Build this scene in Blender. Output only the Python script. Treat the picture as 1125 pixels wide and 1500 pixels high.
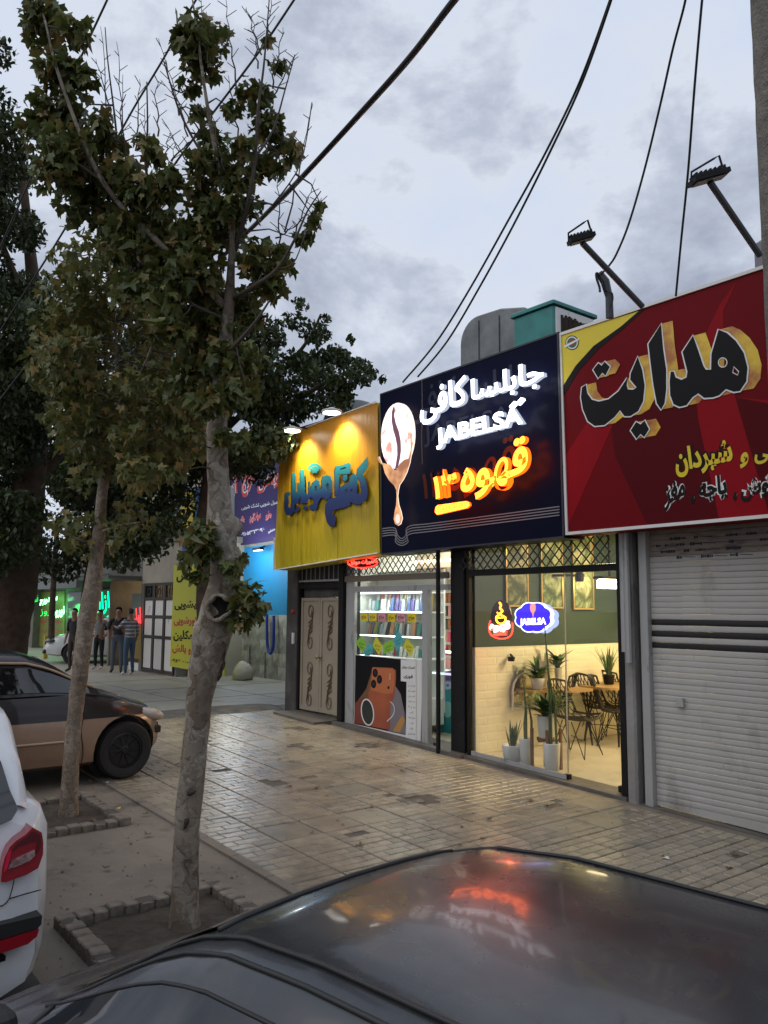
import bpy, bmesh, math, random
import numpy as np
from mathutils import Vector, Matrix, noise as mnoise
from mathutils.geometry import tessellate_polygon
R = math.radians
rnd = random.Random(7)
S = bpy.context.scene
for _o in list(bpy.data.objects): bpy.data.objects.remove(_o)

# ------------------------------------------------------------------ camera
CX, CY, FPX = 562.5, 750.0, 1200.0
PITCH, ROLL, YAW = R(6.737), R(0.397), R(51.5)
CAM = Vector((0, 0, 2.0))
FW = Vector((-math.sin(YAW) * math.cos(PITCH), math.cos(YAW) * math.cos(PITCH), math.sin(PITCH)))
_r = Vector((math.cos(YAW), math.sin(YAW), 0)); _u = _r.cross(FW)
RT = math.cos(ROLL) * _r + math.sin(ROLL) * _u
UP = -math.sin(ROLL) * _r + math.cos(ROLL) * _u
cd = bpy.data.cameras.new('camera'); cd.sensor_fit = 'HORIZONTAL'; cd.sensor_width = 36
cd.lens = 36 * FPX / 1125.0; cd.clip_start = 0.05; cd.clip_end = 2000
cam = bpy.data.objects.new('camera', cd); S.collection.objects.link(cam)
m = Matrix((RT, UP, -FW)).transposed().to_4x4(); m.translation = CAM
cam.matrix_world = m; S.camera = cam

# ------------------------------------------------------------------ sky, sun, exposure
W = bpy.data.worlds.new('World'); S.world = W; W.use_nodes = True
nt = W.node_tree; nt.nodes.clear()
def N(t, **k):
    n = nt.nodes.new(t)
    for a, b in k.items(): setattr(n, a, b)
    return n
def L(a, b): nt.links.new(a, b)
SUN_EL, SUN_ROT = 45.0, 190.0
out = N('ShaderNodeOutputWorld'); bg1 = N('ShaderNodeBackground'); bg2 = N('ShaderNodeBackground'); mixs = N('ShaderNodeMixShader')
sky = N('ShaderNodeTexSky', sky_type='NISHITA', sun_disc=False); sky.sun_elevation = R(SUN_EL); sky.sun_rotation = R(SUN_ROT)
L(sky.outputs[0], bg1.inputs[0]); bg1.inputs[1].default_value = 0.05
tc = N('ShaderNodeTexCoord'); sep = N('ShaderNodeSeparateXYZ'); L(tc.outputs['Generated'], sep.inputs[0])
mx = N('ShaderNodeMath', operation='MAXIMUM'); L(sep.outputs[2], mx.inputs[0]); mx.inputs[1].default_value = 0.0
ad = N('ShaderNodeMath', operation='ADD'); L(mx.outputs[0], ad.inputs[0]); ad.inputs[1].default_value = 0.22
dx = N('ShaderNodeMath', operation='DIVIDE'); L(sep.outputs[0], dx.inputs[0]); L(ad.outputs[0], dx.inputs[1])
dy = N('ShaderNodeMath', operation='DIVIDE'); L(sep.outputs[1], dy.inputs[0]); L(ad.outputs[0], dy.inputs[1])
cmb = N('ShaderNodeCombineXYZ'); L(dx.outputs[0], cmb.inputs[0]); L(dy.outputs[0], cmb.inputs[1]); cmb.inputs[2].default_value = 3.7
n1 = N('ShaderNodeTexNoise'); n1.inputs['Scale'].default_value = 3.4; n1.inputs['Detail'].default_value = 9; n1.inputs['Roughness'].default_value = 0.61; n1.inputs['Distortion'].default_value = 0.1
n2 = N('ShaderNodeTexNoise'); n2.inputs['Scale'].default_value = 1.6; n2.inputs['Detail'].default_value = 3
vm = N('ShaderNodeMapping'); vm.inputs['Scale'].default_value = (1, 1, 1.7); vm.inputs['Location'].default_value = (7.9, 2.2, 1.3); L(tc.outputs['Generated'], vm.inputs[0])
L(vm.outputs[0], n1.inputs['Vector']); L(vm.outputs[0], n2.inputs['Vector'])
mm = N('ShaderNodeMix', data_type='FLOAT'); mm.inputs[0].default_value = 0.35; L(n1.outputs[0], mm.inputs[2]); L(n2.outputs[0], mm.inputs[3])
cr = N('ShaderNodeValToRGB'); zb1 = N('ShaderNodeMapRange'); L(sep.outputs[2], zb1.inputs[0]); zb1.inputs[1].default_value = 0.28; zb1.inputs[2].default_value = 0.62; zb1.inputs[3].default_value = -0.035; zb1.inputs[4].default_value = 0.07
ma = N('ShaderNodeMath', operation='ADD'); L(mm.outputs[0], ma.inputs[0]); L(zb1.outputs[0], ma.inputs[1]); L(ma.outputs[0], cr.inputs[0])
e = cr.color_ramp.elements
e[0].position = 0.395; e[0].color = (0.28, 0.31, 0.39, 1); e[1].position = 0.66; e[1].color = (0.47, 0.55, 0.69, 1)
k = cr.color_ramp.elements.new(0.465); k.color = (0.40, 0.44, 0.525, 1)
k = cr.color_ramp.elements.new(0.515); k.color = (0.54, 0.58, 0.66, 1)
gr = N('ShaderNodeMapRange'); L(sep.outputs[2], gr.inputs[0]); gr.inputs[1].default_value = 0.05; gr.inputs[2].default_value = 0.75; gr.inputs[3].default_value = 1.0; gr.inputs[4].default_value = 1.0
L(cr.outputs[0], bg2.inputs[0]); L(gr.outputs[0], bg2.inputs[1])
mixs.inputs[0].default_value = 0.93; L(bg1.outputs[0], mixs.inputs[1]); L(bg2.outputs[0], mixs.inputs[2]); L(mixs.outputs[0], out.inputs[0])
sd = bpy.data.lights.new('sun', 'SUN'); sd.energy = 0.6; sd.angle = R(60); sd.color = (1.0, 0.93, 0.85)
sun = bpy.data.objects.new('sun', sd); S.collection.objects.link(sun)
# sun stands low behind the camera (the same azimuth as the sky node)
_az = R(SUN_ROT); sdir = Vector((math.sin(_az) * math.cos(R(45)), math.cos(_az) * math.cos(R(45)), math.sin(R(45))))
sun.rotation_euler = sdir.to_track_quat('Z', 'Y').to_euler()
S.view_settings.view_transform = 'Standard'; S.view_settings.look = 'None'; S.view_settings.exposure = 0.45; S.view_settings.gamma = 1.0
S.view_settings.use_curve_mapping = False
S.render.engine = 'CYCLES'; S.cycles.max_bounces = 8; S.cycles.transparent_max_bounces = 12; S.cycles.caustics_reflective = False
S.cycles.sample_clamp_indirect = 4.0

# ------------------------------------------------------------------ helpers
def ray(x, y): return FW + RT * ((x - CX) / FPX) - UP * ((y - CY) / FPX)
def onY(x, y, Y0): d = ray(x, y); return CAM + d * (Y0 / d.y)
def onX(x, y, X0): d = ray(x, y); return CAM + d * (X0 / d.x)
def onZ(x, y, Z0): d = ray(x, y); return CAM + d * ((Z0 - 2.0) / d.z)
def dep(x, y, t): return CAM + ray(x, y) * t
def gz(x):
    if x < -12.4: return 0.36
    if x < -11.3: return 0.36 + (x + 12.4) / 1.1 * (0.4194 - 0.36)
    if x > 6: return -0.238
    return -0.01 - 0.038 * x
def ong(x, y):
    z = 0.2
    for _ in range(12):
        p = onZ(x, y, z); z = gz(p.x)
    return Vector((p.x, p.y, z))
ORG = {}
def link(o, parent=None):
    S.collection.objects.link(o)
    if parent: o.parent = parent
    return o
def tag(o, label=None, cat=None, group=None, kind=None):
    if label: o['label'] = label
    if cat: o['category'] = cat
    if group: o['group'] = group
    if kind: o['kind'] = kind
    return o
def thing(name, loc, label, cat, group=None, kind=None):
    o = bpy.data.objects.new(name, None); link(o); o.location = loc; o.empty_display_size = 0.1
    ORG[o.name] = Vector(loc); tag(o, label, cat, group, kind); return o
def mkmesh(name, verts, faces, mats, parent=None, smooth=False, midx=None, recenter=True):
    vs = [Vector(v) for v in verts]
    if parent is not None: off = ORG[parent.name]
    elif recenter and vs:
        xs = [v.x for v in vs]; ys = [v.y for v in vs]; zs = [v.z for v in vs]
        off = Vector(((min(xs) + max(xs)) / 2, (min(ys) + max(ys)) / 2, min(zs)))
    else: off = Vector((0, 0, 0))
    me = bpy.data.meshes.new(name); me.from_pydata([v - off for v in vs], [], faces)
    for mt in (mats if isinstance(mats, (list, tuple)) else [mats]): me.materials.append(mt)
    if midx is not None: me.polygons.foreach_set('material_index', midx)
    if smooth: me.polygons.foreach_set('use_smooth', [True] * len(me.polygons))
    me.update()
    o = bpy.data.objects.new(name, me); link(o, parent)
    if parent is None: o.location = off
    ORG[o.name] = off
    return o
class MB:
    def __init__(s): s.v = []; s.f = []; s.mi = []; s.m = 0
    def add(s, vs, fs):
        b = len(s.v); s.v += [Vector(v) for v in vs]; s.f += [tuple(b + i for i in f) for f in fs]; s.mi += [s.m] * len(fs); return s
    def box(s, x0, x1, y0, y1, z0, z1):
        return s.add([(x0,y0,z0),(x1,y0,z0),(x1,y1,z0),(x0,y1,z0),(x0,y0,z1),(x1,y0,z1),(x1,y1,z1),(x0,y1,z1)],
                     [(0,3,2,1),(4,5,6,7),(0,1,5,4),(1,2,6,5),(2,3,7,6),(3,0,4,7)])
    def bbox(s, x0, x1, y0, y1, z0, z1, b=0.01):   # box with bevelled vertical and top edges
        ring = lambda o, z: [(x0+o+b,y0+o,z),(x1-o-b,y0+o,z),(x1-o,y0+o+b,z),(x1-o,y1-o-b,z),(x1-o-b,y1-o,z),(x0+o+b,y1-o,z),(x0+o,y1-o-b,z),(x0+o,y0+o+b,z)]
        vs = ring(0, z0) + ring(0, z1 - b) + ring(b, z1)
        fs = [(i, (i+1)%8, 8+(i+1)%8, 8+i) for i in range(8)] + [(8+i, 8+(i+1)%8, 16+(i+1)%8, 16+i) for i in range(8)] + [tuple(range(16, 24)), tuple(range(7, -1, -1))]
        return s.add(vs, fs)
    def obox(s, c, ax, ay, az):   # centre and three half-axis vectors
        c, ax, ay, az = map(Vector, (c, ax, ay, az))
        vs = [c + ax*i + ay*j + az*k for k in (-1, 1) for j in (-1, 1) for i in (-1, 1)]
        return s.add(vs, [(0,2,3,1),(4,5,7,6),(0,1,5,4),(1,3,7,5),(3,2,6,7),(2,0,4,6)])
    def bar(s, a, b, w, d=None, up=(0, 0, 1)):
        a, b = Vector(a), Vector(b); t = (b - a); l = t.length
        if l < 1e-6: return s
        t /= l; u = Vector(up); sx = t.cross(u)
        if sx.length < 1e-3: sx = t.cross(Vector((1, 0, 0)))
        sx.normalize(); u = sx.cross(t); d = d or w
        return s.obox((a + b) / 2, t * l / 2, sx * w / 2, u * d / 2)
    def tube(s, pts, rad, n=6, cap=True):
        pts = [Vector(p) for p in pts]; 
        if not hasattr(rad, '__len__'): rad = [rad] * len(pts)
        b = len(s.v); px = None
        for i, p in enumerate(pts):
            t = (pts[min(i+1, len(pts)-1)] - pts[max(i-1, 0)])
            if t.length < 1e-9: t = Vector((0, 0, 1))
            t.normalize()
            if px is None:
                px = t.cross(Vector((0, 0, 1)) if abs(t.z) < 0.9 else Vector((1, 0, 0)))
            px = (px - t * px.dot(t)); px.normalize(); py = t.cross(px)
            for k in range(n):
                a = 2 * math.pi * k / n
                s.v.append(p + (px * math.cos(a) + py * math.sin(a)) * rad[i])
        m_ = len(pts)
        for i in range(m_ - 1):
            for k in range(n):
                s.f.append((b+i*n+k, b+i*n+(k+1)%n, b+(i+1)*n+(k+1)%n, b+(i+1)*n+k)); s.mi.append(s.m)
        if cap:
            s.f.append(tuple(b + k for k in range(n-1, -1, -1))); s.f.append(tuple(b + (m_-1)*n + k for k in range(n))); s.mi += [s.m]*2
        return s
    def lathe(s, c, prof, n=16, ax=(0, 0, 1)):
        c = Vector(c); ax = Vector(ax).normalized(); u = ax.cross(Vector((0, 0, 1)) if abs(ax.z) < 0.9 else Vector((1, 0, 0))).normalized(); v = ax.cross(u)
        b = len(s.v)
        for r_, h in prof:
            for k in range(n):
                a = 2*math.pi*k/n; s.v.append(c + ax*h + (u*math.cos(a) + v*math.sin(a))*r_)
        for i in range(len(prof)-1):
            for k in range(n):
                s.f.append((b+i*n+k, b+i*n+(k+1)%n, b+(i+1)*n+(k+1)%n, b+(i+1)*n+k)); s.mi.append(s.m)
        s.f.append(tuple(b+k for k in range(n-1, -1, -1))); s.f.append(tuple(b+(len(prof)-1)*n+k for k in range(n))); s.mi += [s.m]*2
        return s
    def sphere(s, c, r_, n=12, sc=(1, 1, 1)):
        c = Vector(c); b = len(s.v); q = n // 2
        for i in range(1, q):
            for k in range(n):
                a = math.pi*i/q; t = 2*math.pi*k/n
                s.v.append(c + Vector((r_*sc[0]*math.sin(a)*math.cos(t), r_*sc[1]*math.sin(a)*math.sin(t), r_*sc[2]*math.cos(a))))
        for i in range(q-2):
            for k in range(n): s.f.append((b+i*n+k, b+(i+1)*n+k, b+(i+1)*n+(k+1)%n, b+i*n+(k+1)%n)); s.mi.append(s.m)
        t0 = len(s.v); s.v.append(c + Vector((0,0,r_*sc[2]))); t1 = len(s.v); s.v.append(c - Vector((0,0,r_*sc[2])))
        for k in range(n):
            s.f.append((t0, b+k, b+(k+1)%n)); s.f.append((t1, b+(q-2)*n+(k+1)%n, b+(q-2)*n+k)); s.mi += [s.m]*2
        return s
    def build(s, name, mat, parent=None, smooth=False, kind=None):
        o = mkmesh(name, s.v, s.f, mat, parent, smooth, s.mi if isinstance(mat, (list, tuple)) else None)
        if kind: o['kind'] = kind
        return o
def spline(pts, n=6):
    """Catmull-Rom through tuples of any length"""
    P = [np.array(p, float) for p in pts]; o = []
    for i in range(len(P)-1):
        p0, p1, p2, p3 = P[max(i-1, 0)], P[i], P[i+1], P[min(i+2, len(P)-1)]
        for k in range(n):
            t = k / n
            o.append(0.5*((2*p1)+(-p0+p2)*t+(2*p0-5*p1+4*p2-p3)*t*t+(-p0+3*p1-3*p2+p3)*t**3))
    o.append(P[-1]); return o
def soften(o, w=0.01, seg=2, ang=40):
    b = o.modifiers.new('bevel', 'BEVEL'); b.width = w; b.segments = seg; b.limit_method = 'ANGLE'; b.angle_limit = R(ang)
    return o

# ------------------------------------------------------------------ materials
MATS = {}
def mat(name, col, rough=0.6, metal=0.0, noise=None, bump=None, emit=None, estr=0.0, coat=0.0, spec=0.5, coords='Object', alpha=None, detail=5):
    """noise=(col2, scale, lo, hi[, col3]); bump=(scale, strength[, stretch])"""
    if name in MATS: return MATS[name]
    m = bpy.data.materials.new(name); m.use_nodes = True; t = m.node_tree; b = t.nodes['Principled BSDF']
    b.inputs['Base Color'].default_value = (*col, 1); b.inputs['Roughness'].default_value = rough; b.inputs['Metallic'].default_value = metal
    b.inputs['Coat Weight'].default_value = coat; b.inputs['Coat Roughness'].default_value = 0.06; b.inputs['Specular IOR Level'].default_value = spec
    tcn = t.nodes.new('ShaderNodeTexCoord')
    if noise:
        nz = t.nodes.new('ShaderNodeTexNoise'); nz.inputs['Scale'].default_value = noise[1]; nz.inputs['Detail'].default_value = detail; nz.inputs['Roughness'].default_value = 0.62
        t.links.new(tcn.outputs[coords], nz.inputs['Vector'])
        rp = t.nodes.new('ShaderNodeValToRGB'); t.links.new(nz.outputs[0], rp.inputs[0])
        rp.color_ramp.elements[0].position = noise[2]; rp.color_ramp.elements[0].color = (*col, 1)
        rp.color_ramp.elements[1].position = noise[3]; rp.color_ramp.elements[1].color = (*noise[0], 1)
        if len(noise) > 4:
            k_ = rp.color_ramp.elements.new((noise[2]+noise[3])/2); k_.color = (*noise[4], 1)
        t.links.new(rp.outputs[0], b.inputs['Base Color'])
        m['ramp'] = rp.name
    if bump:
        nb = t.nodes.new('ShaderNodeTexNoise'); nb.inputs['Scale'].default_value = bump[0]; nb.inputs['Detail'].default_value = 6
        if len(bump) > 2:
            mp = t.nodes.new('ShaderNodeMapping'); mp.inputs['Scale'].default_value = bump[2]; t.links.new(tcn.outputs[coords], mp.inputs[0]); t.links.new(mp.outputs[0], nb.inputs['Vector'])
        else: t.links.new(tcn.outputs[coords], nb.inputs['Vector'])
        bp = t.nodes.new('ShaderNodeBump'); bp.inputs['Strength'].default_value = bump[1]; bp.inputs['Distance'].default_value = 0.02
        t.links.new(nb.outputs[0], bp.inputs['Height']); t.links.new(bp.outputs[0], b.inputs['Normal'])
    if emit: b.inputs['Emission Color'].default_value = (*emit, 1); b.inputs['Emission Strength'].default_value = estr
    MATS[name] = m; return m
def dirt(m, col, scale, lo, hi, coords='Object', stretch=None, z0=None):
    """mixes a second colour over the base by noise"""
    t = m.node_tree; b = t.nodes['Principled BSDF']; s = b.inputs['Base Color']
    mxn = t.nodes.new('ShaderNodeMix'); mxn.data_type = 'RGBA'
    if s.is_linked: src = s.links[0].from_socket; t.links.new(src, mxn.inputs[6])
    else: mxn.inputs[6].default_value = s.default_value
    mxn.inputs[7].default_value = (*col, 1)
    tcn = t.nodes.new('ShaderNodeTexCoord'); nz = t.nodes.new('ShaderNodeTexNoise'); nz.inputs['Scale'].default_value = scale; nz.inputs['Detail'].default_value = 8; nz.inputs['Roughness'].default_value = 0.7
    mp = t.nodes.new('ShaderNodeMapping'); mp.inputs['Location'].default_value = (3.1, 1.7, 9.2)
    if stretch: mp.inputs['Scale'].default_value = stretch
    if coords == 'World':
        g = t.nodes.new('ShaderNodeNewGeometry'); t.links.new(g.outputs['Position'], mp.inputs[0])
    else: t.links.new(tcn.outputs[coords], mp.inputs[0])
    t.links.new(mp.outputs[0], nz.inputs['Vector'])
    mr = t.nodes.new('ShaderNodeMapRange'); mr.inputs[1].default_value = lo; mr.inputs[2].default_value = hi; t.links.new(nz.outputs[0], mr.inputs[0])
    t.links.new(mr.outputs[0], mxn.inputs[0]); t.links.new(mxn.outputs[2], s); return m
def emis(name, col, st, back=None):
    if name in MATS: return MATS[name]
    m = bpy.data.materials.new(name); m.use_nodes = True; t = m.node_tree; t.nodes.clear()
    o = t.nodes.new('ShaderNodeOutputMaterial'); e_ = t.nodes.new('ShaderNodeEmission'); e_.inputs[0].default_value = (*col, 1); e_.inputs[1].default_value = st
    t.links.new(e_.outputs[0], o.inputs[0]); MATS[name] = m; return m
def glass(name, tint=(1, 1, 1), refl=0.5, rough=0.0, dark=0.0):
    if name in MATS: return MATS[name]
    m = bpy.data.materials.new(name); m.use_nodes = True; t = m.node_tree; t.nodes.clear()
    o = t.nodes.new('ShaderNodeOutputMaterial'); tr = t.nodes.new('ShaderNodeBsdfTransparent'); tr.inputs[0].default_value = (*tint, 1)
    gl = t.nodes.new('ShaderNodeBsdfGlossy'); gl.inputs['Roughness'].default_value = rough; gl.inputs[0].default_value = (.9, .9, .9, 1)
    lw = t.nodes.new('ShaderNodeLayerWeight'); lw.inputs[0].default_value = .5; pw = t.nodes.new('ShaderNodeMath'); pw.operation = 'POWER'; pw.inputs[1].default_value = 5
    t.links.new(lw.outputs['Facing'], pw.inputs[0]); mr = t.nodes.new('ShaderNodeMapRange'); mr.inputs[3].default_value = .045; mr.inputs[4].default_value = .9; t.links.new(pw.outputs[0], mr.inputs[0]); mxn = t.nodes.new('ShaderNodeMixShader')
    t.links.new(mr.outputs[0], mxn.inputs[0]); t.links.new(tr.outputs[0], mxn.inputs[1]); t.links.new(gl.outputs[0], mxn.inputs[2]); t.links.new(mxn.outputs[0], o.inputs[0])
    MATS[name] = m; return m
def zgrad(name, stops, z0, z1, rough=0.5, emit=0.0, axis=2):
    """colour that changes with height on the sheet (world z)"""
    m = mat(name, stops[0][1], rough); t = m.node_tree; b = t.nodes['Principled BSDF']
    g = t.nodes.new('ShaderNodeNewGeometry'); s = t.nodes.new('ShaderNodeSeparateXYZ'); t.links.new(g.outputs['Position'], s.inputs[0])
    mr = t.nodes.new('ShaderNodeMapRange'); mr.inputs[1].default_value = z0; mr.inputs[2].default_value = z1; t.links.new(s.outputs[axis], mr.inputs[0])
    rp = t.nodes.new('ShaderNodeValToRGB'); t.links.new(mr.outputs[0], rp.inputs[0])
    E_ = rp.color_ramp.elements
    E_[0].position = stops[0][0]; E_[0].color = (*stops[0][1], 1); E_[1].position = stops[-1][0]; E_[1].color = (*stops[-1][1], 1)
    for p, c in stops[1:-1]: k_ = E_.new(p); k_.color = (*c, 1)
    t.links.new(rp.outputs[0], b.inputs['Base Color'])
    if emit: t.links.new(rp.outputs[0], b.inputs['Emission Color']); b.inputs['Emission Strength'].default_value = emit
    return m

# ------------------------------------------------------------------ Persian / Latin lettering
_F = {'ا':(0xFE8D,0xFE8E,0,0),'آ':(0xFE81,0xFE82,0,0),'ب':(0xFE8F,0xFE90,0xFE91,0xFE92),'پ':(0xFB56,0xFB57,0xFB58,0xFB59),'ت':(0xFE95,0xFE96,0xFE97,0xFE98),'ج':(0xFE9D,0xFE9E,0xFE9F,0xFEA0),'چ':(0xFB7A,0xFB7B,0xFB7C,0xFB7D),'ح':(0xFEA1,0xFEA2,0xFEA3,0xFEA4),'خ':(0xFEA5,0xFEA6,0xFEA7,0xFEA8),'د':(0xFEA9,0xFEAA,0,0),'ر':(0xFEAD,0xFEAE,0,0),'ز':(0xFEAF,0xFEB0,0,0),'س':(0xFEB1,0xFEB2,0xFEB3,0xFEB4),'ش':(0xFEB5,0xFEB6,0xFEB7,0xFEB8),'ع':(0xFEC9,0xFECA,0xFECB,0xFECC),'غ':(0xFECD,0xFECE,0xFECF,0xFED0),'ف':(0xFED1,0xFED2,0xFED3,0xFED4),'ق':(0xFED5,0xFED6,0xFED7,0xFED8),'ک':(0xFB8E,0xFB8F,0xFB90,0xFB91),'گ':(0xFB92,0xFB93,0xFB94,0xFB95),'ل':(0xFEDD,0xFEDE,0xFEDF,0xFEE0),'م':(0xFEE1,0xFEE2,0xFEE3,0xFEE4),'ن':(0xFEE5,0xFEE6,0xFEE7,0xFEE8),'و':(0xFEED,0xFEEE,0,0),'ه':(0xFEE9,0xFEEA,0xFEEB,0xFEEC),'ی':(0xFBFC,0xFBFD,0xFBFE,0xFBFF)}
def shape(s):
    if not any(c in _F for c in s): return s
    o = []
    for i, c in enumerate(s):
        if c not in _F: o.append(c); continue
        p = i > 0 and s[i-1] in _F and _F[s[i-1]][2] != 0
        n = _F[c][2] != 0 and i+1 < len(s) and s[i+1] in _F
        o.append(chr(_F[c][3] if p and n else _F[c][2] if n else _F[c][1] if p else _F[c][0]))
    o.reverse(); r_ = []; i = 0
    dig = '۰۱۲۳۴۵۶۷۸۹0123456789'
    while i < len(o):
        if o[i] in dig:
            j = i
            while j < len(o) and o[j] in dig: j += 1
            r_ += o[i:j][::-1]; i = j
        else: r_.append(o[i]); i += 1
    return ''.join(r_)
_TC = {}
def glyphs(s, bold, depth, res=3):
    k = (s, bold, depth, res)
    if k in _TC: return _TC[k]
    c = bpy.data.curves.new('t', 'FONT'); c.body = shape(s); c.offset = bold; c.extrude = depth; c.resolution_u = res
    d = bpy.data.materials.get('_d') or bpy.data.materials.new('_d')
    for i in range(len(c.body)): c.materials.append(d)
    for i in range(len(c.body)): c.body_format[i].material_index = i
    o = bpy.data.objects.new('t', c); S.collection.objects.link(o)
    dg = bpy.context.evaluated_depsgraph_get(); ev = o.evaluated_get(dg); me = ev.to_mesh()
    vs = [v.co.copy() for v in me.vertices]; fs = [(tuple(p.vertices), p.material_index, p.normal.z) for p in me.polygons]
    ev.to_mesh_clear(); bpy.data.objects.remove(o); bpy.data.curves.remove(c)
    _TC[k] = (vs, fs); return _TC[k]
def text(s, BL, BR, TL, mats, parent=None, name='lettering', bold=0.0, depth=0.0, nrm=(0, -1, 0), off=0.004, thick=0.0):
    """maps the text's box on the three 3-D corners; flat print (depth 0) or solid letters thick metres deep"""
    vs, fs = glyphs(s, bold, 0.1 if thick else 0.0)
    x0 = min(v.x for v in vs); x1 = max(v.x for v in vs); y0 = min(v.y for v in vs); y1 = max(v.y for v in vs)
    BL, BR, TL, nrm = Vector(BL), Vector(BR), Vector(TL), Vector(nrm).normalized()
    ax = (BR - BL); ay = (TL - BL); nv = []; nf = []; mi = []; seen = {}
    for f, mm_, nz in fs:
        ids = []
        for i in f:
            kk = (i, mm_)
            if kk not in seen:
                v = vs[i]; w = off + (mm_ % 5) * 0.0004
                if thick: w = off + (v.z + 0.1) / 0.2 * thick + (mm_ % 5) * 0.0004
                seen[kk] = len(nv); nv.append(BL + ax*((v.x-x0)/(x1-x0)) + ay*((v.y-y0)/(y1-y0)) + nrm*w)
            ids.append(seen[kk])
        nf.append(tuple(ids)); mi.append(1 if (thick and abs(nz) < 0.5) else 0)
    return mkmesh(name, nv, nf, mats, parent, False, mi if isinstance(mats, (list, tuple)) else None)
def ptext(s, bl, br, tl, Y0, mats, parent=None, **k):
    return text(s, onY(*bl, Y0), onY(*br, Y0), onY(*tl, Y0), mats, parent, **k)
def slab(pts, nrm, off, thick, mats, name, parent, holes=()):
    """flat piece traced on its own plane: outline points in 3-D, given thickness"""
    nrm = Vector(nrm).normalized(); loops = [[Vector(p) for p in pts]] + [[Vector(p) for p in h] for h in holes]
    tri = tessellate_polygon(loops); flat = [p for l in loops for p in l]; n = len(flat)
    top = [p + nrm*(off+thick) for p in flat]; bot = [p + nrm*off for p in flat]; fs = []; mi = []
    for t in tri:
        a, b, c = t
        if (flat[b]-flat[a]).cross(flat[c]-flat[a]).dot(nrm) < 0: t = (a, c, b)
        fs.append(tuple(t)); fs.append(tuple(n+i for i in reversed(t))); mi += [0, 1]
    b0 = 0
    for l in loops:
        m_ = len(l)
        for i in range(m_):
            j = (i+1) % m_; fs.append((b0+i, b0+j, n+b0+j, n+b0+i)); mi.append(1)
        b0 += m_
    return mkmesh(name, top+bot, fs, mats, parent, False, mi if isinstance(mats, (list, tuple)) else None)
def art(px, Y0, off, thick, mats, name, parent, holes=()):
    return slab([onY(*p, Y0) for p in px], (0, -1, 0), off, thick, mats, name, parent, [[onY(*p, Y0) for p in h] for h in holes])
def ribbon(pts3, w, nrm, off, thick, mat_, name, parent, closed=False):
    """line of constant width on a plane"""
    nrm = Vector(nrm).normalized(); P = [Vector(p) for p in pts3]; n = len(P); A = []; B = []
    for i in range(n):
        a = P[i-1] if (i or closed) else P[i]; b = P[(i+1) % n] if (i < n-1 or closed) else P[i]
        t = (b - a).normalized(); s_ = t.cross(nrm) * (w/2); A.append(P[i]+s_+nrm*off); B.append(P[i]-s_+nrm*off)
    vs = A + B + [a + nrm*thick for a in A] + [b + nrm*thick for b in B]; fs = []
    for i in range(n if closed else n-1):
        j = (i+1) % n
        fs += [(2*n+i, 2*n+j, 3*n+j, 3*n+i), (i, j, 2*n+j, 2*n+i), (n+j, n+i, 3*n+i, 3*n+j)]
    return mkmesh(name, vs, fs, mat_, parent)
def pathp(pts, Y0, n=5): return [onY(q[0], q[1], Y0) for q in spline(pts, n)]
def copy_tree(o, parent=None):
    c = o.copy(); S.collection.objects.link(c); c.parent = parent
    for ch in o.children: copy_tree(ch, c)
    return c
def point(name, loc, e, col, r=0.05):
    l = bpy.data.lights.new(name, 'POINT'); l.energy = e; l.color = col; l.shadow_soft_size = r
    o = bpy.data.objects.new(name, l); link(o); o.location = loc; return o
def area(name, loc, direction, sx, sy, e, col, parent=None):
    l = bpy.data.lights.new(name, 'AREA'); l.shape = 'RECTANGLE'; l.size = sx; l.size_y = sy; l.energy = e; l.color = col
    o = bpy.data.objects.new(name, l); link(o); o.location = loc; o.rotation_euler = (-Vector(direction)).to_track_quat('Z', 'Y').to_euler(); return o
# ------------------------------------------------------------------ ground and pavement
m_ground = mat('worn_concrete', (0.22, 0.19, 0.15), 0.78, noise=((0.13, 0.112, 0.09), 0.8, 0.35, 0.68), bump=(14, 0.35))
dirt(m_ground, (0.05, 0.044, 0.038), 2.6, 0.55, 0.72, 'World'); dirt(m_ground, (0.25, 0.22, 0.18), 6.0, 0.6, 0.75, 'World')
xs_ = [-600, -200, -90, -50, -30, -20, -14, -12.4, -11.8, -11.3, -10, -8, -6, -4, -2, 0, 3, 6, 30, 200, 600]
ys_ = [-600, -100, -20, -5, 0, 1.5, 3, 5, 7, 9, 14, 40, 200, 600]
vs = [(x, y, gz(x)) for y in ys_ for x in xs_]; nx = len(xs_)
fs = [(j*nx+i, j*nx+i+1, (j+1)*nx+i+1, (j+1)*nx+i) for j in range(len(ys_)-1) for i in range(nx-1)]
g = mkmesh('ground', vs, fs, m_ground, recenter=False); g['kind'] = 'structure'
def sheet(name, x0, x1, y0, y1, lift, mt, n=8):
    X = sorted(set([x0 + (x1-x0)*i/n for i in range(n+1)] + [q for q in (-12.4, -11.3, 6) if x0 < q < x1]))
    vs = []; fs = []
    for i, x in enumerate(X): vs += [(x, y0, gz(x)+lift), (x, y1, gz(x)+lift)]
    for i in range(len(X)-1): fs.append((2*i, 2*i+2, 2*i+3, 2*i+1))
    o = mkmesh(name, vs, fs, mt, recenter=False); o['kind'] = 'structure'; return o
m_asph = mat('asphalt', (0.06, 0.058, 0.055), 0.8, noise=((0.035, 0.034, 0.033), 3, 0.4, 0.6), bump=(60, 0.5))
sheet('road', -60, 30, -9, 1.35, 0.004, m_asph)
m_lot = mat('lot_concrete', (0.40, 0.375, 0.31), 0.6, noise=((0.29, 0.27, 0.22), 0.9, 0.3, 0.7), bump=(20, 0.25))
dirt(m_lot, (0.10, 0.095, 0.08), 1.7, 0.56, 0.75, 'World')
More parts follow.
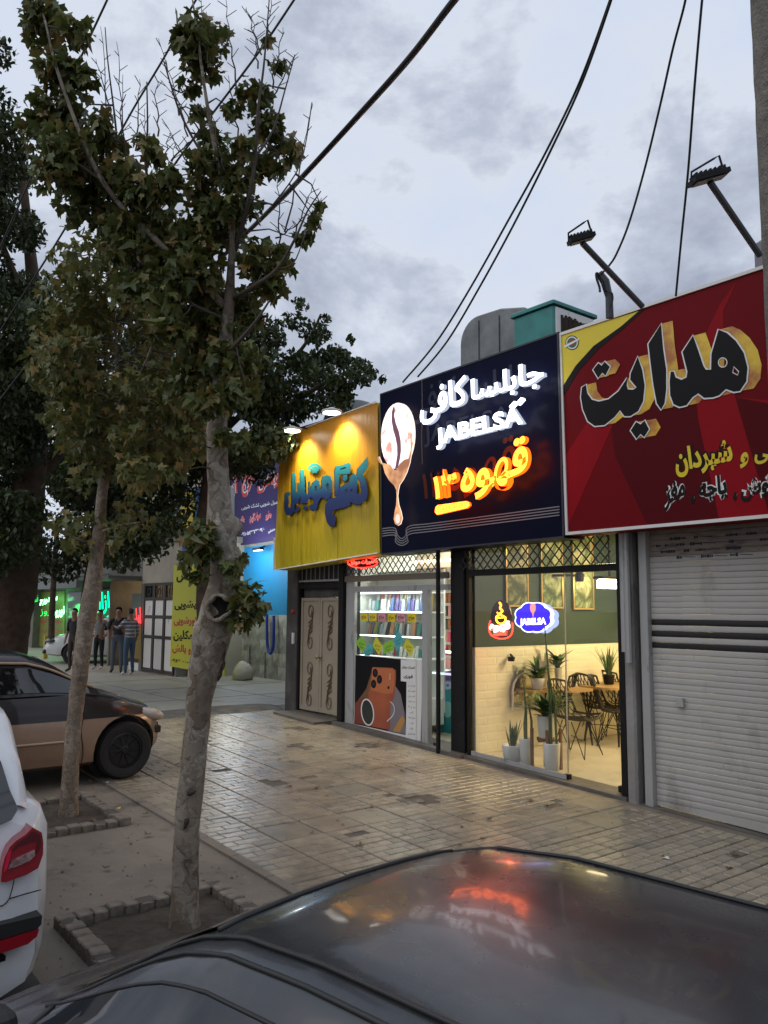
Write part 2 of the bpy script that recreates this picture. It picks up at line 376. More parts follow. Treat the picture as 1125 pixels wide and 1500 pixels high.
lot = sheet('forecourt', -40, -12.1, 4.2, 11.0, 0.005, m_lot)
# expansion joints of the forecourt slabs, as raised slab edges
mb = MB()
for x in (-13.9, -15.9, -18.1): mb.box(x, x+0.012, 4.3, 9.8, 0.36, 0.369)
for y in (6.4, 8.0): mb.box(-18.1, -12.4, y, y+0.012, 0.36, 0.369)
m_joint = mat('joint_dirt', (0.17, 0.155, 0.13), 0.9)
mb.build('slab_joint', m_joint, lot, kind='stuff')
# drain ramp with a ragged edge in front of the left corner of the shops
m_ramp = mat('patched_cement', (0.15, 0.14, 0.12), 0.85, noise=((0.07, 0.066, 0.058), 4, 0.35, 0.65), bump=(18, 0.9))
mb = MB(); yy = [3.9 + 0.16*i for i in range(20)]
prof = [(-12.55, 0), (-12.4, 0.03), (-12.0, 0.055), (-11.6, 0.06), (-11.3, 0.035), (-11.12, -0.01)]
vv = []
for i, y in enumerate(yy):
    for j, (x, h) in enumerate(prof):
        jx = 0.09*mnoise.noise(Vector((x*2, y*1.7, 0))) if j in (0, 5, 1) else 0.02*mnoise.noise(Vector((x, y*5, 3)))
        vv.append((x+jx*1.6, y, gz(x+jx*1.6)+h+0.008+(0.02*mnoise.noise(Vector((x*5, y*6, 1))) if 0 < j < 5 else 0)))
ff = [(i*6+j, i*6+j+1, (i+1)*6+j+1, (i+1)*6+j) for i in range(len(yy)-1) for j in range(5)]
o = mkmesh('drain_ramp', vv, ff, m_ramp, smooth=True, recenter=False); o['kind'] = 'structure'

m_pv = []
for k_, (c1, c2) in enumerate([((0.37, 0.315, 0.225), (0.25, 0.21, 0.15)), ((0.33, 0.28, 0.20), (0.22, 0.185, 0.135)), ((0.29, 0.255, 0.19), (0.18, 0.155, 0.115)), ((0.17, 0.145, 0.11), (0.11, 0.095, 0.075))]):
    mm_ = mat('paver_%d' % k_, c1, 0.27, noise=(c2, 3, 0.35, 0.75), bump=(30, 0.18), spec=0.6)
    dirt(mm_, (0.13, 0.112, 0.09), 0.75, 0.53, 0.72, 'World'); dirt(mm_, (0.13, 0.115, 0.09), 5.0, 0.58, 0.72, 'World')
    m_pv.append(mm_)
def paver_geo(lx, ly, h, sx):
    c = 0.006; a, b = lx/2-0.0028, ly/2-0.0028
    P = [(-a,-b,0),(a,-b,0),(a,b,0),(-a,b,0),(-a,-b,h-c),(a,-b,h-c),(a,b,h-c),(-a,b,h-c),(-a+c,-b+c,h),(a-c,-b+c,h),(a-c,b-c,h),(-a+c,b-c,h)]
    F = [(0,1,5,4),(1,2,6,5),(2,3,7,6),(3,0,4,7),(4,5,9,8),(5,6,10,9),(6,7,11,10),(7,4,8,11),(8,9,10,11)]
    return P, F
pv_root = sheet('pavement', -11.25, 2.0, 3.05, 6.72, 0.004, mat('paver_bedding', (0.115, 0.10, 0.08), 0.9, bump=(50, 0.5)))
pr = random.Random(3); cand = []
PX0, PX1 = -11.2, 0.6
nT = int((PX1-PX0)/0.4)
bad = [(-6.05, 5.15, .3), (-7.3, 4.35, .22), (-8.6, 5.6, .28), (-7.9, 4.2, .16), (-5.1, 6.1, .18), (-9.6, 6.2, .25), (-6.9, 5.9, .16), (-5.6, 4.1, .17), (-9.4, 4.7, .2), (-8.2, 6.35, .25)]
for j in range(9):
    y0 = 3.06 + 0.411*j
    for i in range(nT):
        x0 = PX0 + 0.4*i
        slabt = pr.random() < 0.09
        if slabt: cand.append((x0+0.2, y0+0.2, 0.39, 0.395, pr.randrange(3), pr.uniform(-.003, .002), 0)); continue
        for r_ in range(4):
            xc = x0 + 0.05 + 0.1*r_
            segs = [0.2, 0.2] if (r_+i) % 2 == 0 else [0.1, 0.2, 0.1]
            yy_ = y0
            for s_ in segs:
                yc = yy_ + s_/2; yy_ += s_
                if any((xc-bx)**2*0.8+(yc-by)**2*2.2 < br*br*pr.uniform(.0, 1.0) for bx, by, br in bad) or pr.random() < 0.004:
                    if pr.random() < .45: continue
                    dk = 3
                else: dk = None
                cand.append((xc-(.004 if r_ == 3 else 0), yc, 0.1 if r_ < 3 else 0.090, s_-0.001 if s_ < .2 else 0.2, pr.choice((0, 0, 1, 1, 2)) if dk is None else 3, pr.gauss(0, 0.0007), pr.gauss(0, 0.006)))
def view_px(p):
    d = Vector(p) - CAM; z = d.dot(FW)
    return (CX + FPX*d.dot(RT)/z, CY - FPX*d.dot(UP)/z, z) if z > 0.1 else (-1e4, -1e4, z)
def vis(c):
    x, y, z = view_px((c[0], c[1], gz(c[0])))
    if not (0 < x < 1125 and y < 1500): return 1e9
    edge = 1258 + (740-x)*0.27 if x < 740 else 1258 + (x-740)*0.26
    return z if y < edge else 1e9
cand.sort(key=vis)
meshes = {}
stuff = MB(); made = 0
for c in cand:
    x, y, lx, ly, mi_, dz, rot = c
    z = gz(x); sl = math.atan(-0.038)
    if made < 298 and vis(c) < 1e8:
        key = (round(lx, 3), round(ly, 3), mi_)
        if key not in meshes:
            P, F = paver_geo(lx, ly, 0.017, 0); me = bpy.data.meshes.new('paving_stone'); me.from_pydata(P, [], F); me.materials.append(m_pv[mi_]); meshes[key] = me
        o = bpy.data.objects.new('paving_stone', meshes[key]); link(o, pv_root); o.location = (x, y, z+0.001+dz); o.rotation_euler = (0, -sl, rot); made += 1
    else:
        P, F = paver_geo(lx, ly, 0.017, 0); stuff.m = mi_; cr_, sr_ = math.cos(rot), math.sin(rot)
        stuff.add([(x+p[0]*cr_-p[1]*sr_, y+p[0]*sr_+p[1]*cr_, gz(x+p[0])+p[2]+0.001+dz) for p in P], F)
stuff.build('paving_field', m_pv, pv_root, kind='stuff')
# kerb strip of concrete between pavers and the planting strip
mb = MB(); X = -11.0
while X < 1:
    l_ = 0.5; mb.add([(X+.004, 2.98, gz(X)-.01), (X+l_-.004, 2.98, gz(X+l_)-.01), (X+l_-.004, 3.05, gz(X+l_)-.01), (X+.004, 3.05, gz(X)-.01), (X+.004, 2.98, gz(X)+.02), (X+l_-.004, 2.98, gz(X+l_)+.02), (X+l_-.004, 3.05, gz(X+l_)+.02), (X+.004, 3.05, gz(X)+.02)],
        [(4,5,6,7),(0,1,5,4),(1,2,6,5),(2,3,7,6),(3,0,4,7)]); X += l_
mb.build('edging', m_ground, pv_root, kind='stuff')

# ------------------------------------------------------------------ tree pits
m_soil = mat('soil', (0.045, 0.037, 0.028), 0.95, noise=((0.085, 0.068, 0.05), 9, 0.4, 0.7), bump=(25, 1.0))
m_kb = mat('kerb_brick', (0.26, 0.22, 0.175), 0.85, noise=((0.10, 0.085, 0.07), 8, 0.3, 0.7), bump=(22, 0.8))
m_mort = mat('mortar', (0.09, 0.08, 0.068), 0.95, bump=(40, 0.6))
def tree_pit(x0, x1, y0, y1, label, h=0.12):
    g0 = gz((x0+x1)/2); t = thing('tree_pit', ((x0+x1)/2, (y0+y1)/2, g0), label, 'tree pit', 'brick edged tree pits in the verge')
    vv = []; ff = []; n = 12
    for j in range(n+1):
        for i in range(n+1):
            x = x0+.09+(x1-x0-.18)*i/n; y = y0+.09+(y1-y0-.18)*j/n
            vv.append((x, y, gz(x)+0.014+0.02*mnoise.noise(Vector((x*7, y*7, 2)))))
    for j in range(n):
        for i in range(n): ff.append((j*(n+1)+i, j*(n+1)+i+1, (j+1)*(n+1)+i+1, (j+1)*(n+1)+i))
    mkmesh('soil', vv, ff, m_soil, t, True)
    mb = MB()
    for (a, b, c, d) in ((x0+.006, x1-.006, y0+.006, y0+.094), (x0+.006, x1-.006, y1-.094, y1-.006), (x0+.006, x0+.094, y0+.094, y1-.094), (x1-.094, x1-.006, y0+.094, y1-.094)):
        mb.add([(a,c,gz(a)-.02),(b,c,gz(b)-.02),(b,d,gz(b)-.02),(a,d,gz(a)-.02),(a,c,gz(a)+h-.012),(b,c,gz(b)+h-.012),(b,d,gz(b)+h-.012),(a,d,gz(a)+h-.012)], [(0,3,2,1),(4,5,6,7),(0,1,5,4),(1,2,6,5),(2,3,7,6),(3,0,4,7)])
    mb.build('mortar_bed', m_mort, t)
    P = MB(); P.bbox(-.043, .043, -.05, .05, 0, h+.004, .007); me = bpy.data.meshes.new('brick'); me.from_pydata([tuple(v) for v in P.v], [], P.f); me.materials.append(m_kb)
    k_ = 0
    def put(x, y, rz):
        o = bpy.data.objects.new('brick', me); link(o, t); o.location = Vector((x, y, gz(x)-.004+rnd.uniform(-.014, .006))) - ORG[t.name]; o.rotation_euler = (rnd.gauss(0, .04), rnd.gauss(0, .04), rz+rnd.gauss(0, .06)); o.scale = (rnd.uniform(.95, 1.04), 1, 1)
    n = int((x1-x0)/.092)
    for i in range(n+1):
        x = x0+.045+(x1-x0-.09)*i/n
        put(x, y0+.05, 0); put(x, y1-.05, 0)
    n = int((y1-y0-.2)/.092)
    for i in range(n):
        y = y0+.15+(y1-y0-.3)*i/max(n-1, 1)
        put(x0+.05, y, R(90)); put(x1-.05, y, R(90))
    return t
tree_pit(-5.02, -4.2, 1.60, 2.64, 'near brick edged tree pit beside the dark car roof, round the thick mottled trunk', 0.075)
tree_pit(-7.66, -6.66, 1.62, 2.70, 'far brick edged tree pit by the beige car wheel, round the slim leaning trunk', 0.06)

# ------------------------------------------------------------------ the row of shops
def fx(px, py=960, Y0=7.0): return onY(px, py, Y0).x
m_plaster = mat('grey_plaster', (0.32, 0.31, 0.29), 0.85, noise=((0.20, 0.19, 0.175), 1.6, 0.3, 0.7), bump=(20, 0.5)); dirt(m_plaster, (0.05, 0.045, 0.04), 3.0, 0.56, 0.72, stretch=(1, 1, .35))
m_darkp = mat('dark_plaster', (0.055, 0.05, 0.045), 0.85, noise=((0.11, 0.10, 0.09), 3, 0.4, 0.7), bump=(20, 0.6))  # dark grey plaster blotched with a lighter grey
m_black = mat('black_steel', (0.009, 0.0085, 0.0085), 0.5, bump=(40, 0.15), spec=.25); dirt(m_black, (0.04, 0.034, 0.028), 9, 0.6, 0.74)
m_alu = mat('grey_aluminium', (0.42, 0.42, 0.41), 0.45, 0.3, bump=(60, 0.1)); dirt(m_alu, (0.12, 0.11, 0.10), 5, 0.55, 0.72, stretch=(1, 1, .4))
m_white = mat('white_paint', (0.72, 0.71, 0.68), 0.5); dirt(m_white, (0.35, 0.32, 0.28), 4, 0.58, 0.75, stretch=(1, 1, .5))
bld = thing('shop_building', (-6.5, 7.0, gz(-6.5)), 'single storey row of shops with grey plaster pilasters behind the big signs', 'building')
xa = fx(424, 940); x_end = 2.2
mb = MB()
mb.box(xa, x_end, 7.02, 7.25, 2.98, 4.75)                  # wall above the openings
mb.box(xa, xa+0.18, 7.26, 13.0, 0.25, 4.75); mb.box(x_end-.2, x_end, 7.26, 13, -.1, 4.75); mb.box(xa, x_end, 13.0, 13.2, 0, 4.75)
mb.build('wall', m_plaster, bld)
MB().box(xa-.1, x_end+.1, 6.93, 13.3, 4.75, 4.87).build('roof', m_darkp, bld)
MB().box(xa+.19, x_end-.21, 7.27, 12.98, 3.2, 3.3).build('ceiling', mat('ceiling_white', (0.7, 0.68, 0.62), 0.7), bld)
o = MB().bbox(xa, fx(439), 6.93, 7.2, gz(xa)-.1, 2.98, .015).build('pilaster', m_darkp, bld)
o = MB().bbox(fx(921)+.01, fx(937), 6.9, 7.25, 0.05, 2.98, .02).build('pilaster', m_plaster, bld)
o = MB().bbox(fx(664), fx(686)-.02, 6.95, 7.09, 0.1, 2.98, .01).build('pilaster', m_black, bld)
o = MB().box(fx(937), fx(944), 7.0, 7.2, 0.05, 2.98).build('pilaster', m_darkp, bld)  # solid strip coloured dark to stand for the shaded gap here
mb = MB(); mb.tube([(fx(928), 6.86, 1.6), (fx(928), 6.86, 2.95)], .03, 8); mb.tube([(fx(934), 6.86, 1.5), (fx(934), 6.86, 2.95)], .03, 8); mb.build('conduit', m_alu, bld)
# stepped threshold following the slope
def thr(x0, x1, h, y0, y1, name, mt, lift0=-.1):
    mb = MB(); mb.add([(x0,y0,gz(x0)+lift0),(x1,y0,gz(x1)+lift0),(x1,y1,gz(x1)+lift0),(x0,y1,gz(x0)+lift0),(x0,y0,gz(x0)+h),(x1,y0,gz(x1)+h),(x1,y1,gz(x1)+h),(x0,y1,gz(x0)+h)], [(0,3,2,1),(4,5,6,7),(0,1,5,4),(1,2,6,5),(2,3,7,6),(3,0,4,7)])
    return mb.build(name, mt, bld)
m_step = mat('stone_step', (0.15, 0.14, 0.12), 0.6, noise=((0.09, 0.08, 0.07), 5, 0.3, 0.7), bump=(15, 0.3))
thr(fx(500), fx(686), 0.045, 6.84, 7.3, 'threshold', m_step); thr(fx(687), fx(921), 0.035, 6.9, 7.2, 'threshold', m_step)
thr(fx(439), fx(499), 0.05, 6.55, 7.2, 'doorstep', m_step); thr(fx(939), -2.4, 0.01, 6.9, 7.1, 'threshold', m_step)
# interior floors, partitions
m_floor = mat('pale_tile', (0.62, 0.57, 0.45), 0.25, noise=((0.54, 0.49, 0.38), 2, 0.4, 0.6)); 
mb = MB()
for (x0, x1) in ((-10.3, -7.36), (-7.13, -4.15)):
    mb.add([(x0,7.2,gz(x0)+.03),(x1,7.2,gz(x1)+.03),(x1,12.98,gz(x1)+.03),(x0,12.98,gz(x0)+.03)], [(0,1,2,3)])
mb.build('floor', m_floor, bld)
m_cream = mat('cream_wall', (0.84, 0.79, 0.60), 0.6, bump=(9, 0.25)); m_green = mat('dark_green_wall', (0.028, 0.055, 0.037), 0.65, bump=(30, 0.1))
mb = MB(); mb.m = 0; mb.box(-7.33, -7.14, 7.1, 12.98, 0.1, 1.545); mb.m = 1; mb.box(-7.33, -7.136, 7.1, 12.98, 1.545, 3.199)
mb.m = 0; mb.box(-7.13, -4.16, 11.6, 11.8, 0.1, 3.199); mb.box(-4.15, -4.0, 7.26, 11.8, 0, 3.199); mb.build('partition', [m_cream, m_green], bld)
# embossed brick panels on the lower cream wall
mb = MB(); row = 0; z = 0.32
while z < 1.5:
    y = 7.12 - (0.17 if row % 2 else 0)
    while y < 11.5:
        a = max(y, 7.105); b = min(y+0.335, 11.55)
        if b-a > .03:
            h_ = 0.0012+pr.random()*.0015; z1 = min(z+.096, 1.54)
            mb.add([(-7.14,a,z),(-7.14,b,z),(-7.14,b,z1),(-7.14,a,z1),(-7.14+h_,a+.018,z+.018),(-7.14+h_,b-.018,z+.018),(-7.14+h_,b-.018,z1-.018),(-7.14+h_,a+.018,z1-.018)], [(4,5,6,7),(0,1,5,4),(1,2,6,5),(2,3,7,6),(3,0,4,7)])
        y += 0.34
    z += 0.10; row += 1
mb.build('embossed_brick', m_cream, bld, kind='stuff')
m_wallw = mat('white_wall', (0.75, 0.74, 0.70), 0.6)
mb = MB(); mb.box(-10.5, -7.34, 10.5, 10.6, .2, 3.19); mb.box(-10.5, -10.3, 7.26, 10.5, .2, 3.19); mb.box(-7.36, -7.335, 7.26, 10.5, .2, 3.19); mb.build('inner_wall', m_wallw, bld)

# metal double door with scroll ornaments
m_door = mat('beige_door_paint', (0.36, 0.30, 0.22), 0.5, noise=((0.30, 0.25, 0.18), 2, 0.3, 0.7), bump=(15, 0.1)); m_gold = mat('bronze_ornament', (0.15, 0.10, 0.05), 0.45, 0.4)
dl, dr = fx(441), fx(499); dm = (dl+dr)/2; zb = gz(dl)+.07; zt = 2.16
fr = MB(); fr.box(dl-.05, dl, 6.96, 7.1, zb-.02, 2.3); fr.box(dr, dr+.05, 6.96, 7.1, gz(dr)+.04, 2.3); fr.box(dl-.05, dr+.05, 6.96, 7.1, 2.3, 2.36); fr.build('door_frame', m_black, bld)
MB().box(dl, dr, 7.04, 7.08, zt+.01, 2.3).build('door_header', m_darkp, bld)
def scroll(cx, cz, s, flip, par):
    P = []
    for i in range(30):
        a = i/29*4.6*math.pi/2; r_ = s*(0.16 - 0.105*i/29); P.append((cx+flip*(math.cos(a)*r_)*.75, 6.985, cz+s*.36+math.sin(a)*r_*1.2))
    Q = []
    for i in range(30):
        a = math.pi + i/29*4.6*math.pi/2; r_ = s*(0.16 - 0.105*i/29); Q.append((cx+flip*(math.cos(a)*r_)*.75, 6.985, cz-s*.36+math.sin(a)*r_*1.2))
    mb = MB(); mb.tube(P[::-1], .007, 5); mb.tube(Q, .007, 5); mb.tube([(cx+flip*.1*s, 6.985, cz+s*.36), (cx+flip*.05*s, 6.985, cz+s*.1), (cx-flip*.05*s, 6.985, cz-s*.1), (cx-flip*.1*s, 6.985, cz-s*.36)], .009, 5)
    for t in (-.14, -.05, .05, .14):
        mb.tube([(cx, 6.985, cz+t*s), (cx+flip*.08*s, 6.985, cz+t*s+.05*s), (cx+flip*.06*s, 6.985, cz+t*s+.1*s)], .008, 5); mb.tube([(cx, 6.985, cz+t*s), (cx-flip*.08*s, 6.985, cz+t*s-.05*s)], .008, 5)
    mb.build('scroll_ornament', m_gold, par)
for (a, b, fl) in ((dl+.005, dm-.004, 1), (dm+.004, dr-.005, 1)):
    lf = MB().box(a, b, 7.0, 7.04, zb, zt).build('door_leaf', m_door, bld)
    mb = MB()
    for (p, q, r_, s_) in ((a, a+.05, zb, zt), (b-.05, b, zb, zt), (a+.05, b-.05, zt-.05, zt), (a+.05, b-.05, zb, zb+.07)): mb.box(p, q, 6.985, 7.0, r_, s_)
    mb.build('stile', m_door, lf)
    scroll((a+b)/2, 1.72, .62, fl, lf); scroll((a+b)/2, .86, .62, fl, lf)
mb = MB(); mb.lathe((dm+.03, 6.985, 1.28), [(.025, 0), (.025, .012), (.012, .02), (.012, .045), (.03, .055), (.033, .07), (.02, .085)], 12, (0, -1, 0)); mb.build('door_knob', mat('brass', (0.4, 0.32, 0.18), .3, .9), bld)
MB().bbox(dl-.13, dl-.08, 6.90, 6.94, 1.45, 1.62, .005).build('intercom', m_white, bld)
MB().lathe((dl-.12, 6.93, 1.95), [(.035, 0), (.03, .03), (.01, .04)], 10, (0, -1, 0)).build('doorbell', mat('red_plastic', (.4, .03, .02), .4), bld)

# post, frames, glazing of the phone shop
def jamb(px0, px1, y0, y1, z1, name, mt, py=960, b=.006):
    a, c = fx(px0, py), fx(px1, py); return MB().bbox(a, c, y0, y1, gz((a+c)/2), z1, b).build(name, mt, bld)
jamb(500, 507, 6.93, 7.25, 2.98, 'post', m_black)
jamb(507.4, 519.5, 6.98, 7.04, 2.98, 'window_frame', m_alu)
jamb(620, 629, 6.97, 7.05, 2.26, 'door_frame', m_alu)
MB().box(fx(519.5), -7.40, 6.98, 7.06, 2.24, 2.31).build('transom', m_alu, bld)
MB().box(fx(507)+.01, fx(661), 6.95, 6.975, 2.38, 2.46).build('grille_rail', mat('rusty_beige_rail', (.2, .17, .13), .6), bld)
m_pane = glass('window_glass', (0.97, 0.98, 0.97), 0.5)
MB().box(fx(520), fx(619.5), 7.015, 7.021, .45, 2.235).build('window_pane', m_pane, bld)
MB().box(fx(520), -7.40, 7.015, 7.021, 2.315, 2.97).build('window_pane', glass('transom_glass', (0.85, 0.85, 0.83), 0.5), bld)
mb = MB(); px_ = fx(656); mb.tube([(px_, 6.84, gz(px_)), (px_, 6.84, 2.9)], .028, 10); mb.tube([(px_-.08, 6.84, gz(px_)+.1), (px_, 6.84, gz(px_)+.1)], .02, 6); mb.build('grille_pole', m_black, bld)
# scissor grilles pulled up above both shop fronts
def lattice(x0, x1, z0, z1, y, name='scissor_grille'):
    mb = MB(); w = .118; n = int((x1-x0)/w); h = (z1-z0); k_ = max(1, round(h/.12)); hh = h/k_
    for i in range(-k_, n+1):
        for (sg) in (1, -1):
            for r_ in range(k_):
                if sg == 1: a = (x0+(i+r_)*w, z0+r_*hh); b = (x0+(i+r_+1)*w, z0+(r_+1)*hh)
                else: a = (x0+(i+r_+1)*w, z0+r_*hh); b = (x0+(i+r_)*w, z0+(r_+1)*hh)
                if min(a[0], b[0]) < x0-.01 or max(a[0], b[0]) > x1+.01: continue
                mb.bar((a[0], y+.008*sg, a[1]), (b[0], y+.008*sg, b[1]), .014, .004, (0, 1, 0))
    for i in range(n+1): pass
    return mb.build(name, mat('grille_steel', (.05, .045, .04), .45, .6), bld)
lattice(fx(508), fx(652), 2.47, 2.97, 6.93); lattice(fx(687), fx(911), 2.47, 2.97, 6.9)
mb = MB()
for i in range(9): x = dl+.04+(dr-dl-.08)*i/8; mb.bar((x, 6.97, 2.42), (x, 6.97, 2.9), .012)
mb.box(dl-.05, dr+.05, 6.96, 6.98, 2.4, 2.43); mb.build('transom_grille', m_alu, bld)
MB().box(dl-.06, dr+.06, 7.06, 7.2, 2.37, 2.98).build('dark_recess', m_darkp, bld)

# cafe front
jamb(686, 689.5, 6.97, 7.03, 2.98, 'window_frame', m_black); jamb(911.5, 921, 6.93, 7.2, 2.98, 'window_frame', m_black)
MB().box(fx(690), fx(911), 6.96, 7.08, 2.40, 2.47).build('transom', m_black, bld)
xg0, xgm, xg1 = fx(690), fx(827), fx(911)
for a, b in ((xg0, xgm-.004), (xgm+.004, xg1)):
    mb = MB(); y = 7.02
    mb.add([(a,y,gz(a)+.045),(b,y,gz(b)+.045),(b,y,2.4),(a,y,2.4),(a,y+.008,gz(a)+.045),(b,y+.008,gz(b)+.045),(b,y+.008,2.4),(a,y+.008,2.4)], [(0,1,2,3),(5,4,7,6),(0,4,5,1),(1,5,6,2),(2,6,7,3),(3,7,4,0)])
    mb.build('window_pane', m_pane, bld)
MB().box(xgm-.003, xgm+.003, 7.012, 7.03, gz(xgm)+.045, 2.4).build('pane_joint', m_alu, bld)
MB().box(xg0, xg1, 7.02, 7.028, 2.475, 2.97).build('window_pane', m_pane, bld)
mb = MB(); mb.box(xgm-.03, xgm+.03, 6.995, 7.04, gz(xgm)+.04, gz(xgm)+.09); mb.build('patch_fitting', m_black, bld)
MB().box(xg1-.07, xg1-.005, 6.98, 7.045, gz(xg1)+.05, gz(xg1)+.11).build('patch_fitting', m_black, bld)
mb = MB(); mb.add([(xg0,6.99,gz(xg0)+.036),(xgm,6.99,gz(xgm)+.036),(xgm,7.01,gz(xgm)+.036),(xg0,7.01,gz(xg0)+.036),(xg0,6.99,gz(xg0)+.085),(xgm,6.99,gz(xgm)+.085),(xgm,7.01,gz(xgm)+.085),(xg0,7.01,gz(xg0)+.085)], [(0,3,2,1),(4,5,6,7),(0,1,5,4),(1,2,6,5),(2,3,7,6),(3,0,4,7)]); mb.build('glass_shoe', m_alu, bld)

# roller shutter of the third shop, slat by slat
x0, x1 = fx(958, 1000), -2.45
m_slat = mat('shutter_white', (0.47, 0.455, 0.43), 0.5, noise=((0.40, 0.39, 0.36), 1.3, 0.35, 0.7), bump=(6, 0.08)); 
m_slatd = mat('shutter_dirty', (0.33, 0.28, 0.24), 0.6, noise=((0.24, 0.2, 0.17), 2, 0.3, 0.7), bump=(6, 0.08)); dirt(m_slatd, (.08, .065, .055), 3.5, .5, .7, 'World', (1, 1, 4)); dirt(m_slat, (.20, .18, .15), 2.2, .54, .78, 'World', (1, 1, .5)); dirt(m_slat, (.12, .10, .08), 16, .64, .74, 'World'); m_slatb = mat('shutter_black_slat', (0.012, 0.012, 0.012), 0.45)
sh = None
PIT = 0.0545; n = 0; zz = 2.98; slat_me = {}
zb_ = 1.89   # centre of the first black slat
prof = [(-0.003, 0.0), (-0.008, 0.004), (-0.0105, 0.018), (-0.0105, 0.036), (-0.009, 0.048), (-0.004, 0.0535), (0.004, 0.0535), (0.004, 0.0)]
top = zb_ + PIT*19.5
nn = int((top-0.20)/PIT); zlow = top-PIT*nn
mb = MB(); mb.add([(x0, 6.985, gz(x0)+.02), (x1, 6.985, gz(x1)+.02), (x1, 7.01, gz(x1)+.02), (x0, 7.01, gz(x0)+.02), (x0, 6.985, zlow-.001), (x1, 6.985, zlow-.001), (x1, 7.01, zlow-.001), (x0, 7.01, zlow-.001)], [(0,3,2,1),(4,5,6,7),(0,1,5,4),(1,2,6,5),(2,3,7,6),(3,0,4,7)])
sh = mb.build('roller_shutter', m_slat, bld); sh['label'] = 'closed white roller shutter with three black slats'
for _ in range(nn):
    z = top - PIT*(n+1); zc = z + PIT/2
    key = 'b' if n in (19, 21, 23) else ('d' if n < 8 else 'w')
    if key not in slat_me:
        vv = [(0, p[0], p[1]) for p in prof] + [(x1-x0, p[0], p[1]) for p in prof]; k_ = len(prof)
        me = bpy.data.meshes.new('slat'); me.from_pydata(vv, [], [(i, (i+1) % k_, k_+(i+1) % k_, k_+i) for i in range(k_)] + [tuple(range(k_-1, -1, -1)), tuple(range(k_, 2*k_))])
        me.materials.append({'b': m_slatb, 'd': m_slatd, 'w': m_slat}[key]); slat_me[key] = me
    o = bpy.data.objects.new('slat', slat_me[key]); link(o, sh); o.location = Vector((x0, 7.0+rnd.uniform(-.0015, .0015), z)) - ORG[sh.name]; o.rotation_euler = (rnd.gauss(0, .03), rnd.gauss(0, .0006), 0)
    if key == 'b': o['label'] = 'black slat'
    n += 1
MB().bbox(fx(945), fx(957)-.004, 6.93, 7.06, gz(x0), 2.98, .005).build('guide_rail', m_alu, sh); MB().bbox(x1+.004, x1+.06, 6.93, 7.06, gz(x1), 2.98, .005).build('guide_rail', m_alu, sh)
# smudged stencil marks on the dirty upper slats
mb = MB()
for r_, zc in enumerate((2.84, 2.79, 2.68, 2.62, 2.56, 2.50)):
    x = x0+.03+.1*(r_ % 3)
    while x < x1-.2:
        if pr.random() < .65:
            for q in range(pr.randint(2, 6)):
                w_ = pr.uniform(.008, .03); h_ = pr.uniform(.012, .03); mb.box(x, x+w_, 6.9825, 6.9853, zc-h_/2, zc+h_/2); x += w_+.006
            if pr.random() < .4: mb.obox((x+.07, 6.984, zc+pr.uniform(-.006, .006)), (.06, 0, -.004), (0, .0012, 0), (0, 0, .003)); x += .12
        x += pr.uniform(.03, .1)
mb.build('stencil_print', mat('faded_ink', (.03, .03, .06), .7), sh, kind='stuff')
MB().box(x1+.07, x_end-.2, 6.95, 7.2, -.15, 2.979).build('end_wall', m_plaster, bld)

# grime along the foot of the shutter, a lock box and pull handles
for px_ in ():
    a = fx(px_, 1190); MB().bbox(a-.05, a+.05, 6.955, 6.984, gz(a)+.06, gz(a)+.10, .004).build('pull_handle', m_black, sh)
MB().bbox(x0+.25, x0+.33, 6.95, 6.985, 1.12, 1.2, .004).build('lock_box', m_alu, sh)
# grit and pebbles on the verge
mb = MB(); q_ = random.Random(9)
for i in range(900):
    x, y = q_.uniform(-9.5, -2.2), q_.uniform(1.4, 3.0) if i % 3 else q_.uniform(2.9, 6.6)
    if -5.02 < x < -4.2 and 1.6 < y < 2.64: continue
    r_ = q_.uniform(.002, .008)*(1.8 if q_.random() < .06 else 1); z = gz(x) + (.02 if y > 3.05 else .004)
    mb.add([(x-r_, y-r_, z), (x+r_*1.1, y-r_*.6, z), (x+r_*.5, y+r_, z), (x-r_*.8, y+r_*.7, z), (x, y, z+r_*.9)], [(0, 1, 4), (1, 2, 4), (2, 3, 4), (3, 0, 4)])
tag(mb.build('grit', mat('grit_stone', (.22, .19, .16), .9, noise=((.10, .09, .08), 40, .4, .6))), kind='stuff')
# ------------------------------------------------------------------ signs over the shops
YS = 6.58; NF = (0, -1, 0)
def sign_board(name, px4, Y0, d, mats, label, cat='sign', group=None):
    P = [onY(*p, Y0) for p in px4]       # TL TR BR BL
    t = thing(name, (P[3] + P[2]) / 2, label, cat, group)
    vs = P + [p + Vector((0, d, 0)) for p in P]
    mkmesh('panel', vs, [(3,2,1,0),(4,5,6,7),(0,1,5,4),(1,2,6,5),(2,3,7,6),(3,0,4,7)], mats, t)
    return t, P
def frame(P, w, t, mt, off=0.004, th=0.012):
    P2 = [P[0], P[1], P[2], P[3]]; c = sum(P2, Vector())/4
    for i in range(4):
        a, b = P2[i], P2[(i+1) % 4]; u = (b-a).normalized(); n_ = u.cross(Vector((0, 1, 0))).normalized()
        if (c-a).dot(n_) < 0: n_ = -n_
        e_ = w*0.999
        q = [a+u*(0 if i % 2 == 0 else e_), b-u*(0 if i % 2 == 0 else e_), b-u*(0 if i % 2 == 0 else e_)+n_*w, a+u*(0 if i % 2 == 0 else e_)+n_*w]
        q = [p + Vector((0, -off, 0)) for p in q]; r_ = [p + Vector((0, -th, 0)) for p in q]
        mkmesh('trim', q + r_, [(0,1,2,3),(7,6,5,4),(0,4,5,1),(1,5,6,2),(2,6,7,3),(3,7,4,0)], mt, t)

